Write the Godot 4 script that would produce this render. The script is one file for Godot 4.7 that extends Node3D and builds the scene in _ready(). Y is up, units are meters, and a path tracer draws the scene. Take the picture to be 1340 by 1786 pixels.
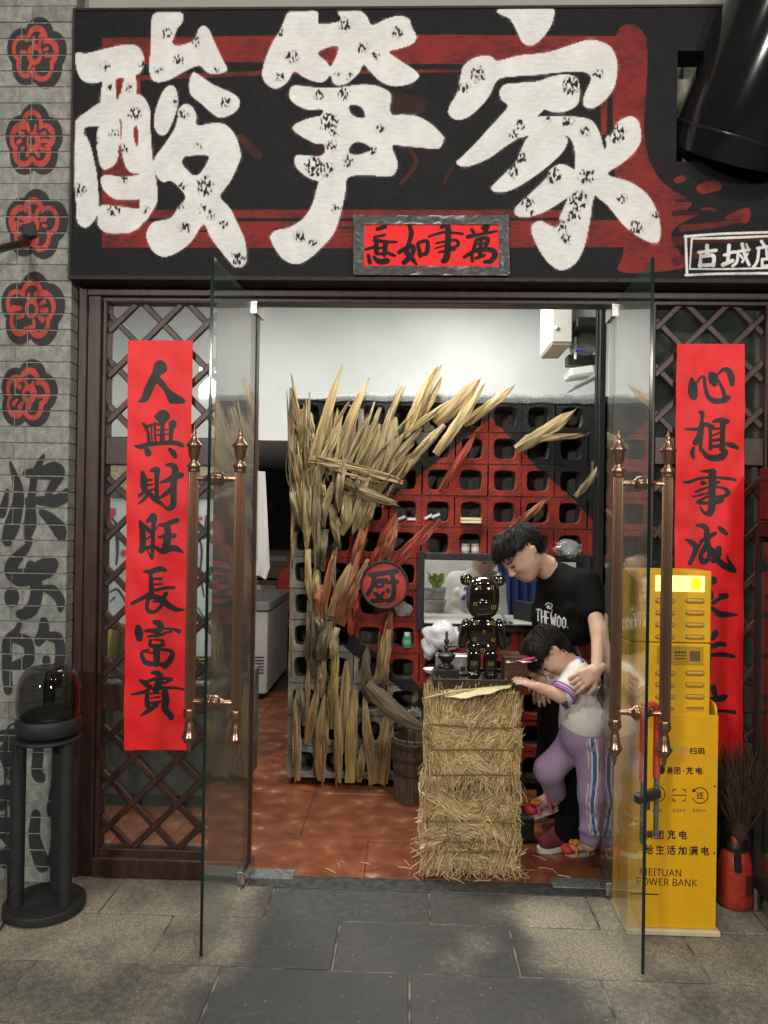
extends Node3D

# ---------------------------------------------------------------- camera frame
const FPX := 1344.0
var cam_pos := Vector3(0, 1.5, 3.16)
var cam_basis := Basis(Vector3.UP, deg_to_rad(1.86)) * Basis(Vector3.RIGHT, deg_to_rad(0.25)) * Basis(Vector3.BACK, deg_to_rad(0.9))
var rng := RandomNumberGenerator.new()
var taken := {}
var M := {}

func ray(px: float, py: float) -> Vector3:
	return cam_basis * Vector3((px - 670.0) / FPX, -(py - 893.0) / FPX, -1.0)

# the point of the plane z = const, y = const or x = const seen at a place of the photograph
func P(px: float, py: float, z: float) -> Vector3:
	var d := ray(px, py)
	return cam_pos + d * ((z - cam_pos.z) / d.z)

func PY(px: float, py: float, y := 0.0) -> Vector3:
	var d := ray(px, py)
	return cam_pos + d * ((y - cam_pos.y) / d.y)

# ---------------------------------------------------------------- mesh building
class Geo:
	var v := PackedVector3Array()
	var n := PackedVector3Array()
	var t := PackedVector2Array()
	var c := PackedColorArray()
	var ix := PackedInt32Array()
	var col := Color(1, 1, 1)
	var uvf = null   # Callable(position, normal) -> Vector2

	func vert(p: Vector3, nn: Vector3, uv := Vector2.ZERO) -> int:
		v.append(p)
		n.append(nn)
		t.append(uvf.call(p, nn) if uvf != null else uv)
		c.append(col)
		return v.size() - 1

	func face(a: int, b: int, d: int) -> void:
		var g := (v[b] - v[a]).cross(v[d] - v[a])
		if g.dot(n[a] + n[b] + n[d]) > 0.0:
			ix.append(a); ix.append(d); ix.append(b)
		else:
			ix.append(a); ix.append(b); ix.append(d)

	func tri(a: Vector3, b: Vector3, d: Vector3, nn: Vector3) -> void:
		face(vert(a, nn), vert(b, nn), vert(d, nn))

	func quad(a: Vector3, b: Vector3, d: Vector3, e: Vector3, nn: Vector3, uvs = null) -> void:
		var i := vert(a, nn, uvs[0] if uvs else Vector2(0, 1))
		vert(b, nn, uvs[1] if uvs else Vector2(1, 1))
		vert(d, nn, uvs[2] if uvs else Vector2(1, 0))
		vert(e, nn, uvs[3] if uvs else Vector2(0, 0))
		face(i, i + 1, i + 2)
		face(i, i + 2, i + 3)

	func box(ce: Vector3, size: Vector3, bs := Basis(), bev := 0.0) -> void:
		var h := size * 0.5
		bev = minf(bev, minf(h.x, minf(h.y, h.z)) * 0.9)
		var ax := [Vector3.RIGHT, Vector3.UP, Vector3.BACK]
		for k in 3:
			var u: Vector3 = ax[(k + 1) % 3]
			var w: Vector3 = ax[(k + 2) % 3]
			var hu: float = h[(k + 1) % 3] - bev
			var hw: float = h[(k + 2) % 3] - bev
			for s in [-1.0, 1.0]:
				var o: Vector3 = ax[k] * (h[k] * s)
				quad(ce + bs * (o - u * hu - w * hw), ce + bs * (o + u * hu - w * hw), ce + bs * (o + u * hu + w * hw), ce + bs * (o - u * hu + w * hw), bs * (ax[k] * s))
		if bev <= 0.0:
			return
		for k in 3:
			var u2: Vector3 = ax[(k + 1) % 3]
			var w2: Vector3 = ax[(k + 2) % 3]
			for s in [-1.0, 1.0]:
				for r in [-1.0, 1.0]:
					var lo: Vector3 = ax[k] * (-h[k] + bev)
					var hi: Vector3 = ax[k] * (h[k] - bev)
					var p1: Vector3 = u2 * (h[(k + 1) % 3] * s) + w2 * ((h[(k + 2) % 3] - bev) * r)
					var p2: Vector3 = u2 * ((h[(k + 1) % 3] - bev) * s) + w2 * (h[(k + 2) % 3] * r)
					quad(ce + bs * (lo + p1), ce + bs * (hi + p1), ce + bs * (hi + p2), ce + bs * (lo + p2), bs * (u2 * s + w2 * r).normalized())
		for sx in [-1.0, 1.0]:
			for sy in [-1.0, 1.0]:
				for sz in [-1.0, 1.0]:
					var q := Vector3(h.x * sx, h.y * sy, h.z * sz)
					tri(ce + bs * (q - Vector3(0, bev * sy, bev * sz)), ce + bs * (q - Vector3(bev * sx, 0, bev * sz)), ce + bs * (q - Vector3(bev * sx, bev * sy, 0)), bs * Vector3(sx, sy, sz).normalized())

	# box between two corners
	func span(a: Vector3, b: Vector3, bev := 0.0) -> void:
		box((a + b) * 0.5, (b - a).abs(), Basis(), bev)

	# rectangular bar from a to b
	func bar(a: Vector3, b: Vector3, wide: float, deep: float, side: Vector3, bev := 0.0) -> void:
		var y := (b - a).normalized()
		var x := (side - y * side.dot(y)).normalized()
		box((a + b) * 0.5, Vector3(wide, (b - a).length(), deep), Basis(x, y, x.cross(y)), bev)

	# rows of points -> smooth skin; `out` tells which side is outside
	func grid(rows: Array, closed := false, flip := false, uv_scale := Vector2.ONE) -> void:
		var m: int = rows.size()
		var k: int = rows[0].size()
		var first := v.size()
		for i in m:
			for j in k:
				var p: Vector3 = rows[i][j]
				var jl: int = (j - 1 + k) % k if closed else maxi(j - 1, 0)
				var jr: int = (j + 1) % k if closed else mini(j + 1, k - 1)
				var du: Vector3 = rows[i][jr] - rows[i][jl]
				var dv: Vector3 = rows[mini(i + 1, m - 1)][j] - rows[maxi(i - 1, 0)][j]
				if du.length() < 1e-7:
					var o2: int = 1 if i < m / 2 else -1
					du = rows[i + o2][jr] - rows[i + o2][jl]
				var nn := du.cross(dv).normalized()
				vert(p, -nn if flip else nn, Vector2(float(j) / (k if closed else k - 1), float(i) / (m - 1)) * uv_scale)
		for i in m - 1:
			for j in (k if closed else k - 1):
				var a := first + i * k + j
				var b := first + i * k + (j + 1) % k
				var pa := v[a]
				if pa.distance_squared_to(v[b]) > 1e-14:
					face(a, b, b + k)
				if v[a + k].distance_squared_to(v[b + k]) > 1e-14:
					face(a, b + k, a + k)

	func tube(pts: Array, rad, sides := 8, caps := true) -> void:
		var rows := []
		var up := Vector3.UP
		for i in pts.size():
			var d: Vector3 = (pts[mini(i + 1, pts.size() - 1)] - pts[maxi(i - 1, 0)]).normalized()
			if i == 0:
				up = Vector3.UP if absf(d.y) < 0.9 else Vector3.RIGHT
			var s := d.cross(up).normalized()
			up = s.cross(d).normalized()
			var r: float = rad[i] if rad is Array else rad
			var row := PackedVector3Array()
			for j in sides:
				var a := TAU * j / sides
				row.append(pts[i] + (s * cos(a) + up * sin(a)) * r)
			rows.append(row)
		grid(rows, true, true)
		if caps:
			for e in [0, pts.size() - 1]:
				var nn: Vector3 = (pts[0] - pts[1]).normalized() if e == 0 else (pts[-1] - pts[-2]).normalized()
				var ce := vert(pts[e], nn)
				var f0 := v.size()
				for j in sides:
					vert(rows[e][j], nn)
				for j in sides:
					face(ce, f0 + j, f0 + (j + 1) % sides)

	# profile of (radius, height), turned about the local y axis; flute > 0 makes grooves
	func lathe(prof: Array, sides := 24, xf := Transform3D(), flute := 0, deep := 0.0, capped := true) -> void:
		var rows := []
		for q in prof:
			var row := PackedVector3Array()
			for j in sides:
				var a := TAU * j / sides
				var r: float = q.x
				if flute > 0:
					r -= deep * (0.5 - 0.5 * cos(a * flute))
				row.append(xf * Vector3(cos(a) * r, q.y, sin(a) * r))
			rows.append(row)
		grid(rows, true, true)
		for e in [0, prof.size() - 1]:
			if capped and prof[e].x > 1e-5:
				var nn: Vector3 = xf.basis * (Vector3.DOWN if (e == 0) == (prof[0].y <= prof[-1].y) else Vector3.UP)
				var ce := vert(xf * Vector3(0, prof[e].y, 0), nn)
				var f0 := v.size()
				for j in sides:
					vert(rows[e][j], nn)
				for j in sides:
					face(ce, f0 + j, f0 + (j + 1) % sides)

	# rounded solid: |x/a|^e + |y/b|^e + |z/c|^e = 1
	func blob(ce: Vector3, rad: Vector3, e := 2.0, bs := Basis(), us := 24, vs := 14) -> void:
		var rows := []
		for i in vs + 1:
			var phi := -PI / 2 + PI * i / vs
			var row := PackedVector3Array()
			for j in us:
				var th := TAU * j / us
				var d := Vector3(cos(phi) * cos(th), sin(phi), cos(phi) * sin(th))
				if i == 0 or i == vs:
					d = Vector3(0, -1.0 if i == 0 else 1.0, 0)
				var s := pow(pow(absf(d.x), e) + pow(absf(d.y), e) + pow(absf(d.z), e), -1.0 / e)
				row.append(ce + bs * (d * s * rad))
			rows.append(row)
		grid(rows, true, true)

	func plate(poly: PackedVector2Array, xf: Transform3D, thick: float) -> void:
		var tr := Geometry2D.triangulate_polygon(poly)
		for s in [0.0, -thick]:
			var nn := xf.basis.z.normalized() * (1.0 if s == 0.0 else -1.0)
			var f0 := v.size()
			for q in poly:
				vert(xf * Vector3(q.x, q.y, s), nn, q)
			for k in range(0, tr.size(), 3):
				face(f0 + tr[k], f0 + tr[k + 1], f0 + tr[k + 2])
		var cw := Geometry2D.is_polygon_clockwise(poly)
		for k in poly.size():
			var a := poly[k]
			var b := poly[(k + 1) % poly.size()]
			var e := (b - a).normalized()
			var o := Vector2(e.y, -e.x) * (-1.0 if cw else 1.0)
			quad(xf * Vector3(a.x, a.y, 0), xf * Vector3(b.x, b.y, 0), xf * Vector3(b.x, b.y, -thick), xf * Vector3(a.x, a.y, -thick), xf.basis * Vector3(o.x, o.y, 0))

	func mesh(shift := Vector3.ZERO) -> ArrayMesh:
		var a := []
		a.resize(Mesh.ARRAY_MAX)
		var vv := v.duplicate()
		if shift != Vector3.ZERO:
			for i in vv.size():
				vv[i] -= shift
		a[Mesh.ARRAY_VERTEX] = vv
		a[Mesh.ARRAY_NORMAL] = n
		a[Mesh.ARRAY_TEX_UV] = t
		a[Mesh.ARRAY_COLOR] = c
		a[Mesh.ARRAY_INDEX] = ix
		var m := ArrayMesh.new()
		m.add_surface_from_arrays(Mesh.PRIMITIVE_TRIANGLES, a)
		return m

# ---------------------------------------------------------------- scene nodes
func numbered(called: String) -> String:
	taken[called] = taken.get(called, -1) + 1
	return called if taken[called] == 0 else "%s_%03d" % [called, taken[called]]

func tag(o: Node, label: String, category: String, group := "") -> Node:
	o.set_meta("label", label)
	o.set_meta("category", category)
	if group:
		o.set_meta("group", group)
	return o

func thing(called: String, label: String, category: String, at := Vector3.ZERO, group := "") -> Node3D:
	var o := Node3D.new()
	o.name = numbered(called)
	add_child(o)
	o.position = at
	tag(o, label, category, group)
	return o

func base_of(o: Node) -> Vector3:
	var s := Vector3.ZERO
	while o != self and o is Node3D:
		s += o.position
		o = o.get_parent()
	return s

# a mesh built in world coordinates becomes a named child of `parent`, with its own origin at the parent's base
func part(called: String, g: Geo, m: Material, parent: Node = null, label := "") -> MeshInstance3D:
	var o := MeshInstance3D.new()
	o.mesh = g.mesh(base_of(parent) if parent else Vector3.ZERO)
	o.material_override = m
	if parent:
		o.name = called
		parent.add_child(o, true)
	else:
		o.name = numbered(called)
		add_child(o)
	if label:
		o.set_meta("label", label)
	return o

func piece(called: String, me: Mesh, m: Material, at: Vector3, parent: Node) -> MeshInstance3D:
	var o := MeshInstance3D.new()
	o.mesh = me
	o.material_override = m
	o.name = called
	parent.add_child(o, true)
	o.position = at
	return o

func structure(called: String, g: Geo, m: Material) -> MeshInstance3D:
	var o := part(called, g, m)
	o.set_meta("kind", "structure")
	return o

func stuff(o: Node) -> Node:
	o.set_meta("kind", "stuff")
	return o

# ---------------------------------------------------------------- materials
func lin(r: float, g: float, b: float) -> Color:
	return Color(r, g, b).linear_to_srgb()

func mat(c: Color, rough := 0.6, metal := 0.0, spec := 0.5) -> StandardMaterial3D:
	var m := StandardMaterial3D.new()
	m.albedo_color = c
	m.roughness = rough
	m.metallic = metal
	m.metallic_specular = spec
	return m

func noise_tex(freq: float, octaves: int, seed_: int, ramp: Array, size := 256, stretch := Vector2.ONE, kind := FastNoiseLite.TYPE_SIMPLEX_SMOOTH) -> ImageTexture:
	var f := FastNoiseLite.new()
	f.noise_type = kind
	f.frequency = freq
	f.fractal_octaves = octaves
	f.seed = seed_
	var w := int(size * stretch.x)
	var h := int(size * stretch.y)
	var im := f.get_seamless_image(w, h)
	im.convert(Image.FORMAT_L8)
	if stretch != Vector2.ONE:
		im.resize(size, size, Image.INTERPOLATE_CUBIC)
	if ramp.is_empty():
		return ImageTexture.create_from_image(im)
	var lut := PackedByteArray()
	for i in 256:
		var x := i / 255.0
		var k := 0
		while k < ramp.size() - 2 and x > ramp[k + 1][0]:
			k += 1
		var cc: Color = ramp[k][1].lerp(ramp[k + 1][1], clampf((x - ramp[k][0]) / (ramp[k + 1][0] - ramp[k][0]), 0, 1))
		lut.append_array([cc.r8, cc.g8, cc.b8])
	var b := im.get_data()
	var o := PackedByteArray()
	o.resize(b.size() * 3)
	for i in b.size():
		var q := b[i] * 3
		o[i * 3] = lut[q]
		o[i * 3 + 1] = lut[q + 1]
		o[i * 3 + 2] = lut[q + 2]
	return ImageTexture.create_from_image(Image.create_from_data(im.get_width(), im.get_height(), false, Image.FORMAT_RGB8, o))

# a material whose colour wanders between two tones; s = pattern repeats per metre
func noisy(a: Color, b: Color, s: float, rough := 0.7, freq := 0.02, octs := 4, seed_ := 1, bump := 0.0, stretch := Vector2.ONE) -> StandardMaterial3D:
	var m := mat(Color.WHITE, rough)
	m.albedo_texture = noise_tex(freq, octs, seed_, [[0.25, a], [0.75, b]], 256, stretch)
	m.uv1_triplanar = true
	m.uv1_world_triplanar = true
	m.uv1_scale = Vector3(s, s, s)
	if bump > 0.0:
		m.heightmap_enabled = true
		m.heightmap_texture = M.bump
		m.heightmap_scale = bump
	return m

# ---------------------------------------------------------------- painting flat marks into a texture
class Paint:
	var w: int
	var h: int
	var im: Image
	var ss := 2
	var spot: Callable     # photograph position -> position in the texture, 0..1
	var k := 1.0           # texture pixels per photograph pixel

	func _init(w_: int, h_: int, spot_: Callable, supersample := 2) -> void:
		w = w_; h = h_; spot = spot_; ss = supersample
		im = Image.create(w * ss, h * ss, false, Image.FORMAT_L8)
		var a: Vector2 = spot.call(600.0, 900.0)
		var b: Vector2 = spot.call(700.0, 900.0)
		k = (b - a).length() * 0.01 * 1.0
		k = absf(b.x - a.x) * 0.01 * w * ss

	func tx(x: float, y: float) -> Vector2:
		var q: Vector2 = spot.call(x, y)
		return Vector2(q.x * w * ss, q.y * h * ss)

	func fill(pp: PackedVector2Array, val := 1.0) -> void:
		var lo := 1e9
		var hi := -1e9
		for q in pp:
			lo = minf(lo, q.y)
			hi = maxf(hi, q.y)
		var cc := Color(val, val, val)
		for y in range(maxi(0, int(floor(lo))), mini(h * ss - 1, int(ceil(hi))) + 1):
			var yy := y + 0.5
			var xs := []
			for i in pp.size():
				var a := pp[i]
				var b := pp[(i + 1) % pp.size()]
				if (a.y <= yy) != (b.y <= yy):
					xs.append(a.x + (yy - a.y) / (b.y - a.y) * (b.x - a.x))
			xs.sort()
			for i in range(0, xs.size() - 1, 2):
				var x0 := int(round(xs[i]))
				var x1 := int(round(xs[i + 1]))
				if x1 > x0:
					im.fill_rect(Rect2i(x0, y, x1 - x0, 1), cc)

	# closed outline, numbers x,y,x,y ...
	func poly(data: Array, ox := 0.0, oy := 0.0, s := 1.0, val := 1.0, round_ := true) -> void:
		var q := PackedVector2Array()
		for i in range(0, data.size(), 2):
			q.append(tx(ox + data[i] / s, oy + data[i + 1] / s))
		if not round_:
			fill(q, val)
			return
		var o := PackedVector2Array()
		var m := q.size()
		for i in m:
			for f in 5:
				o.append(q[i].cubic_interpolate(q[(i + 1) % m], q[(i - 1 + m) % m], q[(i + 2) % m], f / 5.0))
		fill(o, val)

	func disc(ce: Vector2, r: float, val := 1.0) -> void:
		var cc := Color(val, val, val)
		for y in range(int(floor(ce.y - r)), int(ce.y + r) + 1):
			var d := r * r - (y + 0.5 - ce.y) * (y + 0.5 - ce.y)
			if d > 0.0:
				var hx := sqrt(d)
				var x0 := int(round(ce.x - hx))
				im.fill_rect(Rect2i(x0, y, maxi(1, int(round(ce.x + hx)) - x0), 1), cc)

	# brush stroke, numbers x,y,width, x,y,width ...
	func brush(data: Array, ox := 0.0, oy := 0.0, s := 1.0, val := 1.0) -> void:
		var q := PackedVector2Array()
		var ws := PackedFloat32Array()
		for i in range(0, data.size(), 3):
			q.append(tx(ox + data[i] / s, oy + data[i + 1] / s))
			ws.append(data[i + 2] / s * k * 0.5)
		var m := q.size()
		if m == 1:
			disc(q[0], ws[0], val)
			return
		for i in m - 1:
			var steps := maxi(2, int(q[i].distance_to(q[i + 1]) / maxf(0.7, minf(ws[i], ws[i + 1]) * 0.35)))
			for f in steps + 1:
				var u := float(f) / steps
				disc(q[i].cubic_interpolate(q[i + 1], q[maxi(i - 1, 0)], q[mini(i + 2, m - 1)], u), maxf(0.6, lerpf(ws[i], ws[i + 1], u)), val)

	# printed character from the table, in a box of the photograph
	func glyph(strokes: String, x: float, y: float, wd: float, ht: float, pen: float) -> void:
		for st in strokes.split(";"):
			var d := []
			var pts := st.split(" ")
			for i in pts.size():
				var e := pts[i].split_floats(",")
				var px := x + e[0] / 100.0 * wd
				var py := y + e[1] / 100.0 * ht
				if i > 0:
					var q1 := tx(d[0], d[1])
					var q2 := tx(px, py)
					var n2 := maxi(2, int(q1.distance_to(q2) / maxf(0.8, pen * k * 0.3)))
					for f in n2 + 1:
						disc(q1.lerp(q2, float(f) / n2), maxf(0.6, pen * k * 0.5))
				d = [px, py]

	func bytes(soft := 0) -> PackedByteArray:
		var o: Image = im.duplicate()
		if ss > 1:
			o.resize(w, h, Image.INTERPOLATE_BILINEAR)
		if soft > 1:
			o.resize(w / soft, h / soft, Image.INTERPOLATE_BILINEAR)
			o.resize(w, h, Image.INTERPOLATE_CUBIC)
		return o.get_data()

func noise_bytes(w: int, h: int, freq: float, octs: int, seed_: int, sx := 1.0, sy := 1.0) -> PackedByteArray:
	var f := FastNoiseLite.new()
	f.noise_type = FastNoiseLite.TYPE_SIMPLEX_SMOOTH
	f.frequency = freq
	f.fractal_octaves = octs
	f.seed = seed_
	var im := f.get_image(int(w * sx), int(h * sy))
	im.convert(Image.FORMAT_L8)
	im.resize(w, h, Image.INTERPOLATE_BILINEAR)
	return im.get_data()

func picture(w: int, h: int, data: PackedByteArray) -> ImageTexture:
	return ImageTexture.create_from_image(Image.create_from_data(w, h, false, Image.FORMAT_RGB8, data))

# ---------------------------------------------------------------- bodies: smooth union of tapered capsules, meshed as surface nets
class Field:
	var o: Vector3
	var h: float
	var nx: int
	var ny: int
	var nz: int
	var f := PackedFloat32Array()

	func _init(lo: Vector3, hi: Vector3, cell: float) -> void:
		o = lo
		h = cell
		nx = int((hi.x - lo.x) / h) + 2
		ny = int((hi.y - lo.y) / h) + 2
		nz = int((hi.z - lo.z) / h) + 2
		f.resize(nx * ny * nz)
		f.fill(1.0)

	func cap(a: Vector3, b: Vector3, ra: float, rb: float, k := 0.03, flat := Vector3.ONE) -> void:
		var r := maxf(ra, rb) * maxf(flat.x, maxf(flat.y, flat.z)) + k + h * 2.0
		var lo := ((a.min(b) - Vector3(r, r, r) - o) / h).floor()
		var hi := ((a.max(b) + Vector3(r, r, r) - o) / h).ceil()
		var ba := (b - a) / flat
		var l2 := maxf(ba.length_squared(), 1e-9)
		for z in range(maxi(0, int(lo.z)), mini(nz - 1, int(hi.z)) + 1):
			for y in range(maxi(0, int(lo.y)), mini(ny - 1, int(hi.y)) + 1):
				for x in range(maxi(0, int(lo.x)), mini(nx - 1, int(hi.x)) + 1):
					var p := (o + Vector3(x, y, z) * h - a) / flat
					var u := clampf(p.dot(ba) / l2, 0.0, 1.0)
					var d := (p - ba * u).length() - lerpf(ra, rb, u)
					var i := (z * ny + y) * nx + x
					var e := f[i]
					var q := maxf(k - absf(e - d), 0.0) / k
					f[i] = minf(e, d) - q * q * k * 0.25

	func cut(keep: Callable) -> void:
		for z in nz:
			for y in ny:
				for x in nx:
					var i := (z * ny + y) * nx + x
					if f[i] < 0.05:
						f[i] = maxf(f[i], keep.call(o + Vector3(x, y, z) * h))

	func skin(g: Geo) -> void:
		var idx := {}
		var sxy := nx * ny
		for z in nz - 1:
			for y in ny - 1:
				for x in nx - 1:
					var i := z * sxy + y * nx + x
					var c0 := f[i] < 0.0
					if c0 == (f[i + 1] < 0.0) and c0 == (f[i + nx] < 0.0) and c0 == (f[i + nx + 1] < 0.0) and c0 == (f[i + sxy] < 0.0) and c0 == (f[i + sxy + 1] < 0.0) and c0 == (f[i + sxy + nx] < 0.0) and c0 == (f[i + sxy + nx + 1] < 0.0):
						continue
					var s := Vector3.ZERO
					var cnt := 0
					for e in [[0, 1, 0, 0, 0, 1, 0, 0], [nx, nx + 1, 0, 1, 0, 1, 0, 0], [sxy, sxy + 1, 0, 0, 1, 1, 0, 0], [sxy + nx, sxy + nx + 1, 0, 1, 1, 1, 0, 0],
							[0, nx, 0, 0, 0, 0, 1, 0], [1, nx + 1, 1, 0, 0, 0, 1, 0], [sxy, sxy + nx, 0, 0, 1, 0, 1, 0], [sxy + 1, sxy + nx + 1, 1, 0, 1, 0, 1, 0],
							[0, sxy, 0, 0, 0, 0, 0, 1], [1, sxy + 1, 1, 0, 0, 0, 0, 1], [nx, sxy + nx, 0, 1, 0, 0, 0, 1], [nx + 1, sxy + nx + 1, 1, 1, 0, 0, 0, 1]]:
						var a := f[i + e[0]]
						var b := f[i + e[1]]
						if (a < 0.0) != (b < 0.0):
							s += Vector3(e[2], e[3], e[4]) + Vector3(e[5], e[6], e[7]) * (a / (a - b))
							cnt += 1
					s /= cnt
					var gr := Vector3(f[i + 1] - f[i] + f[i + sxy + nx + 1] - f[i + sxy + nx], f[i + nx] - f[i] + f[i + sxy + nx + 1] - f[i + sxy + 1], f[i + sxy] - f[i] + f[i + sxy + nx + 1] - f[i + nx + 1])
					idx[i] = g.vert(o + (Vector3(x, y, z) + s) * h, gr.normalized())
		for z in range(1, nz - 1):
			for y in range(1, ny - 1):
				for x in range(1, nx - 1):
					var i := z * sxy + y * nx + x
					var c0 := f[i] < 0.0
					if c0 != (f[i + 1] < 0.0):
						_q(g, idx, i, i - nx, i - nx - sxy, i - sxy)
					if c0 != (f[i + nx] < 0.0):
						_q(g, idx, i, i - 1, i - 1 - sxy, i - sxy)
					if c0 != (f[i + sxy] < 0.0):
						_q(g, idx, i, i - 1, i - 1 - nx, i - nx)

	func _q(g: Geo, idx: Dictionary, a: int, b: int, c: int, d: int) -> void:
		if idx.has(a) and idx.has(b) and idx.has(c) and idx.has(d):
			g.face(idx[a], idx[b], idx[c])
			g.face(idx[a], idx[c], idx[d])

# smooth normals again from the faces (for bodies)
func smooth(g: Geo) -> void:
	var nn := PackedVector3Array()
	nn.resize(g.v.size())
	for k in range(0, g.ix.size(), 3):
		var a := g.ix[k]
		var b := g.ix[k + 1]
		var c := g.ix[k + 2]
		var q := (g.v[c] - g.v[a]).cross(g.v[b] - g.v[a])
		nn[a] += q
		nn[b] += q
		nn[c] += q
	for i in nn.size():
		if nn[i].length_squared() > 1e-20:
			g.n[i] = nn[i].normalized()

func _ready() -> void:
	rng.seed = 7
	# ---- camera, sky, lights
	var cam := Camera3D.new()
	cam.name = "camera"
	cam.transform = Transform3D(cam_basis, cam_pos)
	cam.fov = rad_to_deg(2.0 * atan(893.0 / FPX))
	cam.near = 0.02
	cam.far = 200.0
	add_child(cam)
	cam.current = true
	var sky_mat := ProceduralSkyMaterial.new()
	sky_mat.sky_top_color = Color(0.05, 0.06, 0.09)
	sky_mat.sky_horizon_color = Color(0.22, 0.2, 0.19)
	sky_mat.ground_bottom_color = Color(0.05, 0.05, 0.05)
	sky_mat.ground_horizon_color = Color(0.15, 0.14, 0.13)
	var sky := Sky.new()
	sky.sky_material = sky_mat
	var env := Environment.new()
	env.background_mode = Environment.BG_SKY
	env.sky = sky
	env.background_energy_multiplier = 1.0
	env.tonemap_mode = Environment.TONE_MAPPER_LINEAR
	env.tonemap_exposure = 1.0
	env.sdfgi_enabled = true
	env.ssao_enabled = true
	env.ssil_enabled = true
	var we := WorldEnvironment.new()
	we.name = "environment"
	we.environment = env
	add_child(we)
	make_materials()
	lamps()
	ground()
	room()
	facade()
	brick_pillar()
	signboard()
	lattice_windows()
	couplets()
	glass_doors()
	block_wall()
	leaves()
	bales()
	counter_things()
	kitchen()
	power_bank()
	outside_things()
	people()

func make_materials() -> void:
	M.bump = noise_tex(0.05, 5, 3, [], 256)
	M.wood = noisy(lin(0.028, 0.011, 0.009), lin(0.05, 0.02, 0.016), 1.2, 0.42, 0.02, 4, 11, 0.05, Vector2(4, 0.6))
	M.steel = mat(lin(0.55, 0.55, 0.53), 0.25, 1.0)
	M.black = mat(lin(0.012, 0.012, 0.013), 0.45)
	M.black_rough = noisy(lin(0.010, 0.010, 0.011), lin(0.02, 0.02, 0.021), 3.0, 0.75, 0.03, 3, 5)
	M.copper = mat(lin(0.34, 0.205, 0.135), 0.27, 0.86)
	M.white = mat(lin(0.74, 0.74, 0.72), 0.6)
	M.glass = mat(Color(0.55, 0.75, 0.66, 0.05), 0.0)
	M.glass.transparency = BaseMaterial3D.TRANSPARENCY_ALPHA
	M.window = mat(Color(0.3, 0.36, 0.33, 0.12), 0.03)
	M.window.transparency = BaseMaterial3D.TRANSPARENCY_ALPHA
	M.green_edge = mat(lin(0.006, 0.02, 0.014), 0.1)
	M.glow = mat(Color.WHITE, 0.5)
	M.glow.emission_enabled = true
	M.glow.emission = Color(1, 0.98, 0.94)
	M.glow.emission_energy_multiplier = 6.0

# ---------------------------------------------------------------- lamps
func area(at: Vector3, towards: Vector3, size: Vector2, energy: float, c: Color, parent: Node, called: String) -> void:
	var l := AreaLight3D.new()
	l.name = called
	l.area_size = size
	l.area_normalize_energy = true
	l.light_energy = energy
	l.light_color = c
	l.shadow_enabled = true
	l.area_range = 30.0
	l.area_attenuation = 2.0
	parent.add_child(l, true)
	var up := Vector3.UP if absf((towards - at).normalized().y) < 0.95 else Vector3.BACK
	l.look_at_from_position(at, towards, up)

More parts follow.
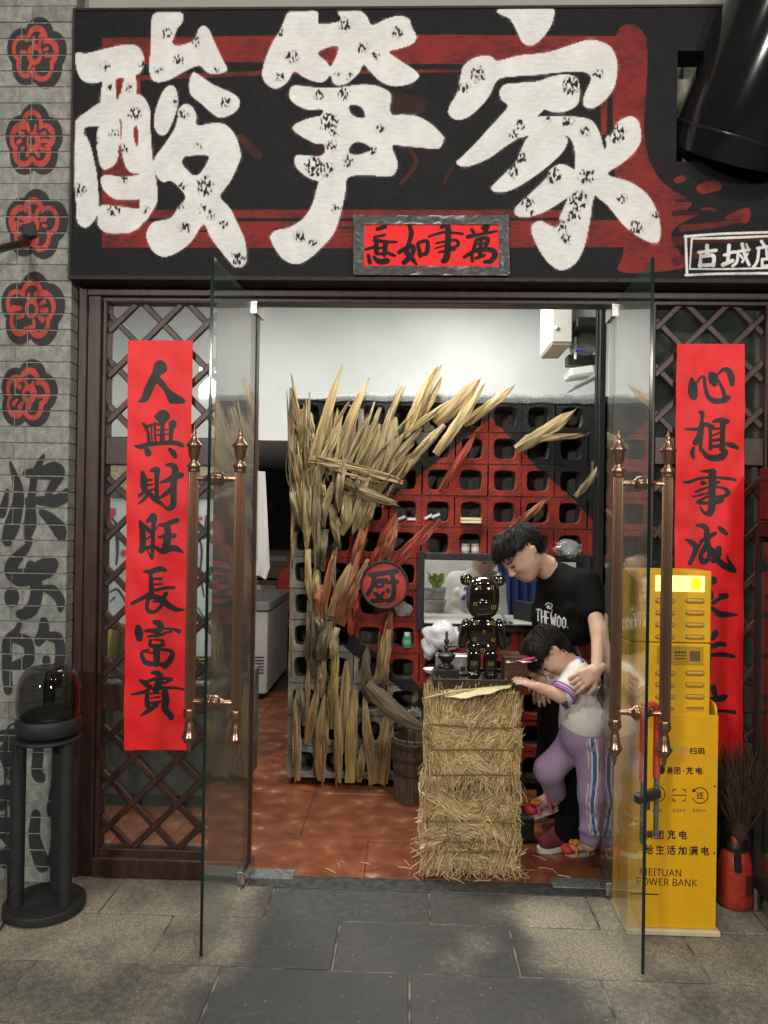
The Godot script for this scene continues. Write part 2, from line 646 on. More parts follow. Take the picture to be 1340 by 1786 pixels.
func lamps() -> void:
	# ceiling panels of the shop
	for q in [[Vector3(0.0, 3.14, -0.42), 4.6, "square white ceiling panel just inside the shop doorway"], [Vector3(0.45, 3.14, -1.65), 2.0, "square white ceiling panel above the kitchen behind the block wall"], [Vector3(-1.3, 3.14, -1.2), 3.0, "square white ceiling panel over the left part of the shop"]]:
		var p: Vector3 = q[0]
		var t := thing("ceiling_light", q[2], "light", p, "ceiling panels of the shop")
		var g := Geo.new()
		g.box(p + Vector3(0, 0.03, 0), Vector3(0.62, 0.05, 0.62), Basis(), 0.004)
		part("frame", g, M.white, t)
		g = Geo.new()
		g.box(p + Vector3(0, 0.002, 0), Vector3(0.56, 0.004, 0.56))
		part("diffuser", g, M.glow, t)
		area(p + Vector3(0, -0.012, 0), p + Vector3(0, -1, 0), Vector2(0.56, 0.56), q[1], Color(1.0, 0.995, 0.96), self, "panel_light")
	# street lamps across the lane, behind the camera
	for q in [[Vector3(-2.4, 3.1, 6.2), 14.5, "left one of two street lamps across the lane"], [Vector3(2.3, 3.1, 6.2), 13.0, "right one of two street lamps across the lane"]]:
		var p: Vector3 = q[0]
		var t := thing("street_lamp", q[2], "street lamp", Vector3(p.x, 0, p.z + 0.5), "street lamps across the lane")
		var g := Geo.new()
		g.tube([Vector3(p.x, 0, p.z + 0.5), Vector3(p.x, p.y - 0.1, p.z + 0.5), Vector3(p.x, p.y + 0.1, p.z + 0.42), Vector3(p.x, p.y + 0.12, p.z + 0.2)], [0.06, 0.045, 0.04, 0.035], 12)
		part("pole", g, M.black, t)
		g = Geo.new()
		var aim := (Vector3(p.x * 0.3, 1.6, 0) - p).normalized()
		var bs := Basis.looking_at(aim)
		g.box(p - aim * 0.05, Vector3(0.62, 0.42, 0.09), bs, 0.02)
		part("lamp_head", g, M.black, t)
		g = Geo.new()
		g.box(p, Vector3(0.54, 0.34, 0.006), bs)
		part("diffuser", g, M.glow, t)
		area(p + aim * 0.01, p + aim, Vector2(0.54, 0.34), q[1], Color(1.0, 0.985, 0.955), self, "lamp_light")

	# round downlights under the canopy over the entrance
	var ch := 4.3
	for q in [[-1.25, "left round downlight under the canopy"], [0.1, "middle round downlight under the canopy"], [1.4, "right round downlight under the canopy"]]:
		var p := Vector3(q[0], ch, 2.3)
		var t := thing("downlight", q[1], "light", p, "canopy downlights")
		var g := Geo.new()
		g.lathe([Vector2(0.13, 0.0), Vector2(0.14, 0.01), Vector2(0.13, 0.12), Vector2(0.05, 0.15)], 32, Transform3D(Basis(), p))
		part("can", g, M.black, t)
		g = Geo.new()
		g.lathe([Vector2(0.11, -0.004), Vector2(0.11, -0.001)], 32, Transform3D(Basis(), p))
		part("diffuser", g, M.glow, t)
		area(p + Vector3(0, -0.012, 0), p + Vector3(0, -1, -0.12), Vector2(0.2, 0.2), 3.6, Color(1.0, 0.97, 0.91), self, "downlight_light")
	var g2 := Geo.new()
	g2.span(Vector3(-4.5, ch + 0.15, 0.05), Vector3(4.5, ch + 0.25, 2.6))
	structure("canopy", g2, mat(lin(0.25, 0.24, 0.22), 0.8))

# ---------------------------------------------------------------- pavement
func ground() -> void:
	var W := 1400
	var H := 1000
	var x0 := -2.1
	var x1 := 2.1
	var z0 := -0.06
	var z1 := 2.94
	var spot := func(px, py):
		var p := PY(px, py)
		return Vector2((p.x - x0) / (x1 - x0), (p.z - z0) / (z1 - z0))
	var du := Paint.new(W / 2, H / 2, spot, 1)
	du.k = absf(du.tx(700, 1640).x - du.tx(600, 1640).x) * 0.01
	# how dusty the stone is; the strip in front of the doorway is a broad dark stain
	du.im.fill(Color(0.42, 0.42, 0.42))
	du.poly([-300, 1500, 470, 1500, 470, 1690, -300, 1690], 0, 0, 1, 0.68, false)
	du.poly([880, 1540, 1400, 1540, 1400, 1720, 960, 1720, 930, 1640], 0, 0, 1, 0.70, false)
	du.brush([960, 1605, 90, 1030, 1650, 120, 1060, 1700, 60], 0, 0, 1.0, 0.95)
	du.brush([150, 1570, 90, 60, 1620, 110, 330, 1600, 70], 0, 0, 1.0, 0.85)
	du.poly([480, 1530, 905, 1530, 880, 1590, 905, 1640, 960, 1700, 1080, 1800, 1180, 2000, 60, 2000, 300, 1790, 385, 1690, 440, 1630, 470, 1580], 0, 0, 1, 0.03)
	du.brush([840, 1640, 36, 800, 1665, 30, 735, 1690, 22], 0, 0, 1.0, 0.35)
	var mk := du.im
	mk.resize(W / 36, H / 36, Image.INTERPOLATE_BILINEAR)
	mk.resize(W, H, Image.INTERPOLATE_CUBIC)
	var mb := mk.get_data()
	var n1 := noise_bytes(W, H, 0.012, 5, 21)
	var n2 := noise_bytes(W, H, 0.09, 3, 22)
	var n3 := noise_bytes(W, H, 0.35, 2, 23)
	var n4 := noise_bytes(W, H, 0.2, 2, 29, 0.7, 1.0)
	var o := PackedByteArray()
	o.resize(W * H * 3)
	var ro := PackedByteArray()
	ro.resize(W * H)
	for i in W * H:
		var a := n1[i] / 255.0
		var b := n2[i] / 255.0
		var c := n3[i] / 255.0
		var mm := mb[i] / 255.0
		var d := clampf(mm * 1.1 + ((a - 0.5) * 1.2 + (b - 0.5) * 0.8) * (0.08 + mm * (1.2 - mm)), 0.0, 1.0)
		var t := (0.08 + 0.84 * clampf(d, 0, 1)) * (0.25 + 1.0 * c) + 0.04 * b
		if n4[i] > 216 and c > 0.5:
			t = maxf(t, 0.85)
		t = clampf(t, 0.0, 1.0)
		o[i * 3] = int(lerpf(50.0 + 14 * b, 186.0, t))
		o[i * 3 + 1] = int(lerpf(52.0 + 14 * b, 176.0, t))
		o[i * 3 + 2] = int(lerpf(53.0 + 14 * b, 150.0, t))
		ro[i] = int(lerpf(115.0 + 60 * b, 240.0, minf(1.0, t * 1.6)))
	var tex := picture(W, H, o)
	var m := mat(Color.WHITE, 1.0)
	m.albedo_texture = tex
	m.roughness_texture = ImageTexture.create_from_image(Image.create_from_data(W, H, false, Image.FORMAT_L8, ro))
	m.heightmap_enabled = true
	m.heightmap_texture = tex
	m.heightmap_scale = 0.25
	M.paving = m
	# bed under the slabs, reaching far
	var g := Geo.new()
	g.quad(Vector3(-60, -0.004, 0.02), Vector3(60, -0.004, 0.02), Vector3(60, -0.004, 80), Vector3(-60, -0.004, 80), Vector3.UP)
	g.quad(Vector3(-60, -0.008, 0.02), Vector3(60, -0.008, 0.02), Vector3(60, -0.1, 0.02), Vector3(-60, -0.1, 0.02), Vector3.FORWARD)
	var bed := structure("pavement", g, noisy(lin(0.05, 0.05, 0.046), lin(0.2, 0.19, 0.165), 1.6, 0.9, 0.02, 4, 8))
	var rows := [-0.02, 0.31, 0.62, 0.93, 1.24, 1.55, 1.86, 2.17, 2.48, 2.79]
	var first := [PY(181, 1580).x, PY(272, 1650).x, PY(367, 1735).x, 0.1, -0.2, 0.15, -0.1, 0.2, 0.0]
	for r in rows.size() - 1:
		var x: float = first[r] - 0.62 * 4
		while x < 2.4:
			var s := Geo.new()
			var jit := rng.randf_range(-0.0015, 0.0015)
			s.uvf = func(p: Vector3, _n): return Vector2((p.x - x0) / (x1 - x0), (p.z - z0) / (z1 - z0))
			var tone := rng.randf_range(0.82, 1.08)
			s.col = Color(tone, tone, tone)
			s.box(Vector3(x + 0.31, -0.02 + jit, (rows[r] + rows[r + 1]) * 0.5), Vector3(0.613, 0.04, rows[r + 1] - rows[r] - 0.007), Basis(), 0.003)
			part("slab", s, m, bed)
			x += 0.62
	m.vertex_color_use_as_albedo = true

# ---------------------------------------------------------------- the room behind the doors
func room() -> void:
	var tiles := noise_tex(0.011, 5, 31, [[0.15, lin(0.14, 0.040, 0.018)], [0.5, lin(0.20, 0.060, 0.026)], [0.72, lin(0.24, 0.078, 0.035)], [0.82, lin(0.28, 0.12, 0.06)], [0.92, lin(0.46, 0.30, 0.21)]], 512)
	var tm := mat(Color.WHITE, 0.38)
	tm.albedo_texture = tiles
	tm.uv1_triplanar = true
	tm.uv1_world_triplanar = true
	tm.uv1_scale = Vector3(1.0, 1.0, 1.0)
	tm.roughness_texture = noise_tex(0.03, 4, 32, [[0.2, Color(0.55, 0.55, 0.55)], [0.8, Color(1, 1, 1)]])
	tm.roughness = 0.5
	tm.vertex_color_use_as_albedo = true
	var g := Geo.new()
	g.quad(Vector3(-2.6, -0.006, -6), Vector3(2.6, -0.006, -6), Vector3(2.6, -0.006, -0.021), Vector3(-2.6, -0.006, -0.021), Vector3.UP)
	var fl := structure("shop_floor", g, mat(lin(0.07, 0.03, 0.02), 0.9))
	var zj := [-0.03, -0.40, -0.98, -1.56, -2.14, -2.72, -3.3]
	var xj := PY(530, 1440).x
	for r in zj.size() - 1:
		for k in range(-4, 5):
			var s := Geo.new()
			var tone := rng.randf_range(0.85, 1.1)
			s.col = Color(tone, tone, tone)
			var xx: float = xj + 0.58 * k - (0.0 if r > 0 else 0.26)
			s.box(Vector3(xx + 0.29, -0.009, (zj[r] + zj[r + 1]) * 0.5), Vector3(0.577, 0.018, zj[r] - zj[r + 1] - 0.004), Basis(), 0.0015)
			part("tile", s, tm, fl)
	# threshold strip of dark stone
	g = Geo.new()
	g.span(Vector3(P(447, 893, 0).x, -0.02, -0.028), Vector3(P(1061, 893, 0).x, 0.003, 0.075), 0.002)
	structure("threshold", g, noisy(lin(0.025, 0.026, 0.028), lin(0.06, 0.06, 0.06), 3.0, 0.5, 0.03, 4, 9))
	var wall := noisy(lin(0.59, 0.61, 0.61), lin(0.64, 0.66, 0.66), 0.7, 0.85, 0.01, 3, 12)
	var dark := noisy(lin(0.03, 0.03, 0.032), lin(0.055, 0.055, 0.055), 1.0, 0.8, 0.02, 3, 13)
	# ceiling, side walls, rear walls
	g = Geo.new()
	g.span(Vector3(-2.6, 3.2, -6.2), Vector3(2.6, 3.3, -0.1))
	structure("ceiling", g, wall)
	g = Geo.new()
	g.span(Vector3(-2.7, 0, -6.2), Vector3(-2.6, 3.3, -0.1))
	structure("wall_left", g, wall)
	g = Geo.new()
	g.span(Vector3(2.0, 0, -6.2), Vector3(2.1, 3.3, -0.1))
	structure("wall_right", g, wall)
	g = Geo.new()
	g.span(Vector3(-2.6, 0, -6.3), Vector3(2.6, 3.3, -6.2))
	structure("wall_rear", g, dark)
	# white bulkhead over the kitchen, with a lower ceiling behind it
	g = Geo.new()
	g.span(Vector3(-2.6, P(480, 768, -2.6).y, -6.2), Vector3(2.0, 3.2, -2.6))
	structure("bulkhead", g, wall)

# ---------------------------------------------------------------- wooden front, brick, duct
func facade() -> void:
	var xl := P(132, 893, 0).x
	var xr := P(1345, 893, 0).x
	# masonry above the doorway, behind the sign, and the walls to either side
	var g := Geo.new()
	g.span(Vector3(-4.5, P(670, 505, 0).y, -0.1), Vector3(4.5, 3.3, 0.02))
	g.span(Vector3(-4.5, 3.3, -0.1), Vector3(4.5, 6.0, 0.02))
	g.span(Vector3(-4.5, 0, -0.1), Vector3(xl - 0.02, P(670, 505, 0).y, 0.02))
	g.span(Vector3(xr + 0.14, 0, -0.1), Vector3(4.5, P(670, 505, 0).y, 0.02))
	structure("facade_wall", g, noisy(lin(0.2, 0.2, 0.18), lin(0.3, 0.3, 0.27), 1.0, 0.9, 0.02, 4, 14))
	# lintel
	var t := thing("door_lintel", "dark brown wooden lintel beam across the top of the doorway", "beam", P(670, 510, 0.0))
	g = Geo.new()
	g.span(Vector3(xl, P(670, 524, 0).y, -0.1), Vector3(xr + 0.14, P(670, 500, 0).y, 0.045), 0.004)
	part("beam", g, M.wood, t)
	g = Geo.new()
	g.span(Vector3(xl + 0.1, P(670, 531, 0).y, -0.06), Vector3(xr, P(670, 523.5, 0).y, 0.02), 0.002)
	part("stop_bead", g, M.wood, t)
	# jamb posts
	for q in [[132, 177, "dark brown wooden jamb post beside the grey brick pillar"], [1334, 1380, "dark brown wooden jamb post at the far right of the shopfront"]]:
		var a := P(q[0], 893, 0).x
		var b := P(q[1], 893, 0).x
		var o := thing("jamb_post", q[2], "post", Vector3((a + b) * 0.5, 0, 0), "jamb posts of the shopfront")
		g = Geo.new()
		g.span(Vector3(a, 0, -0.1), Vector3(b, P(670, 501, 0).y, 0.035), 0.004)
		part("shaft", g, M.wood, o)
		g = Geo.new()
		g.span(Vector3(a + 0.02, 0, 0.036), Vector3(a + 0.055, P(670, 501, 0).y, 0.048), 0.003)
		part("moulding", g, M.wood, o)
	# brick courses above the sign
	var wt := thing("brick_wall", "strip of grey brickwork running above the black signboard", "wall", Vector3(0, P(650, 14, 0.05).y, 0))
	var bm := noisy(lin(0.19, 0.2, 0.16), lin(0.30, 0.3, 0.25), 4.0, 0.9, 0.03, 4, 15, 0.15)
	var y0 := P(650, 15, 0.05).y
	g = Geo.new()
	g.span(Vector3(-1.34, y0 - 0.01, 0.021), Vector3(2.4, y0 + 0.5, 0.06))
	part("mortar", g, mat(lin(0.3, 0.3, 0.27), 0.95), wt)
	var bmesh := Geo.new()
	bmesh.box(Vector3.ZERO, Vector3(0.234, 0.06, 0.05), Basis(), 0.003)
	var shared := bmesh.mesh()
	for r in 5:
		for k in 15:
			piece("brick", shared, bm, Vector3(-1.25 + 0.24 * k + (0.12 if r % 2 else 0.0), y0 + 0.025 + 0.066 * r, 0.05), wt)

func brick_pillar() -> void:
	var zf := 0.10
	var xr := P(118, 893, zf).x
	var xw := xr - 0.52
	var yt := 4.2
	var W := 400
	var H := 2048
	var Y1 := 3.75
	var spot := func(px, py):
		var p := P(px, py, zf)
		return Vector2((p.x - xw) / 0.54, (Y1 - p.y) / Y1)
	var bk := Paint.new(W, H, spot)
	var rd := Paint.new(W, H, spot)
	var fl := [[62, 95, 1.0, 0.1], [56, 246, 0.98, 0.0], [57, 393, 0.97, 0.05], [54, 540, 1.0, 0.08], [48, 688, 0.97, 0.18]]
	for q in fl:
		var c := Vector2(q[0], q[1])
		var s: float = q[2]
		var jit := PackedVector2Array()
		for k in 5:
			jit.append(Vector2(rng.randf_range(-3.5, 3.5), rng.randf_range(-4, 4)))
		for k in 5:
			var a: float = -PI / 2 + TAU * k / 5 + q[3]
			var d := Vector2(cos(a), sin(a))
			var e := c + d * (29 + jit[k].x) * s + Vector2(4 + jit[k].y * 0.5, jit[k].x * 0.4)
			bk.brush([e.x, e.y, (55 + jit[k].y) * s])
			var e2 := c + d * (25 + jit[k].x) * s
			rd.brush([e2.x, e2.y, (40 + jit[k].y) * s])
		bk.brush([c.x, c.y, 60 * s])
		for k in 5:
			var a: float = -PI / 2 + TAU * k / 5 + q[3]
			var d := Vector2(cos(a), sin(a))
			var e2 := c + d * (24 + jit[k].x) * s + Vector2(jit[k].y, -jit[k].x) * 0.5
			rd.brush([e2.x, e2.y, (25 + jit[k].y * 0.7) * s], 0, 0, 1, 0.0)
			var e3 := c + d * 12 * s + Vector2(jit[k].y, jit[k].x) * 0.4
			rd.brush([e3.x, e3.y, (26 + jit[k].x) * s], 0, 0, 1, 0.0)
		for k in 5:
			var a: float = -PI / 2 + TAU * k / 5 + q[3]
			for w in [-0.28, 0.28]:
				var d := Vector2(cos(a + w), sin(a + w))
				if rng.randf() < 0.22:
					continue
				var a1 := c + d * (18 + rng.randf() * 3) * s
				var a2 := c + d * (25 + rng.randf() * 6) * s + Vector2(rng.randfn(0, 1.5), rng.randfn(0, 1.5))
				rd.brush([a1.x, a1.y, 4 + rng.randf() * 4, a2.x, a2.y, 4 + rng.randf() * 5])
		var off := Vector2(rng.randfn(0, 1.5), rng.randfn(0, 1.5))
		rd.brush([c.x + off.x, c.y + off.y, (25 + rng.randf() * 6) * s])
		rd.brush([c.x, c.y, (10 + rng.randf() * 6) * s], 0, 0, 1, 0.0)
	for st in [[70, 1240, 15, 50, 1340, 60, 20, 1450, 80], [95, 1010, 25, 130, 1120, 60, 165, 1250, 90, 155, 1400, 110, 110, 1560, 140, 70, 1680, 110],
			[390, 945, 30, 350, 1020, 60, 310, 1120, 70, 290, 1250, 70, 275, 1400, 90, 270, 1550, 120, 235, 1680, 60], [230, 1100, 50, 350, 1100, 80, 480, 1080, 130, 540, 1100, 80, 480, 1200, 80, 430, 1280, 60],
			[225, 1350, 50, 350, 1345, 60, 500, 1345, 90, 600, 1290, 90], [365, 1445, 40, 450, 1510, 90, 530, 1600, 120, 550, 1660, 80]]:
		bk.brush(st, 0, 610, 5.104)
	for st in [[265, 60, 30, 220, 130, 60, 120, 240, 100, 90, 310, 110, 150, 370, 110, 250, 360, 120, 260, 290, 90], [300, 330, 130, 400, 290, 140, 460, 260, 70], [300, 390, 110, 310, 500, 110, 280, 620, 110, 210, 680, 80, 160, 680, 50],
			[100, 540, 130], [370, 465, 40, 450, 490, 80, 510, 570, 80, 510, 640, 40],
			[170, 760, 40, 130, 840, 60, 65, 920, 90, 60, 1050, 90, 60, 1200, 90, 70, 1310, 80], [120, 880, 60, 230, 920, 90, 250, 1020, 90, 230, 1080, 90, 120, 1120, 60], [370, 760, 80, 370, 830, 100, 330, 900, 80],
			[420, 870, 60, 490, 890, 80, 510, 980, 90, 500, 1100, 90, 480, 1250, 80], [390, 1070, 70]]:
		bk.brush(st, 0, 930, 4.829)
	for st in [[-40, 200, 60, 90, 190, 80], [60, 330, 140, 100, 470, 120], [300, 320, 90, 290, 480, 90, 330, 520, 60], [0, 680, 150, 130, 620, 100], [470, 330, 60, 440, 760, 160], [30, 900, 140, 100, 1050, 80, 40, 1150, 120], [280, 820, 80, 270, 1000, 100, 330, 1180, 120], [440, 950, 60, 440, 1150, 130]]:
		bk.brush(st, 0, 1240, 4.465)
	var bb := bk.bytes(2)
	var rb := rd.bytes()
	var n1 := noise_bytes(W, H, 0.03, 5, 41)
	var n2 := noise_bytes(W, H, 0.2, 3, 42, 0.4, 1.0)
	var o := PackedByteArray()
	o.resize(W * H * 3)
	for i in W * H:
		var a := n1[i] / 255.0
		var b := n2[i] / 255.0
		var base := 116.0 + 46.0 * a + 28.0 * (b - 0.5)
		var kb := clampf(bb[i] / 255.0 * (1.0 + 0.25 * (b - 0.5)), 0, 1) * 0.93
		var kr := rb[i] / 255.0 * clampf(0.72 + 0.5 * a, 0, 1)
		o[i * 3] = int(lerpf(lerpf(base, 34 + 14 * b, kb), 172 + 30 * b, kr))
		o[i * 3 + 1] = int(lerpf(lerpf(base * 1.01, 34 + 14 * b, kb), 66 + 12 * b, kr))
		o[i * 3 + 2] = int(lerpf(lerpf(base * 0.97, 36 + 14 * b, kb), 58 + 10 * b, kr))
	var m := mat(Color.WHITE, 0.88)
	m.albedo_texture = picture(W, H, o)
	m.vertex_color_use_as_albedo = true
	m.heightmap_enabled = true
	m.heightmap_texture = M.bump
	m.heightmap_scale = 0.1
	var t := thing("brick_pillar", "grey brick pillar painted with red flowers and black calligraphy, left of the doorway", "pillar", Vector3(xr - 0.25, 0, 0.05))
	var g := Geo.new()
	g.span(Vector3(xw - 1.2, 0, 0.021), Vector3(xr - 0.004, yt, zf - 0.005))
	part("mortar", g, noisy(lin(0.2, 0.2, 0.18), lin(0.36, 0.35, 0.31), 5.0, 0.95, 0.03, 3, 16), t)
	var uvf := func(p: Vector3, n: Vector3):
		if n.z > 0.3:
			return Vector2((p.x - xw) / 0.54, (Y1 - p.y) / Y1)
		return Vector2((0.01 + absf(p.z) * 0.6) / 0.54, (Y1 - p.y) / Y1)
	var pitch := 0.0655
	for r in 58:
		var cuts := [0.0, -0.225 if r % 2 == 0 else -0.178, -0.455 if r % 2 == 0 else -0.41]
		for k in 2:
			var b := Geo.new()
			b.uvf = uvf
			var tone := rng.randf_range(0.78, 1.12)
			b.col = Color(tone, tone * rng.randf_range(0.98, 1.02), tone)
			var x1: float = xr + cuts[k] - (0.002 if k else 0.0)
			var x0: float = xr + cuts[k + 1] + 0.002
			b.box(Vector3((x0 + x1) * 0.5, pitch * (r + 0.5), zf - 0.04 + rng.randf_range(-0.001, 0.0015)), Vector3(x1 - x0, pitch - 0.005, 0.08), Basis(), 0.002)
			part("brick", b, m, t)
	# dark pipe end that sticks out of a hole in the third flower
	var pb := thing("pipe_arm", "black metal pipe reaching into a hole in the third flower", "pipe", P(30, 415, 0.2))
	g = Geo.new()
	g.tube([P(-70, 450, 0.55), P(0, 434, 0.30), P(40, 424, 0.16), P(52, 412, 0.08)], [0.018, 0.016, 0.014, 0.02], 12)
	part("pipe", g, mat(lin(0.012, 0.012, 0.012), 0.2), pb)
	g = Geo.new()
	g.box(P(51, 403, 0.108), Vector3(0.055, 0.06, 0.02), Basis(Vector3.BACK, 0.2), 0.006)
	part("socket", g, M.black, pb)

# ---------------------------------------------------------------- sign
func signboard() -> void:
	var zs := 0.14
	var X0 := P(129, 250, zs).x
	var X1 := P(1340, 250, zs).x + 0.55
	var Y1 := P(650, 17, zs).y
	var Y0 := P(650, 483, zs).y
	var W := 2048
	var H := 640
	var spot := func(px, py):
		var p := P(px, py, zs)
		return Vector2((p.x - X0) / (X1 - X0), (Y1 - p.y) / (Y1 - Y0))
	var red := Paint.new(W, H, spot)
	red.poly([178, 66, 470, 62, 780, 60, 1128, 64, 1126, 112, 700, 112, 400, 108, 246, 112, 244, 432, 178, 432], 0, 0, 1, 1, false)
	red.poly([236, 132, 440, 124, 800, 117, 1060, 117, 1062, 126, 800, 126, 440, 132, 244, 140], 0, 0, 1, 0.8, false)
	red.poly([200, 366, 620, 366, 1010, 366, 1010, 381, 620, 381, 200, 381], 0, 0, 1, 0.9, false)
	red.poly([178, 387, 620, 385, 1092, 384, 1092, 431, 620, 433, 178, 432], 0, 0, 1, 1, false)
	red.poly([1073, 66, 1127, 66, 1124, 230, 1140, 295, 1165, 325, 1206, 352, 1198, 368, 1222, 372, 1180, 395, 1172, 420, 1195, 455, 1180, 470, 1082, 474, 1088, 430, 1072, 300])
	red.poly([1048, 170, 1060, 170, 1058, 235, 1048, 235], 0, 0, 1, 1, false)
	red.poly([1215, 326, 1235, 316, 1254, 318, 1258, 330, 1225, 338])
	red.poly([1175, 312, 1190, 306, 1196, 314, 1180, 320])
	red.poly([1265, 378, 1290, 366, 1308, 364, 1304, 388, 1275, 386])
	red.poly([1222, 364, 1240, 362, 1250, 368, 1228, 372])
	red.brush([1190, 398, 12, 1250, 392, 10, 1290, 384, 8], 0, 0, 1, 0.7)
	red.brush([1180, 420, 16, 1260, 416, 12, 1400, 412, 10], 0, 0, 1, 0.55)
	red.brush([1180, 455, 16, 1230, 440, 8], 0, 0, 1, 0.6)
	red.brush([560, 250, 40, 600, 280, 50], 0, 0, 1, 0.16)
	red.brush([420, 240, 14, 450, 270, 16], 0, 0, 1, 0.45)
	red.brush([690, 180, 40, 730, 185, 30], 0, 0, 1, 0.25)
	red.brush([716, 262, 6, 726, 285, 8, 700, 320, 5], 0, 0, 1, 0.5)
	red.brush([790, 290, 4, 775, 318, 6], 0, 0, 1, 0.5)
	var gap := Paint.new(W, H, spot)   # dry streaks in the red
	for q in [[180, 118, 1060, 10], [236, 122, 600, 4], [300, 404, 420, 3], [480, 399, 700, 4], [180, 384, 1000, 5], [1176, 372, 1240, 9], [1180, 350, 1230, 6], [1100, 410, 1140, 3]]:
		gap.brush([q[0], q[1], q[3], q[2], q[1] - 2, q[3]])
	var wh := Paint.new(W, H, spot)
	var A := [120, 10, 4.1875]
	for q in [[55, 345, 130, 345, 300, 305, 430, 280, 510, 300, 550, 370, 550, 440, 520, 490, 480, 510, 400, 525, 250, 555, 160, 568, 90, 535, 55, 450],
			[255, 520, 345, 520, 345, 670, 345, 730, 235, 730, 245, 560], [410, 510, 485, 495, 485, 670, 375, 700, 375, 620],
			[240, 700, 140, 765, 55, 835, 45, 930, 40, 1221, 55, 1481, 60, 1571, 90, 1611, 130, 1621, 180, 1581, 220, 1501, 220, 1401, 205, 1221, 160, 1021, 120, 930, 125, 890, 230, 880, 360, 850, 380, 760, 340, 690],
			[230, 870, 330, 790, 375, 850, 370, 1050, 345, 1150, 280, 1195, 235, 1180, 210, 1080, 200, 960],
			[330, 700, 480, 650, 545, 665, 595, 760, 600, 921, 615, 1121, 650, 1341, 645, 1440, 600, 1520, 560, 1575, 520, 1560, 515, 1300, 510, 1230, 470, 1225, 430, 1200, 400, 1130, 380, 1010, 385, 850],
			[235, 1260, 270, 1235, 330, 1240, 400, 1250, 500, 1235, 530, 1240, 530, 1400, 400, 1420, 320, 1405, 250, 1340], [230, 1460, 330, 1460, 480, 1480, 550, 1490, 540, 1590, 470, 1650, 380, 1665, 280, 1660, 215, 1610, 210, 1530],
			[620, 60, 700, 50, 820, 50, 840, 90, 820, 140, 800, 160, 770, 230, 760, 270, 800, 290, 900, 260, 930, 220, 950, 165, 990, 145, 1030, 180, 1060, 250, 1120, 380, 1160, 460, 1130, 490, 1050, 500, 1000, 480, 950, 440, 850, 480, 740, 540, 660, 560, 610, 540, 585, 450, 600, 300, 600, 150],
			[740, 580, 780, 600, 800, 680, 790, 760, 760, 850, 720, 930, 680, 950, 640, 920, 620, 850, 640, 740, 690, 620], [905, 490, 940, 495, 1050, 570, 1200, 640, 1250, 690, 1240, 750, 1190, 795, 1110, 820, 1050, 790, 960, 710, 890, 650, 878, 560],
			[800, 760, 850, 715, 900, 735, 935, 800, 940, 870, 1060, 855, 1150, 870, 1220, 950, 1255, 1060, 1255, 1121, 1190, 1270, 1140, 1340, 1110, 1400, 1180, 1480, 1240, 1600, 1290, 1720, 1300, 1850, 1280, 1900, 1240, 1910, 1190, 1890, 1040, 1700, 985, 1600, 900, 1720, 800, 1800, 700, 1835, 620, 1800, 575, 1720, 570, 1650, 620, 1580, 740, 1550, 800, 1470, 850, 1400, 800, 1320, 740, 1280, 690, 1290, 640, 1240, 620, 1150, 640, 1090, 700, 1010, 770, 900, 790, 830]]:
		wh.poly(q, A[0], A[1], A[2])
	wh.poly([840, 1111, 900, 1096, 1010, 1096, 1015, 1131, 960, 1221, 910, 1236, 870, 1201, 835, 1161], A[0], A[1], A[2], 0.0)
	wh.poly([478, 890, 500, 880, 508, 960, 500, 1030, 486, 1000, 474, 940], A[0], A[1], A[2], 0.0)
	wh.poly([345, 535, 405, 525, 380, 640, 345, 655], A[0], A[1], A[2], 0.0, false)
	for q in [[210, 45, 300, 38, 410, 40, 418, 120, 500, 120, 570, 95, 550, 45, 620, 35, 700, 35, 750, 70, 785, 130, 880, 90, 970, 68, 1040, 90, 1060, 150, 1085, 190, 1085, 240, 1040, 275, 960, 300, 905, 320, 1000, 390, 1070, 435, 1110, 480, 1080, 520, 1020, 545, 930, 555, 840, 520, 760, 440, 725, 410, 690, 470, 620, 530, 550, 550, 510, 520, 500, 480, 450, 525, 380, 520, 310, 490, 250, 455, 200, 530, 130, 570, 70, 550, 30, 490, 40, 400, 90, 270, 150, 170, 180, 100],
			[215, 590, 250, 548, 400, 560, 550, 560, 700, 540, 800, 545, 870, 570, 915, 610, 915, 740, 1000, 745, 1100, 760, 1190, 810, 1270, 890, 1280, 917, 1265, 960, 1230, 985, 1100, 975, 1000, 965, 925, 965, 960, 1070, 955, 1130, 920, 1170, 850, 1175, 750, 1165, 620, 1185, 600, 1300, 560, 1470, 520, 1570, 460, 1640, 380, 1720, 300, 1770, 240, 1775, 170, 1740, 110, 1660, 85, 1590, 120, 1545, 220, 1520, 310, 1460, 370, 1370, 410, 1230, 415, 1210, 340, 1180, 270, 1120, 250, 1070, 270, 1025, 360, 1030, 430, 1030, 460, 1000, 450, 950, 400, 950, 300, 900, 240, 850, 260, 810, 360, 770, 430, 755, 440, 715, 340, 715, 260, 680, 220, 640]]:
		wh.poly(q, 450, 10, 3.941)
	for q in [[415, 320, 550, 280, 505, 410, 470, 380], [630, 690, 680, 685, 720, 710, 735, 765, 690, 768, 640, 740], [625, 992, 650, 952, 690, 937, 740, 952, 780, 987, 740, 1007, 690, 1022, 640, 1017]]:
		wh.poly(q, 450, 10, 3.941, 0.0)
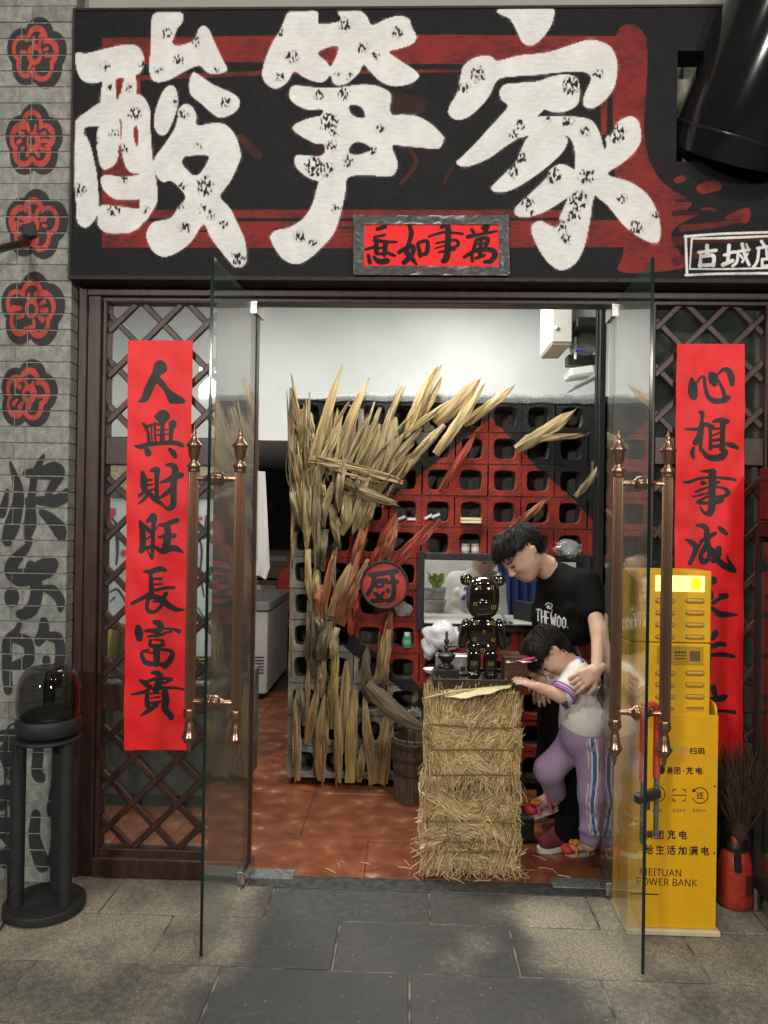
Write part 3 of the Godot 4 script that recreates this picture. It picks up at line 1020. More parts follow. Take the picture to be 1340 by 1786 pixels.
	for q in [[325, 25, 400, 20, 640, 18, 660, 50, 645, 110, 600, 180, 550, 225, 510, 235, 470, 210, 440, 150, 400, 80, 340, 50],
			[50, 580, 90, 510, 110, 420, 130, 350, 200, 300, 290, 295, 330, 320, 450, 290, 620, 270, 750, 230, 850, 200, 920, 205, 990, 240, 1025, 310, 1030, 380, 1010, 480, 960, 550, 900, 595, 860, 600, 830, 580, 835, 520, 870, 440, 860, 400, 800, 385, 700, 390, 560, 405, 420, 415, 330, 435, 280, 530, 210, 610, 140, 660, 80, 665, 40, 630],
			[340, 500, 370, 460, 450, 450, 560, 440, 650, 410, 730, 400, 790, 420, 810, 480, 805, 560, 770, 600, 700, 625, 640, 620, 600, 610, 560, 655, 540, 700, 510, 757, 450, 777, 370, 827, 280, 892, 170, 937, 110, 937, 85, 915, 120, 880, 200, 800, 310, 680, 385, 590, 350, 550],
			[540, 660, 650, 645, 760, 645, 860, 660, 905, 700, 940, 790, 975, 985, 895, 1117, 870, 1257, 840, 1397, 800, 1487, 740, 1537, 680, 1542, 620, 1497, 570, 1427, 530, 1337, 530, 1280, 580, 1257, 650, 1287, 700, 1267, 690, 1237, 740, 1117, 775, 987, 780, 867, 760, 790, 720, 760, 600, 770, 510, 770],
			[520, 757, 470, 827, 430, 917, 320, 1027, 290, 1062, 310, 1087, 380, 1087, 470, 1047, 600, 957, 700, 867, 735, 807, 730, 767, 640, 747], [640, 952, 700, 925, 760, 947, 800, 987, 760, 1097, 700, 1147, 600, 1207, 500, 1237, 440, 1227, 425, 1197, 450, 1157, 540, 1077, 610, 1007],
			[1000, 740, 1030, 680, 1100, 645, 1150, 670, 1168, 740, 1165, 797, 1120, 867, 1050, 927, 975, 985, 1100, 1027, 1200, 1097, 1255, 1187, 1280, 1277, 1275, 1370, 1230, 1387, 1130, 1337, 1050, 1267, 970, 1167, 900, 1107, 860, 1000, 900, 900, 960, 830, 960, 770]]:
		wh.poly(q, 770, 10, 3.35)
	# small framed branch name at the right
	var sm := Paint.new(W, H, spot)
	for q in [[150, 1460, 18, 160, 1740, 20], [145, 1465, 20, 420, 1445, 18, 900, 1430, 18], [200, 1480, 14, 450, 1475, 18, 900, 1455, 16], [195, 1480, 16, 180, 1700, 10], [150, 1745, 18, 400, 1735, 18, 900, 1730, 20], [180, 1700, 12, 450, 1700, 14, 900, 1690, 16],
			[245, 1580, 22, 370, 1565, 25], [305, 1530, 28, 305, 1600, 28], [260, 1600, 22, 255, 1680, 28], [270, 1610, 22, 350, 1605, 30, 350, 1675, 28], [250, 1675, 26, 350, 1670, 26],
			[430, 1600, 22, 500, 1575, 22], [465, 1530, 28, 455, 1650, 26], [420, 1670, 30, 490, 1640, 28], [500, 1580, 20, 610, 1560, 24], [530, 1590, 22, 520, 1650, 22, 490, 1680, 20], [560, 1520, 26, 580, 1600, 24, 610, 1670, 24], [600, 1590, 18, 560, 1650, 18], [545, 1600, 18, 560, 1620, 18], [590, 1520, 16, 600, 1545, 20],
			[700, 1500, 24, 720, 1530, 24], [670, 1550, 22, 800, 1530, 22], [680, 1560, 22, 670, 1640, 22, 640, 1690, 22], [735, 1560, 20, 740, 1610, 20], [740, 1585, 18, 800, 1578, 18], [705, 1630, 22, 705, 1680, 20], [705, 1630, 22, 800, 1622, 20], [705, 1680, 22, 800, 1675, 22]]:
		sm.brush(q, 1160, 60, 4.156)
	# places where the white is rubbed through in dark brush marks
	var rub := Paint.new(W / 2, H / 2, spot, 1)
	for q in [[270, 440, 60], [720, 200, 80], [800, 390, 80], [930, 260, 70], [660, 470, 60], [1070, 465, 50], [1150, 700, 80], [480, 790, 90], [780, 700, 50], [830, 800, 80], [160, 930, 90], [330, 930, 60], [440, 600, 60], [300, 600, 50], [530, 420, 50], [950, 1021, 50], [1000, 1321, 130], [830, 1311, 60], [980, 1481, 60], [1040, 1531, 70], [850, 1621, 90], [1130, 1591, 70], [1240, 1851, 110], [330, 1491, 90], [400, 1271, 60], [80, 1341, 90], [560, 1491, 60], [820, 1451, 60], [190, 1000, 80], [400, 1050, 70]]:
		rub.brush([q[0], q[1], q[2]], A[0], A[1], A[2])
	for q in [[150, 180, 60], [240, 350, 90], [160, 490, 60], [600, 130, 90], [720, 290, 80], [810, 340, 60], [960, 190, 80], [590, 600, 90], [420, 620, 70], [490, 800, 130], [630, 480, 40], [550, 470, 40], [840, 850, 60], [520, 880, 60], [390, 1107, 140], [480, 1127, 90], [620, 1067, 80], [790, 997, 60], [290, 1587, 80], [540, 1397, 60], [380, 1637, 60], [500, 960, 80]]:
		rub.brush([q[0], q[1], q[2]], 450, 10, 3.941)
	for q in [[210, 400, 80], [130, 480, 70], [760, 470, 110], [920, 400, 60], [740, 670, 70], [620, 665, 40], [840, 740, 60], [1020, 740, 120], [420, 760, 60], [460, 700, 60], [460, 887, 80], [420, 967, 80], [660, 997, 90], [500, 1147, 80], [800, 1137, 110], [770, 1227, 80], [700, 1287, 80], [1060, 1127, 50], [1140, 1297, 80], [530, 1217, 30], [850, 997, 90], [730, 1357, 60], [1260, 1220, 60]]:
		rub.brush([q[0], q[1], q[2]], 770, 10, 3.35)
	rub.im.resize(W / 8, H / 8, Image.INTERPOLATE_BILINEAR)
	rub.im.resize(W, H, Image.INTERPOLATE_CUBIC)
	var rubb := rub.im.get_data()
	var wb := wh.bytes(3)
	var wh2 := wh.bytes(10)
	var smb := sm.bytes()
	var rb := red.bytes(2)
	var gb := gap.bytes()
	var n1 := noise_bytes(W, H, 0.01, 5, 51)
	var n2 := noise_bytes(W, H, 0.12, 3, 52, 0.25, 1.0)     # streaks along the boards
	var n3 := noise_bytes(W, H, 0.11, 3, 53, 1.0, 0.55)
	var n4 := noise_bytes(W, H, 0.4, 1, 54)
	var o := PackedByteArray()
	o.resize(W * H * 3)
	var ro := PackedByteArray()
	ro.resize(W * H)
	for i in W * H:
		var a := n1[i] / 255.0
		var b := n2[i] / 255.0
		var c := n3[i] / 255.0
		var r := 15.0 + 13.0 * a + 8.0 * b
		var gg := r
		var bl := r * 1.05
		if n4[i] > 232:
			r += 60; gg += 60; bl += 58
		var kr := clampf(rb[i] / 255.0 * (1.25 - 0.6 * b) + (rb[i] / 255.0) * (a - 0.5) * 0.6, 0, 1)
		kr *= 1.0 - gb[i] / 255.0 * clampf(0.3 + b, 0, 1)
		r = lerpf(r, 108 + 22 * a, kr)
		gg = lerpf(gg, 36 + 10 * a, kr)
		bl = lerpf(bl, 34 + 8 * a, kr)
		var kw := wb[i] / 255.0
		var dark := 0.0
		kw = maxf(kw * 0.97, wh2[i] / 255.0 * 0.35)
		var rm := rubb[i] / 255.0
		if rm > 0.05 and c > 0.80 - 0.32 * rm:
			dark = clampf((c - (0.80 - 0.34 * rm)) * 8.0, 0.0, 0.95) * kw
		dark = maxf(dark, 0.30 * rm * kw * clampf(n3[i] / 100.0 - 0.7, 0.0, 1.0))
		kw = maxf(kw, smb[i] / 255.0 * clampf(0.75 + 0.5 * a, 0, 1))
		var tone := 199.0 + 18.0 * b + 18.0 * (a - 0.3)
		tone *= 1.0 - dark * 0.88
		o[i * 3] = int(minf(255, lerpf(r, tone, kw)))
		o[i * 3 + 1] = int(minf(255, lerpf(gg, tone, kw)))
		o[i * 3 + 2] = int(minf(255, lerpf(bl, tone - 1, kw)))
		ro[i] = int(160 + 60 * a + 20 * kw)
	var m := mat(Color.WHITE, 1.0)
	m.albedo_texture = picture(W, H, o)
	m.roughness_texture = ImageTexture.create_from_image(Image.create_from_data(W, H, false, Image.FORMAT_L8, ro))
	m.heightmap_enabled = true
	m.heightmap_texture = ImageTexture.create_from_image(Image.create_from_data(W, H, false, Image.FORMAT_L8, n2))
	m.heightmap_scale = 0.06
	m.metallic_specular = 0.32
	var t := thing("signboard", "large black painted signboard with three big white brush characters and red frame", "sign", Vector3((X0 + X1) * 0.5, Y0, 0.06))
	var uvf := func(p: Vector3, _n): return Vector2((p.x - X0) / (X1 - X0), (Y1 - p.y) / (Y1 - Y0))
	# the board in four boards, with the square hole for the duct at the right
	var hx0 := P(1181, 180, zs).x
	var hx1 := P(1420, 180, zs).x
	var hy1 := P(1250, 88, zs).y
	var hy0 := P(1250, 282, zs).y
	var g := Geo.new()
	g.uvf = uvf
	g.span(Vector3(X0, Y0, 0.03), Vector3(hx0, Y1, zs))
	part("panel", g, m, t)
	for q in [[hx0 + 0.0005, Y0, hx1, hy0], [hx0 + 0.0005, hy1, hx1, Y1], [hx1 + 0.0005, Y0, X1, Y1]]:
		g = Geo.new()
		g.uvf = uvf
		g.span(Vector3(q[0], q[1], 0.03), Vector3(q[2], q[3], zs))
		part("panel", g, m, t)
	g = Geo.new()
	g.span(Vector3(X0 - 0.012, Y0 - 0.018, 0.03), Vector3(X1, Y0 - 0.001, zs + 0.008), 0.002)
	g.span(Vector3(X0 - 0.012, Y0 - 0.001, 0.03), Vector3(X0 - 0.001, Y1 + 0.012, zs + 0.006), 0.002)
	g.span(Vector3(X0 - 0.001, Y1 + 0.001, 0.03), Vector3(X1, Y1 + 0.012, zs + 0.006), 0.002)
	part("edging", g, M.black_rough, t)
	# duct
	var d := thing("exhaust_duct", "thick glossy black exhaust duct bending out of the signboard at upper right", "duct", P(1330, 230, 0.1))
	g = Geo.new()
	var pts := []
	var rad := []
	var c0 := P(1274, 268, 0.05)
	var c1 := P(1308, 186, 0.16)
	var c2 := P(1535, -300, 0.5)
	for i in 15:
		var u := i / 14.0
		pts.append(c0.lerp(c1, u).lerp(c1.lerp(c2, u), u))
		rad.append(0.25)
	g.tube(pts, rad, 40)
	part("pipe", g, mat(lin(0.008, 0.008, 0.009), 0.13), d)
	g = Geo.new()
	var dir: Vector3 = (pts[3] - pts[2]).normalized()
	g.tube([pts[2] - dir * 0.006, pts[2] - dir * 0.005, pts[2] + dir * 0.005, pts[2] + dir * 0.006], [0.2505, 0.2525, 0.2525, 0.2505], 40, false)
	part("seam_band", g, mat(lin(0.012, 0.012, 0.013), 0.2), d)
	g = Geo.new()
	g.span(Vector3(hx0 + 0.001, hy0 + 0.001, 0.022), Vector3(hx1 - 0.001, hy1 - 0.001, 0.03))
	part("hole_backing", g, noisy(lin(0.25, 0.25, 0.19), lin(0.4, 0.4, 0.33), 3.0, 0.9, 0.02, 3, 17), d)
	# small red plaque taped to the board
	plaque(zs)

func plaque(zs: float) -> void:
	var z := zs + 0.012
	var a := P(620, 378, z)
	var b := P(886, 478, z)
	var W := 640
	var H := 244
	var spot := func(px, py):
		var p := P(px, py, z)
		return Vector2((p.x - a.x) / (b.x - a.x), (a.y - p.y) / (a.y - b.y))
	var rd := Paint.new(W, H, spot)
	rd.poly([126, 82, 400, 80, 800, 84, 1202, 98, 1204, 434, 700, 440, 112, 438, 118, 250], 610, 370, 4.621, 1.0, false)
	var bk := Paint.new(W, H, spot)
	for q in [[225, 135, 34, 285, 118, 34], [200, 200, 20, 285, 182, 22], [205, 225, 36, 300, 240, 30], [215, 255, 40, 215, 325, 40], [290, 250, 40, 280, 345, 36], [220, 292, 20, 280, 285, 20], [220, 335, 26, 275, 335, 26], [130, 300, 22, 200, 280, 30], [305, 240, 26, 380, 240, 18], [150, 345, 24, 165, 405, 34], [195, 360, 26, 240, 398, 46, 300, 392, 50], [300, 325, 30, 362, 350, 26],
			[485, 115, 32, 498, 170, 40, 482, 240, 34, 460, 320, 44, 500, 370, 44, 540, 422, 16], [400, 322, 34, 470, 285, 44, 515, 280, 34, 500, 345, 40, 440, 405, 44], [550, 255, 30, 570, 350, 38], [555, 245, 28, 625, 235, 30, 622, 325, 38, 580, 340, 28],
			[740, 122, 28, 790, 118, 46, 792, 250, 48, 780, 370, 56, 752, 395, 36], [640, 195, 20, 760, 163, 24, 910, 175, 20], [700, 250, 15, 850, 225, 24, 872, 268, 26, 800, 290, 20], [690, 292, 12, 800, 258, 16], [720, 322, 18, 850, 300, 20],
			[955, 198, 36, 1050, 180, 26, 1182, 155, 24], [985, 140, 28, 1012, 185, 30], [1075, 128, 34, 1110, 110, 46, 1088, 165, 36], [1020, 230, 30, 1000, 300, 30], [1030, 218, 30, 1112, 212, 34, 1090, 290, 34], [1020, 260, 20, 1090, 250, 20], [1060, 210, 28, 1050, 335, 38], [925, 362, 28, 1020, 310, 36, 1140, 305, 46, 1172, 340, 46, 1140, 392, 44, 1090, 402, 28], [990, 395, 26, 985, 350, 28], [1020, 372, 28, 1085, 348, 28]]:
		bk.brush(q, 610, 370, 4.621)
	var rb := rd.bytes()
	var kb := bk.bytes()
	var n1 := noise_bytes(W, H, 0.03, 4, 61)
	var o := PackedByteArray()
	o.resize(W * H * 3)
	var ro := PackedByteArray()
	ro.resize(W * H)
	for i in W * H:
		var r := rb[i] / 255.0
		var k := kb[i] / 255.0 * r
		var n := n1[i] / 255.0
		o[i * 3] = int(lerpf(lerpf(66 + 26 * n, 224, r), 22, k))
		o[i * 3 + 1] = int(lerpf(lerpf(68 + 26 * n, 22, r), 20, k))
		o[i * 3 + 2] = int(lerpf(lerpf(70 + 26 * n, 26, r), 20, k))
		ro[i] = int(lerpf(lerpf(110, 190, r), 60, k))
	var m := mat(Color.WHITE, 1.0)
	m.albedo_texture = picture(W, H, o)
	m.roughness_texture = ImageTexture.create_from_image(Image.create_from_data(W, H, false, Image.FORMAT_L8, ro))
	m.heightmap_enabled = true
	m.heightmap_texture = ImageTexture.create_from_image(Image.create_from_data(W, H, false, Image.FORMAT_L8, kb))
	m.heightmap_scale = 0.3
	var t := thing("plaque", "small red plaque with four black characters framed in grey tape", "plaque", Vector3((a.x + b.x) * 0.5, b.y, zs))
	var g := Geo.new()
	g.uvf = func(p: Vector3, _n): return Vector2((p.x - a.x) / (b.x - a.x), (a.y - p.y) / (a.y - b.y))
	g.span(Vector3(a.x, b.y, zs + 0.001), Vector3(b.x, a.y, z), 0.002)
	part("sheet", g, m, t)
	# strips of tape, a little crumpled
	var tape := noisy(lin(0.035, 0.036, 0.038), lin(0.07, 0.07, 0.07), 9.0, 0.28, 0.02, 2, 18)
	for q in [[618, 384, 888, 384, 16], [618, 472, 888, 473, 16], [625, 376, 625, 478, 17], [878, 376, 881, 478, 17]]:
		g = Geo.new()
		var p1 := P(q[0], q[1], z)
		var p2 := P(q[2], q[3], z)
		var w: float = q[4] * 0.00112
		var dir := (p2 - p1).normalized()
		var nrm := Vector3(-dir.y, dir.x, 0)
		var rows := []
		for i in 25:
			var row := PackedVector3Array()
			for j in 5:
				row.append(p1.lerp(p2, i / 24.0) + nrm * (w * (j - 2) * 0.5) + Vector3(0, 0, 0.002 + 0.0035 * rng.randf() + (0.002 if absi(q[0] - q[2]) < 20 else 0.0)))
			rows.append(row)
		g.grid(rows, false, true)
		part("tape", g, tape, t)

# ---------------------------------------------------------------- lattice side windows
func lattice_windows() -> void:
	for side in [0, 1]:
		var xa: float = P([177, 1064][side], 893, 0).x
		var xb: float = P([445, 1334][side], 893, 0).x
		var ia: float = P([185, 1138][side], 893, 0).x
		var ib: float = P([374, 1328][side], 893, 0).x
		var t := thing("lattice_window", ["dark wooden lattice side window behind the left red couplet", "dark wooden lattice side window behind the right red couplet"][side], "window", Vector3((xa + xb) * 0.5, 0, 0), "lattice side windows of the shopfront")
		var cx: float = [280, 1233][side]
		var ys := []
		for py in [531, 763, 812, 1193, 1240, 1480, 1488]:
			ys.append(P(cx, py, 0).y)
		var g := Geo.new()
		g.span(Vector3(xa, 0.0, -0.045), Vector3(ia, P(cx, 524, 0).y, 0.02), 0.004)
		part("stile", g, M.wood, t)
		g = Geo.new()
		g.span(Vector3(ib, 0.0, -0.045), Vector3(xb, P(cx, 524, 0).y, 0.02), 0.004)
		part("stile", g, M.wood, t)
		for q in [[524, 531], [763, 812], [1193, 1240], [1480, 1492]]:
			g = Geo.new()
			g.span(Vector3(ia, P(cx, q[1], 0).y, -0.04), Vector3(ib, P(cx, q[0], 0).y, 0.015), 0.004)
			part("rail", g, M.wood, t)
		g = Geo.new()
		g.span(Vector3(xa - 0.001, 0.004, -0.05), Vector3(xb, P(cx, 1490, 0).y, 0.05), 0.006)
		part("base_board", g, M.wood, t)
		var node: Vector2 = [Vector2(P(284, 564, 0).x, P(284, 564, 0).y), Vector2(P(1233.7, 566, 0).x, P(1233.7, 566, 0).y)][side]
		var hw := 0.094
		for sec in [[ys[0], ys[1], 0], [ys[2], ys[3], 1], [ys[4], ys[5], 2]]:
			var y1: float = sec[0]
			var y0: float = sec[1]
			var nd := node
			if sec[2] == 1:
				nd.y = y1 - 0.085
			elif sec[2] == 2:
				nd.y = P(cx, 1363, 0).y
			for dirn in [1.0, -1.0]:
				for k in range(-14, 15):
					# line y = nd.y + dirn * (x - nd.x - 2 hw k)
					var c: float = nd.y - dirn * (nd.x + 2.0 * hw * k)
					var pts := []
					for x in [ia, ib]:
						var y: float = dirn * x + c
						if y >= y0 and y <= y1:
							pts.append(Vector2(x, y))
					for y in [y0, y1]:
						var x: float = (y - c) / dirn
						if x > ia and x < ib:
							pts.append(Vector2(x, y))
					if pts.size() >= 2 and pts[0].distance_to(pts[1]) > 0.03:
						g = Geo.new()
						var zz := 0.0 if dirn > 0 else -0.0045
						g.bar(Vector3(pts[0].x, pts[0].y, zz - 0.004), Vector3(pts[1].x, pts[1].y, zz - 0.004), 0.026, 0.018, Vector3(1, -dirn, 0), 0.004)
						part("lattice_bar", g, M.wood, t)
			g = Geo.new()
			g.box(Vector3((ia + ib) * 0.5, (y0 + y1) * 0.5, -0.030), Vector3(ib - ia, y1 - y0, 0.005))
			part("glass_pane", g, M.window, t)

# ---------------------------------------------------------------- red couplets
func couplets() -> void:
	var left := [
		[210, 600, [[540, 300, 620, 250, 700, 290, 730, 370, 720, 430, 640, 490, 630, 520, 700, 600, 770, 700, 880, 780, 970, 830, 1030, 895, 980, 930, 870, 935, 780, 925, 730, 850, 690, 750, 620, 660, 570, 620, 550, 640, 500, 740, 440, 870, 380, 910, 280, 900, 330, 820, 380, 680, 440, 560, 510, 420],
			[530, 1130, 590, 1060, 650, 1025, 720, 1040, 780, 1110, 770, 1170, 720, 1220, 700, 1290, 700, 1530, 625, 1530, 630, 1270, 600, 1220]],
			[[820, 1250, 125, 805, 1340, 70, 790, 1530, 60], [350, 1235, 26, 400, 1290, 60, 440, 1400, 50, 450, 1540, 55], [490, 1270, 30, 500, 1530, 24], [540, 1230, 40, 555, 1530, 30], [400, 1290, 50, 560, 1255, 40, 620, 1260, 40], [570, 1345, 26, 770, 1335, 26], [570, 1420, 26, 770, 1405, 26], [225, 1590, 24, 330, 1600, 80, 450, 1565, 70, 650, 1545, 60, 850, 1540, 70, 955, 1575, 75, 990, 1600, 30], [410, 1640, 70, 440, 1700, 105], [775, 1640, 50, 830, 1700, 95, 860, 1750, 70]]],
		[210, 790, [], [[350, 300, 50, 370, 400, 110, 370, 520, 115, 390, 600, 80], [400, 430, 50, 500, 420, 36], [420, 500, 36, 510, 492, 30], [420, 600, 40, 540, 560, 32], [480, 275, 40, 570, 270, 110, 575, 350, 80, 570, 500, 65, 570, 700, 70], [390, 600, 50, 300, 665, 55], [430, 650, 55, 350, 740, 55, 280, 795, 20], [450, 620, 70, 540, 720, 90, 650, 800, 50],
			[620, 465, 16, 750, 420, 80, 850, 370, 110, 950, 345, 85], [710, 188, 30, 800, 190, 70, 855, 250, 105, 840, 400, 110, 830, 560, 110, 835, 700, 100, 820, 820, 105, 750, 870, 60, 670, 820, 36], [840, 520, 90, 720, 630, 70, 620, 700, 36],
			[310, 1065, 40, 340, 1150, 95, 350, 1300, 105, 350, 1450, 100, 330, 1520, 95], [420, 1075, 40, 510, 1000, 125, 525, 1100, 80, 515, 1250, 70, 510, 1450, 70, 500, 1640, 46], [360, 1130, 80, 480, 1230, 70], [420, 1340, 34, 500, 1280, 30], [330, 1510, 80, 420, 1480, 60, 510, 1450, 60], [430, 1520, 26, 490, 1640, 36],
			[620, 1115, 46, 700, 1125, 70, 800, 1080, 80, 890, 1050, 80], [740, 1120, 100, 745, 1300, 110, 720, 1450, 130], [600, 1310, 26, 700, 1300, 75, 850, 1290, 75], [560, 1200, 20, 620, 1110, 30], [560, 1470, 50, 660, 1530, 90, 780, 1490, 100, 880, 1490, 90, 980, 1550, 24]]],
		[210, 980, [], [[370, 145, 20, 480, 150, 80, 620, 110, 90, 710, 130, 46], [480, 190, 60, 490, 300, 75, 490, 430, 90, 480, 540, 90], [540, 262, 36, 640, 265, 55], [550, 350, 30, 650, 345, 38], [560, 440, 50, 700, 405, 50, 840, 400, 50], [190, 645, 55, 300, 590, 60, 450, 510, 70], [440, 560, 70, 415, 680, 60, 440, 760, 70, 520, 780, 60, 600, 730, 60, 650, 660, 60], [520, 540, 80, 640, 590, 110, 760, 680, 95, 880, 740, 70, 1005, 745, 20], [660, 580, 75, 720, 490, 60], [510, 620, 30, 580, 620, 36],
			[520, 930, 44, 600, 960, 105, 640, 1020, 100, 590, 1070, 90, 450, 1070, 55, 390, 1075, 36], [280, 1030, 100, 290, 1100, 150, 300, 1190, 105], [690, 1040, 36, 820, 1045, 40, 920, 1080, 65], [680, 1110, 36, 800, 1082, 36], [440, 1160, 36, 600, 1140, 55, 700, 1120, 36], [475, 1225, 56, 470, 1300, 60, 600, 1310, 60, 690, 1290, 46], [520, 1210, 26, 680, 1230, 46, 620, 1300, 36],
			[440, 1370, 36, 350, 1400, 46, 340, 1460, 60, 400, 1560, 80, 500, 1590, 70], [640, 1360, 36, 780, 1380, 60, 820, 1440, 80, 770, 1540, 100, 700, 1620, 90], [570, 1340, 120, 570, 1450, 110, 570, 1580, 110], [440, 1580, 70, 600, 1590, 60, 700, 1610, 80], [400, 1405, 22, 560, 1430, 36]]],
		[210, 1120, [], [[495, 470, 34, 580, 480, 80, 620, 540, 115, 600, 650, 125, 560, 740, 110], [320, 590, 46, 400, 640, 90, 480, 700, 70], [420, 610, 46, 540, 570, 56], [650, 560, 46, 800, 575, 46, 720, 620, 46, 680, 640, 36], [180, 810, 26, 300, 790, 50, 440, 750, 66], [640, 715, 55, 830, 710, 44, 985, 740, 32], [430, 790, 56, 420, 880, 80, 430, 980, 90], [700, 780, 105, 710, 900, 125, 700, 1040, 110, 780, 1150, 100, 790, 1180, 76], [470, 800, 26, 620, 790, 28], [480, 870, 22, 620, 850, 28], [480, 950, 36, 620, 930, 46], [560, 980, 76, 450, 1060, 76, 325, 1138, 22]]]]
	var right := [
		[1170, 620, [[320, 335, 400, 430, 420, 500, 420, 640, 370, 695, 300, 660, 265, 560, 280, 430], [590, 280, 620, 250, 700, 270, 740, 310, 720, 450, 670, 490, 600, 430, 580, 350]],
			[[400, 430, 36, 470, 340, 45, 520, 350, 50, 530, 480, 60, 580, 640, 70, 680, 710, 90, 820, 700, 90, 890, 660, 76], [740, 380, 36, 800, 520, 60, 830, 640, 70], [730, 300, 24, 820, 220, 60, 900, 240, 100, 940, 340, 115, 950, 450, 76],
			[450, 885, 56, 490, 900, 70, 480, 1000, 50, 470, 1100, 80, 440, 1250, 105, 380, 1360, 96], [230, 1150, 36, 400, 1150, 60, 520, 1080, 70, 640, 1110, 76], [470, 1200, 76, 460, 1350, 66, 460, 1480, 56], [650, 1035, 36, 780, 1010, 90, 880, 1030, 76], [810, 1040, 105, 800, 1200, 85, 800, 1420, 95], [600, 1110, 60, 610, 1280, 56, 610, 1450, 66], [620, 1150, 36, 740, 1140, 36], [620, 1260, 28, 760, 1200, 28], [640, 1330, 46, 760, 1310, 56], [640, 1420, 60, 740, 1410, 60], [860, 1380, 56, 950, 1400, 90, 1040, 1440, 56], [350, 1440, 46, 330, 1520, 80, 350, 1600, 46], [480, 1470, 56, 560, 1570, 85, 680, 1600, 105, 800, 1570, 120, 840, 1500, 86, 760, 1460, 36]]],
		[1170, 810, [], [[465, 110, 30, 580, 105, 60, 650, 125, 125], [650, 130, 130, 640, 400, 115, 640, 640, 120, 620, 740, 115], [465, 665, 24, 520, 750, 56, 610, 770, 90], [195, 275, 26, 280, 275, 60, 420, 225, 50, 580, 205, 46], [720, 205, 46, 900, 220, 52, 1010, 245, 48], [490, 290, 76, 540, 290, 56], [700, 285, 76, 760, 275, 36], [390, 430, 36, 480, 390, 46, 600, 350, 36], [700, 350, 36, 820, 370, 50, 890, 430, 80, 840, 490, 66, 720, 510, 56], [340, 505, 22, 450, 480, 36, 600, 440, 36], [430, 590, 66, 500, 540, 46, 600, 480, 36], [440, 600, 56, 640, 600, 56, 780, 560, 86, 800, 530, 56],
			[395, 945, 34, 500, 960, 85, 550, 1010, 90, 550, 1130, 90, 580, 1300, 105, 640, 1350, 105, 720, 1480, 96, 820, 1570, 105, 940, 1620, 120, 990, 1660, 66], [865, 1400, 12, 900, 1500, 46, 960, 1600, 76], [740, 970, 36, 800, 1030, 88, 860, 1080, 56], [460, 1200, 56, 580, 1130, 85, 690, 1070, 56], [235, 1170, 34, 330, 1220, 90, 390, 1300, 95, 350, 1420, 76, 290, 1540, 66], [420, 1290, 56, 480, 1200, 26], [540, 1280, 105, 460, 1420, 66, 500, 1510, 105, 580, 1480, 76, 600, 1380, 76], [740, 1310, 96, 730, 1420, 105, 660, 1500, 86]]],
		[1170, 980, [], [[660, 290, 130], [480, 470, 60, 600, 470, 100, 640, 560, 60], [560, 440, 90, 570, 860, 90], [660, 640, 66, 780, 560, 66, 860, 530, 86, 740, 510, 22], [650, 720, 60, 760, 810, 105, 880, 820, 86, 1035, 820, 24], [420, 640, 60, 300, 800, 40], [690, 1110, 105, 640, 1200, 56], [500, 1320, 70, 640, 1310, 86, 760, 1270, 76, 830, 1290, 66], [300, 1460, 60, 560, 1450, 66, 800, 1440, 76, 975, 1470, 56], [580, 1300, 86, 580, 1720, 76]]],
		[1170, 1110, [], [[660, 800, 105, 690, 900, 76], [300, 990, 70, 640, 980, 86, 800, 960, 115, 860, 930, 56], [300, 1180, 60, 560, 1160, 56, 800, 1160, 46, 985, 1180, 66], [560, 900, 80, 480, 1200, 90, 700, 1320, 70], [680, 1150, 70, 460, 1340, 40]]]]
	var quads := [[Vector2(224, 594), Vector2(337, 594), Vector2(326, 1308), Vector2(217, 1308)], [Vector2(1180, 600), Vector2(1299, 600), Vector2(1295, 1325), Vector2(1173, 1325)]]
	for side in [0, 1]:
		var q: Array = quads[side]
		var spot := func(px, py):
			var v: float = (py - q[0].y) / (q[3].y - q[0].y)
			var xl: float = lerpf(q[0].x, q[3].x, v)
			return Vector2((px - xl) / (lerpf(q[1].x, q[2].x, v) - xl), v)
		var W := 256
		var H := 1536
		var ink := Paint.new(W, H, spot)
		for ch in [left, right][side]:
			for pl in ch[2]:
				ink.poly(pl, ch[0], ch[1], 8.929)
			for st in ch[3]:
				ink.brush(st, ch[0], ch[1], 8.929)
		var kb := ink.bytes()
		var n1 := noise_bytes(W, H, 0.012, 4, 71 + side)
		var n2 := noise_bytes(W, H, 0.25, 2, 73)
		var o := PackedByteArray()
		o.resize(W * H * 3)
		for i in W * H:
			var k := kb[i] / 255.0
			var n := n1[i] / 255.0
			var b := n2[i] / 255.0
			o[i * 3] = int(lerpf(222 + 14 * n + 6 * b, 19, k))
			o[i * 3 + 1] = int(lerpf(10 + 14 * n + 8 * b, 19, k))
			o[i * 3 + 2] = int(lerpf(20 + 10 * n + 8 * b, 20, k))
		var m := mat(Color.WHITE, 0.55)
		m.albedo_texture = picture(W, H, o)
		var z := 0.024
		var c := P((q[2].x + q[3].x) * 0.5, q[2].y, z)
		var t := thing("couplet_banner", ["long red paper couplet with black characters left of the doorway", "long red paper couplet with black characters behind the yellow charging station"][side], "banner", c, "red couplet banners beside the doorway")
		var g := Geo.new()
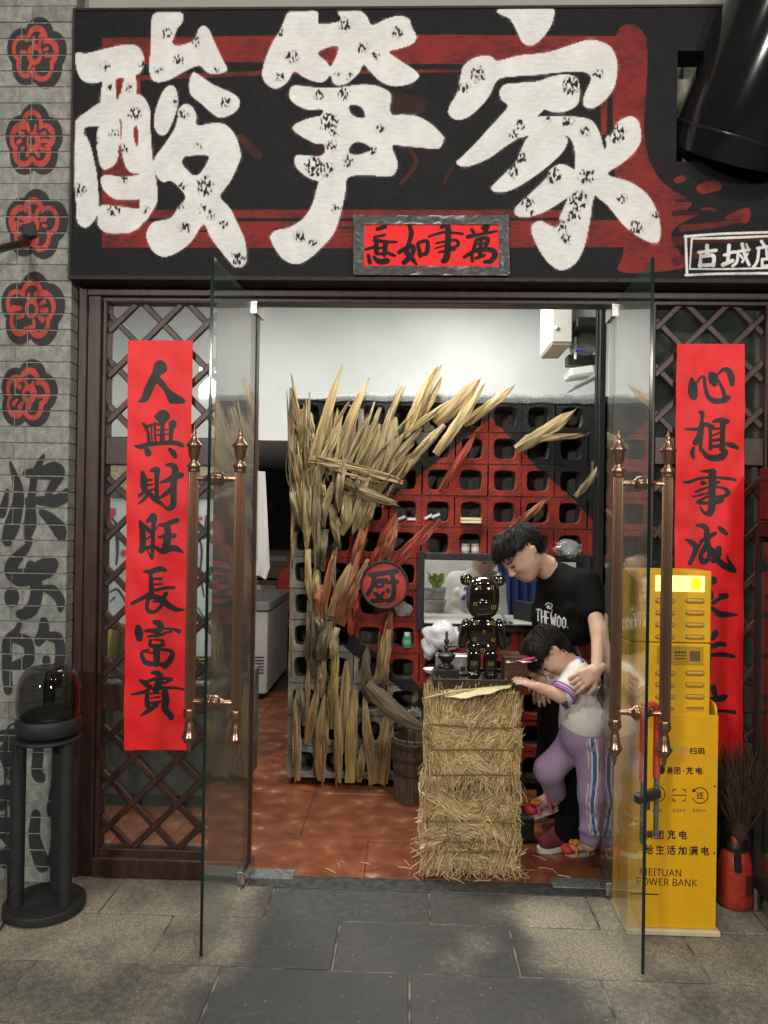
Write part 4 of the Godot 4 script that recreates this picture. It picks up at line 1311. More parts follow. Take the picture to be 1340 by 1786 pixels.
		for back in [0, 1]:
			var rows := []
			for i in 49:
				var v := i / 48.0
				var row := PackedVector3Array()
				for j in 9:
					var u := j / 8.0
					var px: float = lerpf(lerpf(q[0].x, q[1].x, u), lerpf(q[3].x, q[2].x, u), v)
					var py: float = lerpf(lerpf(q[0].y, q[1].y, u), lerpf(q[3].y, q[2].y, u), v)
					var wob := 0.0026 * sin(v * 23.0 + u * 4.0 + side) + 0.0018 * sin(v * 51.0 - u * 7.0) + 0.0014 * sin(v * 37.0 + u * 19.0 + side * 2.0) + (0.004 * pow(v, 6.0) * sin(u * 5.0 + 1.0))
					row.append(P(px, py, z) + Vector3(0, 0, wob + 0.003 - 0.0008 * back))
				rows.append(row)
			g.grid(rows, false, back == 0)
		part("paper", g, m, t)

# ---------------------------------------------------------------- frameless glass doors
func glass_doors() -> void:
	for side in [0, 1]:
		var hinge: Vector3 = [PY(438, 1514, 0.012), PY(1050, 1532, 0.012)][side]
		var front: Vector3 = [PY(351, 1668, 0.012), PY(1121, 1699, 0.012)][side]
		var top: float = [P(372, 421, front.z).y, P(1143, 421, front.z).y][side]
		top = minf(top, P(670, 533, 0).y)
		var t := thing("glass_door", ["left frameless glass door standing open with copper handles", "right frameless glass door standing open with copper handles and a red lock"][side], "door", hinge, "open glass doors of the shop")
		var dir := front - hinge
		var wide := dir.length()
		dir = dir.normalized()
		var nrm := Vector3.UP.cross(dir).normalized()   # towards +x for the left door
		var bs := Basis(dir, Vector3.UP, dir.cross(Vector3.UP))
		var hgt := top - 0.012
		var mid := hinge + dir * (wide * 0.5) + Vector3(0, hgt * 0.5, 0)
		var g := Geo.new()
		g.box(mid, Vector3(wide - 0.004, hgt, 0.010), bs)
		part("pane", g, M.glass, t)
		g = Geo.new()
		g.box(front + Vector3(0, hgt * 0.5, 0) + dir * 0.001, Vector3(0.004, hgt, 0.0105), bs, 0.001)
		part("pane_edge", g, M.green_edge, t)
		# patch fittings
		g = Geo.new()
		g.box(hinge + dir * 0.075 + Vector3(0, 0.028, 0), Vector3(0.165, 0.052, 0.030), bs, 0.002)
		part("bottom_clamp", g, M.steel, t)
		g = Geo.new()
		g.box(hinge + dir * 0.045 + Vector3(0, hgt - 0.022, 0), Vector3(0.12, 0.052, 0.030), bs, 0.002)
		part("top_clamp", g, M.steel, t)
		# handles, one on either face
		var hz: Vector3
		var yt: float
		if side == 0:
			yt = P(419, 746, front.z - 0.06).y
		else:
			yt = P(1083, 752, front.z - 0.06).y
		hz = hinge + dir * (wide - 0.085)
		hz.y = yt
		var u := 0.00192
		for s in [-1.0, 1.0]:
			var c: Vector3 = hz + nrm * (0.082 * s)
			var o := Node3D.new()
			o.name = "pull_handle"
			t.add_child(o, true)
			o.position = c - hinge
			var xf := Transform3D(Basis(), c)
			var pr := []
			for q in [[9.8, 512], [9.8, 400], [9.8, 300], [9.8, 200], [9.8, 78]]:
				pr.append(Vector2(q[0] * u, -q[1] * u))
			pr.reverse()
			pr.reverse()
			g = Geo.new()
			g.lathe(pr, 128, xf, 16, 0.0042)
			part("grip", g, M.copper, o)
			pr = []
			for q in [[0, -6], [2.2, 2], [3.4, 6], [4.4, 9], [3, 12], [6, 18], [9, 24], [14.5, 30], [14, 33], [11, 36], [10.5, 44], [9, 52], [6, 57], [7, 61], [13, 68], [12, 71], [10, 73], [11, 76], [10, 80]]:
				pr.append(Vector2(q[0] * u, -q[1] * u))
			g = Geo.new()
			pr.reverse()
			g.lathe(pr, 28, xf)
			part("top_finial", g, M.copper, o)
			pr = []
			for q in [[10, 508], [11.5, 512], [10.5, 515], [12, 519], [10, 524], [6, 529], [8, 534], [9.5, 545], [11, 553], [13.8, 558], [13.5, 561], [8, 570], [4, 575], [4.5, 579], [3.5, 583], [0, 592]]:
				pr.append(Vector2(q[0] * u, -q[1] * u))
			pr.reverse()
			g = Geo.new()
			g.lathe(pr, 28, xf)
			part("bottom_finial", g, M.copper, o)
			for yy in [91.0, 495.0]:
				var e := hz - Vector3(0, yy * u, 0)
				g = Geo.new()
				var turn := Basis(Vector3.UP.cross(nrm * s).normalized(), nrm * s, Vector3.UP.cross(nrm * s).normalized().cross(nrm * s))
				pr = []
				for q in [[13.5, 3], [14, 5], [13, 7], [12, 8], [13, 9], [12, 11], [8, 14], [6, 18], [5, 24], [5, 41]]:
					pr.append(Vector2(q[0] * u, q[1] * u))
				g.lathe(pr, 28, Transform3D(turn, e))
				part("standoff", g, M.copper, o)
		if side == 1:
			u_lock(hz - Vector3(0, 495.0 * u, 0), nrm, dir)
	# metal cover plates of the floor springs
	var slate := noisy(lin(0.1, 0.11, 0.11), lin(0.2, 0.21, 0.21), 5.0, 0.35, 0.03, 3, 19)
	for q in [[PY(370, 1517), PY(516, 1517), 0], [PY(962, 1541), PY(1060, 1541), 1]]:
		var a: Vector3 = q[0]
		var b: Vector3 = q[1]
		var z := PY(480, 1526).z
		var o := thing("floor_spring_cover", ["grey metal floor plate under the hinge of the left glass door", "grey metal floor plate under the hinge of the right glass door"][q[2]], "floor plate", Vector3((a.x + b.x) * 0.5, 0, z), "floor plates under the glass doors")
		var g := Geo.new()
		g.box(Vector3((a.x + b.x) * 0.5, 0.004, z), Vector3(b.x - a.x, 0.006, 0.085), Basis(), 0.002)
		part("plate", g, slate, o)
		g = Geo.new()
		for s in [-1.0, 1.0]:
			g.lathe([Vector2(0.006, 0.007), Vector2(0.006, 0.0085), Vector2(0.0, 0.009)], 12, Transform3D(Basis(), Vector3((a.x + b.x) * 0.5 + s * (b.x - a.x) * 0.42, 0, z)))
		part("screw", g, M.steel, o)

func u_lock(rod: Vector3, nrm: Vector3, dir: Vector3) -> void:
	# hangs on the lower handle rod outside the pane
	var out_ := nrm if nrm.x > 0.0 else -nrm
	var c := rod + out_ * 0.036 + Vector3(0, 0.012, 0)
	var t := thing("u_lock", "red coated steel u-lock hanging from the right door handle", "lock", c + Vector3(0, -0.45, 0))
	var w := 0.036
	var ax := (out_ * 0.78 - dir * 0.62).normalized()
	var arc := []
	arc.append(c - ax * w + Vector3(0, -0.235, 0))
	for i in 13:
		var a := PI - PI * i / 12.0
		arc.append(c + ax * (cos(a) * w) + Vector3(0, sin(a) * w - 0.02, 0))
	arc.append(c + ax * w + Vector3(0, -0.235, 0))
	var g := Geo.new()
	g.tube(arc, 0.0125, 14)
	part("red_sleeve", g, mat(lin(0.5, 0.06, 0.035), 0.45), t)
	var st := noisy(lin(0.08, 0.085, 0.08), lin(0.16, 0.16, 0.15), 6.0, 0.35, 0.03, 3, 20)
	for s in [-1.0, 1.0]:
		g = Geo.new()
		g.tube([c + ax * (w * s) + Vector3(0, -0.23, 0), c + ax * (w * s) + Vector3(0, -0.435, 0), c + ax * (w * s) + Vector3(0, -0.445, 0)], [0.0085, 0.0085, 0.005], 12)
		part("leg", g, st, t)
	g = Geo.new()
	var bs := Basis(ax, Vector3.UP, ax.cross(Vector3.UP))
	g.box(c + Vector3(0, -0.29, 0) - ax * 0.01, Vector3(0.115, 0.036, 0.034), bs, 0.008)
	part("lock_body", g, mat(lin(0.03, 0.032, 0.033), 0.3), t)
	g = Geo.new()
	g.box(c + Vector3(0, -0.322, 0) - ax * 0.005, Vector3(0.014, 0.034, 0.004), bs, 0.001)
	part("key", g, M.steel, t)

# ---------------------------------------------------------------- wall of hollow blocks
const ZW := -1.10
var hole_r := 0.062

func cell_px(k: float, j: float) -> Vector2:   # centre of a cell in the photograph
	return Vector2(882.0 + 57.6 * k, 727.5 + 56.2 * j)

func block_wall() -> void:
	var c00 := P(cell_px(0, 0).x, cell_px(0, 0).y, ZW)
	var cw := (P(cell_px(3, 0).x, cell_px(0, 0).y, ZW).x - P(cell_px(-6, 0).x, cell_px(0, 0).y, ZW).x) / 9.0
	var chh := c00.y / 11.72
	# painted and bare areas
	var X0 := c00.x - 6.6 * cw
	var X1 := c00.x + 7.0 * cw
	var Y1 := c00.y + chh * 0.9
	var W := 1024
	var H := 820
	var spot := func(px, py):
		var p := P(px, py, ZW)
		return Vector2((p.x - X0) / (X1 - X0), (Y1 - p.y) / Y1)
	var red := Paint.new(W, H, spot)
	red.poly([857, 728, 890, 764, 940, 818, 1000, 870, 1062, 940, 1200, 1080, 1200, 1330, 770, 1330, 742, 1220, 690, 1172, 636, 1142, 604, 1108, 590, 1060, 560, 985, 590, 950, 640, 895, 694, 858, 720, 838, 780, 792, 830, 750], 0, 0, 1, 1, false)
	var bare := Paint.new(W, H, spot)
	bare.poly([490, 930, 548, 925, 560, 1010, 590, 1110, 650, 1160, 730, 1215, 760, 1400, 490, 1400], 0, 0, 1, 1, false)
	bare.poly([1030, 805, 1050, 795, 1055, 850, 1035, 860], 0, 0, 1, 0.7, false)
	bare.brush([720, 960, 30, 745, 930, 26, 760, 915, 36, 800, 910, 26], 0, 0, 1, 0.9)
	bare.brush([610, 740, 60, 640, 745, 50], 0, 0, 1, 0.8)
	bare.brush([740, 755, 40], 0, 0, 1, 0.8)
	var edge := Paint.new(W, H, spot)     # black band along the lower edge of the red
	edge.brush([590, 1060, 20, 606, 1112, 26, 650, 1150, 24, 700, 1185, 26, 735, 1220, 26])
	var rb := red.bytes(4)
	var bb := bare.bytes(4)
	var eb := edge.bytes(2)
	var n1 := noise_bytes(W, H, 0.06, 4, 81)
	var n2 := noise_bytes(W, H, 0.3, 2, 82)
	var n3 := noise_bytes(W, H, 0.02, 4, 83)
	var o := PackedByteArray()
	o.resize(W * H * 3)
	for i in W * H:
		var a := n1[i] / 255.0
		var b := n2[i] / 255.0
		var c := n3[i] / 255.0
		var r := 20.0 + 18.0 * a + 10.0 * b
		var g2 := r
		var bl := r * 1.05
		var kb := clampf((bb[i] / 255.0 - 0.35 + (a - 0.5) * 0.5) * 4.0, 0, 1)
		var kr := clampf((rb[i] / 255.0 - 0.38 + (a - 0.5) * 0.35) * 6.0, 0, 1)
		var ke := eb[i] / 255.0
		var gr := 108.0 + 50.0 * c + 24.0 * (b - 0.5)
		r = lerpf(r, gr, kb * (1.0 - ke))
		g2 = lerpf(g2, gr * 0.97, kb * (1.0 - ke))
		bl = lerpf(bl, gr * 0.89, kb * (1.0 - ke))
		kr *= 1.0 - 0.95 * ke
		if a > 0.80:
			kr *= 0.35
		r = lerpf(r, 104 + 62 * c + 26 * (b - 0.5), kr)
		g2 = lerpf(g2, 40 + 14 * c, kr)
		bl = lerpf(bl, 30 + 12 * c, kr)
		o[i * 3] = int(r)
		o[i * 3 + 1] = int(g2)
		o[i * 3 + 2] = int(bl)
	var m := mat(Color.WHITE, 0.76, 0.0, 0.35)
	m.albedo_texture = picture(W, H, o)
	m.vertex_color_use_as_albedo = true
	m.heightmap_enabled = true
	m.heightmap_texture = ImageTexture.create_from_image(Image.create_from_data(W, H, false, Image.FORMAT_L8, n2))
	m.heightmap_scale = 0.5
	var t := thing("block_wall", "wall of hollow concrete blocks painted black and red behind the doorway", "wall", Vector3(c00.x, 0, ZW - 0.1))
	var depth := 0.19
	var inner := noisy(lin(0.10, 0.095, 0.088), lin(0.15, 0.14, 0.13), 5.0, 0.95, 0.03, 3, 43)
	for j in 12:
		var yc := c00.y - chh * j
		var yb: float = maxf(yc - chh * 0.5, 0.001)
		var ytop := yc + chh * 0.5
		var k := -6 if j % 2 == 0 else -7
		while k < 6:
			var k0 := maxi(k, -6)
			var k1 := mini(k + 1, 6)
			# opening of the kitchen window: rows 5 and 6, columns -2 .. 2
			var cells := []
			for q in range(k0, k1 + 1):
				if not ((j == 5 or j == 6) and q >= -2 and q <= 2):
					cells.append(q)
			k += 2
			if cells.is_empty():
				continue
			var g := Geo.new()
			g.uvf = func(p: Vector3, _n): return Vector2((p.x - X0) / (X1 - X0), (Y1 - p.y) / Y1)
			var tone := rng.randf_range(0.85, 1.12)
			g.col = Color(tone, tone, tone)
			var zf := ZW + rng.randf_range(-0.004, 0.003)
			var h2 := Geo.new()
			for q in cells:
				var x0: float = c00.x + cw * (q - 0.5) + (0.003 if q == cells[0] else 0.0)
				var x1: float = c00.x + cw * (q + 0.5) - (0.003 if q == cells[-1] else 0.0)
				cell(g, h2, x0, x1, yb + 0.003, ytop - 0.003, zf, depth)
			# outside faces
			var xa: float = c00.x + cw * (cells[0] - 0.5) + 0.003
			var xb: float = c00.x + cw * (cells[-1] + 0.5) - 0.003
			for s in [0, 1]:
				var x: float = [xa, xb][s]
				g.quad(Vector3(x, yb + 0.003, zf), Vector3(x, ytop - 0.003, zf), Vector3(x, ytop - 0.003, zf - depth), Vector3(x, yb + 0.003, zf - depth), [Vector3.LEFT, Vector3.RIGHT][s])
			for s in [0, 1]:
				var y: float = [yb + 0.003, ytop - 0.003][s]
				g.quad(Vector3(xa, y, zf), Vector3(xb, y, zf), Vector3(xb, y, zf - depth), Vector3(xa, y, zf - depth), [Vector3.DOWN, Vector3.UP][s])
			var bl2 := part("block", g, m, t)
			part("hollow", h2, inner, bl2)
	# mortar sheet behind the joints, leaving the opening free
	var g3 := Geo.new()
	var wx0 := c00.x + cw * -2.5
	var wx1 := c00.x + cw * 2.5
	var wy1 := c00.y - chh * 4.5
	var wy0 := c00.y - chh * 6.5
	var ya := c00.y + chh * 0.5 - 0.004
	var xa2 := c00.x - cw * 6.5 + 0.006
	var xb2 := c00.x + cw * 6.5 - 0.006
	for q in [[xa2, 0.0, wx0, ya], [wx1, 0.0, xb2, ya], [wx0, 0.0, wx1, wy0], [wx0, wy1, wx1, ya]]:
		g3.span(Vector3(q[0], q[1], ZW - depth - 0.012), Vector3(q[2], q[3], ZW - depth - 0.002))
	part("rear_render", g3, inner, t)
	g3 = Geo.new()
	for j in 12:
		var y := c00.y - chh * (j - 0.5)
		for q in ([[xa2, wx0], [wx1, xb2]] if j == 6 else [[xa2, xb2]]):
			g3.span(Vector3(q[0], y - 0.005, ZW - 0.12), Vector3(q[1], y + 0.005, ZW - 0.012))
	part("bed_joint", g3, inner, t)
	# rough capping course
	var cap := noisy(lin(0.10, 0.11, 0.11), lin(0.34, 0.36, 0.36), 9.0, 0.6, 0.05, 4, 24, 0.5)
	g3 = Geo.new()
	var rows := []
	for i in 61:
		var x := lerpf(xa2 + 0.1, xb2, i / 60.0)
		var hgt := 0.046 + 0.006 * sin(i * 1.7) + rng.randf_range(-0.005, 0.005)
		if i < 7:
			hgt *= i / 7.0 + 0.05
		rows.append(PackedVector3Array([Vector3(x, ya - 0.005, ZW - 0.2), Vector3(x, ya + hgt * 0.9, ZW - 0.19), Vector3(x, ya + hgt, ZW - 0.05), Vector3(x, ya + hgt * 0.9 + rng.randf_range(-0.003, 0.003), ZW + 0.006), Vector3(x, ya + hgt * 0.4, ZW + 0.014 + rng.randf_range(-0.003, 0.003)), Vector3(x, ya - 0.006 + rng.randf_range(-0.004, 0.004), ZW + 0.006)]))
	g3.grid(rows, false, false)
	part("capping", g3, cap, t)
	# black steel frame and shelf of the serving window
	var f := thing("serving_window", "black framed serving window in the block wall with a pale shelf", "window", Vector3(c00.x, wy0, ZW))
	for q in [[wx0 - 0.02, wy0 - 0.045, wx0 + 0.022, wy1 + 0.04], [wx1 - 0.022, wy0 - 0.045, wx1 + 0.02, wy1 + 0.04], [wx0 + 0.0225, wy1 - 0.004, wx1 - 0.0225, wy1 + 0.035], [wx0 + 0.0225, wy0 - 0.045, wx1 - 0.0225, wy0 - 0.001]]:
		g3 = Geo.new()
		g3.span(Vector3(q[0], q[1], ZW - 0.17), Vector3(q[2], q[3], ZW + 0.022), 0.004)
		part("frame_bar", g3, M.black_rough, f)
	g3 = Geo.new()
	g3.span(Vector3(wx0 + 0.023, wy0, ZW - 0.3), Vector3(wx1 - 0.023, wy0 + 0.012, ZW + 0.05), 0.003)
	part("shelf", g3, mat(lin(0.5, 0.5, 0.47), 0.4), f)
	# things kept in the hollows of the wall
	niche_things(c00, cw, chh)
	kitchen_sign()

func cell(g: Geo, h2: Geo, x0: float, x1: float, y0: float, y1: float, z: float, depth: float) -> void:
	var cx := (x0 + x1) * 0.5 + rng.randf_range(-0.002, 0.002)
	var cy := (y0 + y1) * 0.5
	var hx := hole_r + rng.randf_range(-0.003, 0.002)
	var hy := minf(hole_r - 0.004, (y1 - y0) * 0.36)
	var inn := []
	var outr := []
	var n := 20
	for i in n:
		var a := TAU * (i + 0.5) / n
		var d := Vector2(cos(a), sin(a))
		var e := 5.0
		var s := pow(pow(absf(d.x), e) + pow(absf(d.y), e), -1.0 / e)
		inn.append(Vector2(cx + d.x * s * hx, cy + d.y * s * hy))
		var s2 := 1.0 / maxf(absf(d.x), absf(d.y))
		outr.append(Vector2(clampf(cx + d.x * s2 * (x1 - x0) * 0.5, x0, x1), clampf(cy + d.y * s2 * (y1 - y0) * 0.5, y0, y1)))
	# corners of the outline are added as fans
	for i in n:
		var k := (i + 1) % n
		var a := Vector3(inn[i].x, inn[i].y, z)
		var b := Vector3(inn[k].x, inn[k].y, z)
		var c := Vector3(outr[k].x, outr[k].y, z)
		var d := Vector3(outr[i].x, outr[i].y, z)
		g.quad(a, b, c, d, Vector3.BACK)
		if absf(c.x - d.x) > 1e-5 and absf(c.y - d.y) > 1e-5:
			var q := Vector3(x0 if c.x < cx else x1, y0 if c.y < cy else y1, z)
			g.tri(c, d, q, Vector3.BACK)
		# rounded lip, then the hollow
		var ia := Vector3(cx + (inn[i].x - cx) * 0.94, cy + (inn[i].y - cy) * 0.94, z - 0.006)
		var ib := Vector3(cx + (inn[k].x - cx) * 0.94, cy + (inn[k].y - cy) * 0.94, z - 0.006)
		var nn := (Vector3(cx - inn[i].x, cy - inn[i].y, 0).normalized() + Vector3.BACK).normalized()
		g.quad(a, b, ib, ia, nn)
		var nh := Vector3(cx - inn[i].x, cy - inn[i].y, 0).normalized()
		g.quad(ia, ib, ib - Vector3(0, 0, 0.02), ia - Vector3(0, 0, 0.02), nh)
		h2.quad(ia - Vector3(0, 0, 0.02), ib - Vector3(0, 0, 0.02), ib - Vector3(0, 0, depth - 0.03), ia - Vector3(0, 0, depth - 0.03), nh)
		h2.tri(ia - Vector3(0, 0, depth - 0.03), ib - Vector3(0, 0, depth - 0.03), Vector3(cx, cy, z - depth + 0.024), Vector3.BACK)

func niche_things(c00: Vector3, cw: float, chh: float) -> void:
	var floor_of := func(j: int): return c00.y - chh * j - (hole_r - 0.004) * 0.94
	# two flat cartons
	for q in [[0, "lower flat yellow-white carton in a hollow of the block wall"], [1, "upper flat yellow-white carton in a hollow of the block wall"]]:
		var y: float = P(822, 913, ZW + 0.03).y + 0.0165 * q[0]
		var t := thing("flat_carton", q[1], "carton", Vector3(P(821, 913, ZW).x, y, ZW - 0.04), "flat cartons in the block wall")
		var g := Geo.new()
		g.box(Vector3(P(821, 913, ZW).x, y + 0.008, ZW - 0.015), Vector3(0.115, 0.0155, 0.09), Basis(Vector3.UP, 0.03 * q[0]), 0.001)
		part("box", g, mat(lin(0.6, 0.48, 0.22), 0.6), t)
		g = Geo.new()
		g.box(Vector3(P(821, 913, ZW).x, y + 0.008, ZW + 0.030), Vector3(0.10, 0.008, 0.001), Basis(Vector3.UP, 0.03 * q[0]))
		part("print", g, mat(lin(0.75, 0.7, 0.55), 0.6), t)
	# two small tins
	for q in [[812, "left small grey tin in a hollow of the block wall"], [829, "right small grey tin in a hollow of the block wall"]]:
		var c := P(q[0], 965, ZW - 0.03)
		var t := thing("small_tin", q[1], "tin", Vector3(c.x, floor_of.call(4), c.z), "small tins in the block wall")
		var g := Geo.new()
		g.lathe([Vector2(0.021, 0.0), Vector2(0.023, 0.002), Vector2(0.023, 0.05), Vector2(0.021, 0.053)], 20, Transform3D(Basis(), t.position))
		part("can", g, mat(lin(0.33, 0.3, 0.27), 0.4), t)
		g = Geo.new()
		g.lathe([Vector2(0.0235, 0.014), Vector2(0.0235, 0.036)], 20, Transform3D(Basis(), t.position))
		part("paper_band", g, mat(lin(0.6, 0.58, 0.52), 0.6), t)
	# green pill bottle
	var p := P(710, 1130, ZW - 0.01)
	p.y = floor_of.call(7)
	var t2 := thing("pill_bottle", "small green bottle with white cap in a hollow of the red wall", "bottle", p)
	var g2 := Geo.new()
	g2.lathe([Vector2(0.024, 0), Vector2(0.026, 0.003), Vector2(0.026, 0.055), Vector2(0.02, 0.062), Vector2(0.016, 0.064)], 24, Transform3D(Basis(), p))
	part("body", g2, mat(lin(0.05, 0.26, 0.16), 0.4), t2)
	g2 = Geo.new()
	g2.lathe([Vector2(0.0262, 0.022), Vector2(0.0262, 0.046)], 24, Transform3D(Basis(), p))
	part("label_band", g2, mat(lin(0.2, 0.45, 0.33), 0.5), t2)
	g2 = Geo.new()
	g2.lathe([Vector2(0.0175, 0.064), Vector2(0.0175, 0.08), Vector2(0.015, 0.083), Vector2(0, 0.083)], 24, Transform3D(Basis(), p), 0)
	part("cap", g2, mat(lin(0.75, 0.75, 0.72), 0.4), t2)
	# loose packets
	for q in [[700, 905, 0.4, "tilted small silver packet in a hollow left of the green bottle"], [718, 907, 0.02, "flat small silver packet lying in a hollow of the wall"], [747, 903, 0.55, "small pale packet leaning in the hollow beside the red leaves"], [760, 901, 0.4, "small pale packet under the tip of the red leaves"]]:
		var c := P(q[0], q[1], ZW - 0.012)
		var o := thing("small_packet", q[3], "packet", c, "small packets in the block wall")
		var g := Geo.new()
		g.box(c + Vector3(0, 0.004, 0), Vector3(0.05, 0.016, 0.03), Basis(Vector3.BACK, q[2]), 0.002)
		part("wrapper", g, mat(lin(0.4, 0.42, 0.46), 0.3), o)
		g = Geo.new()
		g.box(c + Vector3(0, 0.004, 0.0158), Vector3(0.034, 0.008, 0.001), Basis(Vector3.BACK, q[2]))
		part("print", g, mat(lin(0.62, 0.62, 0.66), 0.5), o)
	# crumpled clear bag in the hollow above the man's back
	var cb := P(990, 957, ZW + 0.02)
	var bag := thing("clear_plastic_bag", "crumpled clear plastic bag stuffed in the wall above the man's back", "bag", cb)
	crumple(bag, "film", cb, Vector3(0.07, 0.045, 0.05), 91)
	var cb2 := P(704, 1062, ZW + 0.012)
	var bag2 := thing("clear_plastic_bag", "crumpled clear plastic film in the wall under the round sign", "bag", cb2)
	crumple(bag2, "film", cb2, Vector3(0.045, 0.035, 0.03), 92)

func crumple(parent: Node, called: String, c: Vector3, r: Vector3, seed_: int, m: Material = null) -> void:
	var nz := FastNoiseLite.new()
	nz.seed = seed_
	nz.frequency = 1.4
	var g := Geo.new()
	var rows := []
	for i in 15:
		var phi := -PI / 2 + PI * i / 14.0
		var row := PackedVector3Array()
		for j in 22:
			var th := TAU * j / 22
			var d := Vector3(cos(phi) * cos(th), sin(phi), cos(phi) * sin(th))
			if i == 0 or i == 14:
				d = Vector3(0, signf(phi), 0)
			row.append(c + d * r * (1.0 + 0.5 * nz.get_noise_3dv(d * 0.7) + 0.22 * absf(nz.get_noise_3dv(d * 1.9))))
		rows.append(row)
	g.grid(rows, true, true)
	if m == null:
		if not M.has("film"):
			M.film = mat(Color(0.85, 0.86, 0.88, 0.22), 0.08)
			M.film.transparency = BaseMaterial3D.TRANSPARENCY_ALPHA
		m = M.film
	part(called, g, m, parent)

func kitchen_sign() -> void:
	var z := ZW + 0.10
	var c := P(490 + 808 / 4.467, 850 + 760 / 4.467, z)
	var r := P(490 + 998 / 4.467, 850 + 760 / 4.467, z).x - c.x
	var W := 256
	var spot := func(px, py):
		var p := P(px, py, z)
		return Vector2((p.x - c.x) / (2 * r) + 0.5, (c.y - p.y) / (2 * r) + 0.5)
	var bk := Paint.new(W, W, spot)
	for q in [[700, 682, 40, 900, 655, 46], [728, 690, 42, 718, 760, 40, 680, 830, 38], [750, 728, 30, 825, 718, 28], [750, 775, 26, 745, 745, 22, 795, 740, 24, 790, 770, 24, 750, 775, 22], [735, 828, 36, 765, 852, 32], [800, 822, 26, 780, 850, 26], [715, 885, 38, 795, 880, 36], [825, 742, 28, 905, 735, 36], [868, 690, 38, 882, 780, 40, 870, 865, 42, 830, 885, 38], [835, 805, 40]]:
		bk.brush(q, 490, 850, 4.467)
	var kb := bk.bytes()
	var n1 := noise_bytes(W, W, 0.03, 4, 95)
	var o := PackedByteArray()
	o.resize(W * W * 3)
	for i in W * W:
		var k := kb[i] / 255.0
		var n := n1[i] / 255.0
		o[i * 3] = int(lerpf(140 + 40 * n, 22, k))
		o[i * 3 + 1] = int(lerpf(40 + 16 * n, 22, k))
		o[i * 3 + 2] = int(lerpf(34 + 14 * n, 24, k))
	var m := mat(Color.WHITE, 0.6)
	m.albedo_texture = picture(W, W, o)
	var t := thing("round_sign", "round red kitchen sign with one black character and black rim", "sign", c - Vector3(0, r, 0.05))
	var g := Geo.new()
	g.uvf = func(p: Vector3, _n): return Vector2((p.x - c.x) / (2 * r) + 0.5, (c.y - p.y) / (2 * r) + 0.5)
	var turn := Basis(Vector3.RIGHT, PI / 2)
	g.lathe([Vector2(r * 0.93, -0.03), Vector2(r * 0.93, 0.0), Vector2(0.0, 0.0005)], 48, Transform3D(turn, c))
	part("face", g, m, t)
	g = Geo.new()
	g.lathe([Vector2(r * 0.9, -0.034), Vector2(r * 0.99, -0.03), Vector2(r, -0.02), Vector2(r, 0.006), Vector2(r * 0.98, 0.011), Vector2(r * 0.92, 0.011), Vector2(r * 0.9, 0.004)], 48, Transform3D(turn, c), 0, 0.0, false)
	part("rim", g, M.black_rough, t)

# ---------------------------------------------------------------- dried leaf sheaths on the wall
func leaf_mats() -> Array:
	var out_ := []
	var pal := [
		[lin(0.27, 0.19, 0.08), lin(0.58, 0.44, 0.22)],     # 0 straw
		[lin(0.21, 0.15, 0.07), lin(0.50, 0.385, 0.21)],     # 1 olive
		[lin(0.17, 0.12, 0.06), lin(0.42, 0.31, 0.17)],     # 2 brown olive
		[lin(0.27, 0.028, 0.012), lin(0.36, 0.22, 0.10)],    # 3 red over straw
		[lin(0.22, 0.018, 0.012), lin(0.36, 0.055, 0.028)],   # 4 red
		[lin(0.06, 0.045, 0.028), lin(0.22, 0.165, 0.10)],   # 5 weathered grey brown
		[lin(0.25, 0.16, 0.07), lin(0.40, 0.27, 0.13)],      # 6 tan
		[lin(0.28, 0.20, 0.07), lin(0.48, 0.37, 0.14)],       # 7 yellow
		[lin(0.012, 0.011, 0.010), lin(0.25, 0.19, 0.09)]]   # 8 sooty
	for i in pal.size():
		var m := mat(Color.WHITE, 0.62)
		m.albedo_texture = noise_tex(0.03, 4, 110 + i, [[0.12, pal[i][0].darkened(0.45)], [0.34, pal[i][0]], [0.55, pal[i][0].lerp(pal[i][1], 0.75)], [0.8, pal[i][1]]], 256, Vector2(3.0, 0.12))
		m.backlight_enabled = true
		m.backlight = Color(0.12, 0.1, 0.05)
		m.vertex_color_use_as_albedo = true
		m.heightmap_enabled = true
		m.heightmap_texture = m.albedo_texture
		m.heightmap_scale = 0.1
		out_.append(m)
	return out_

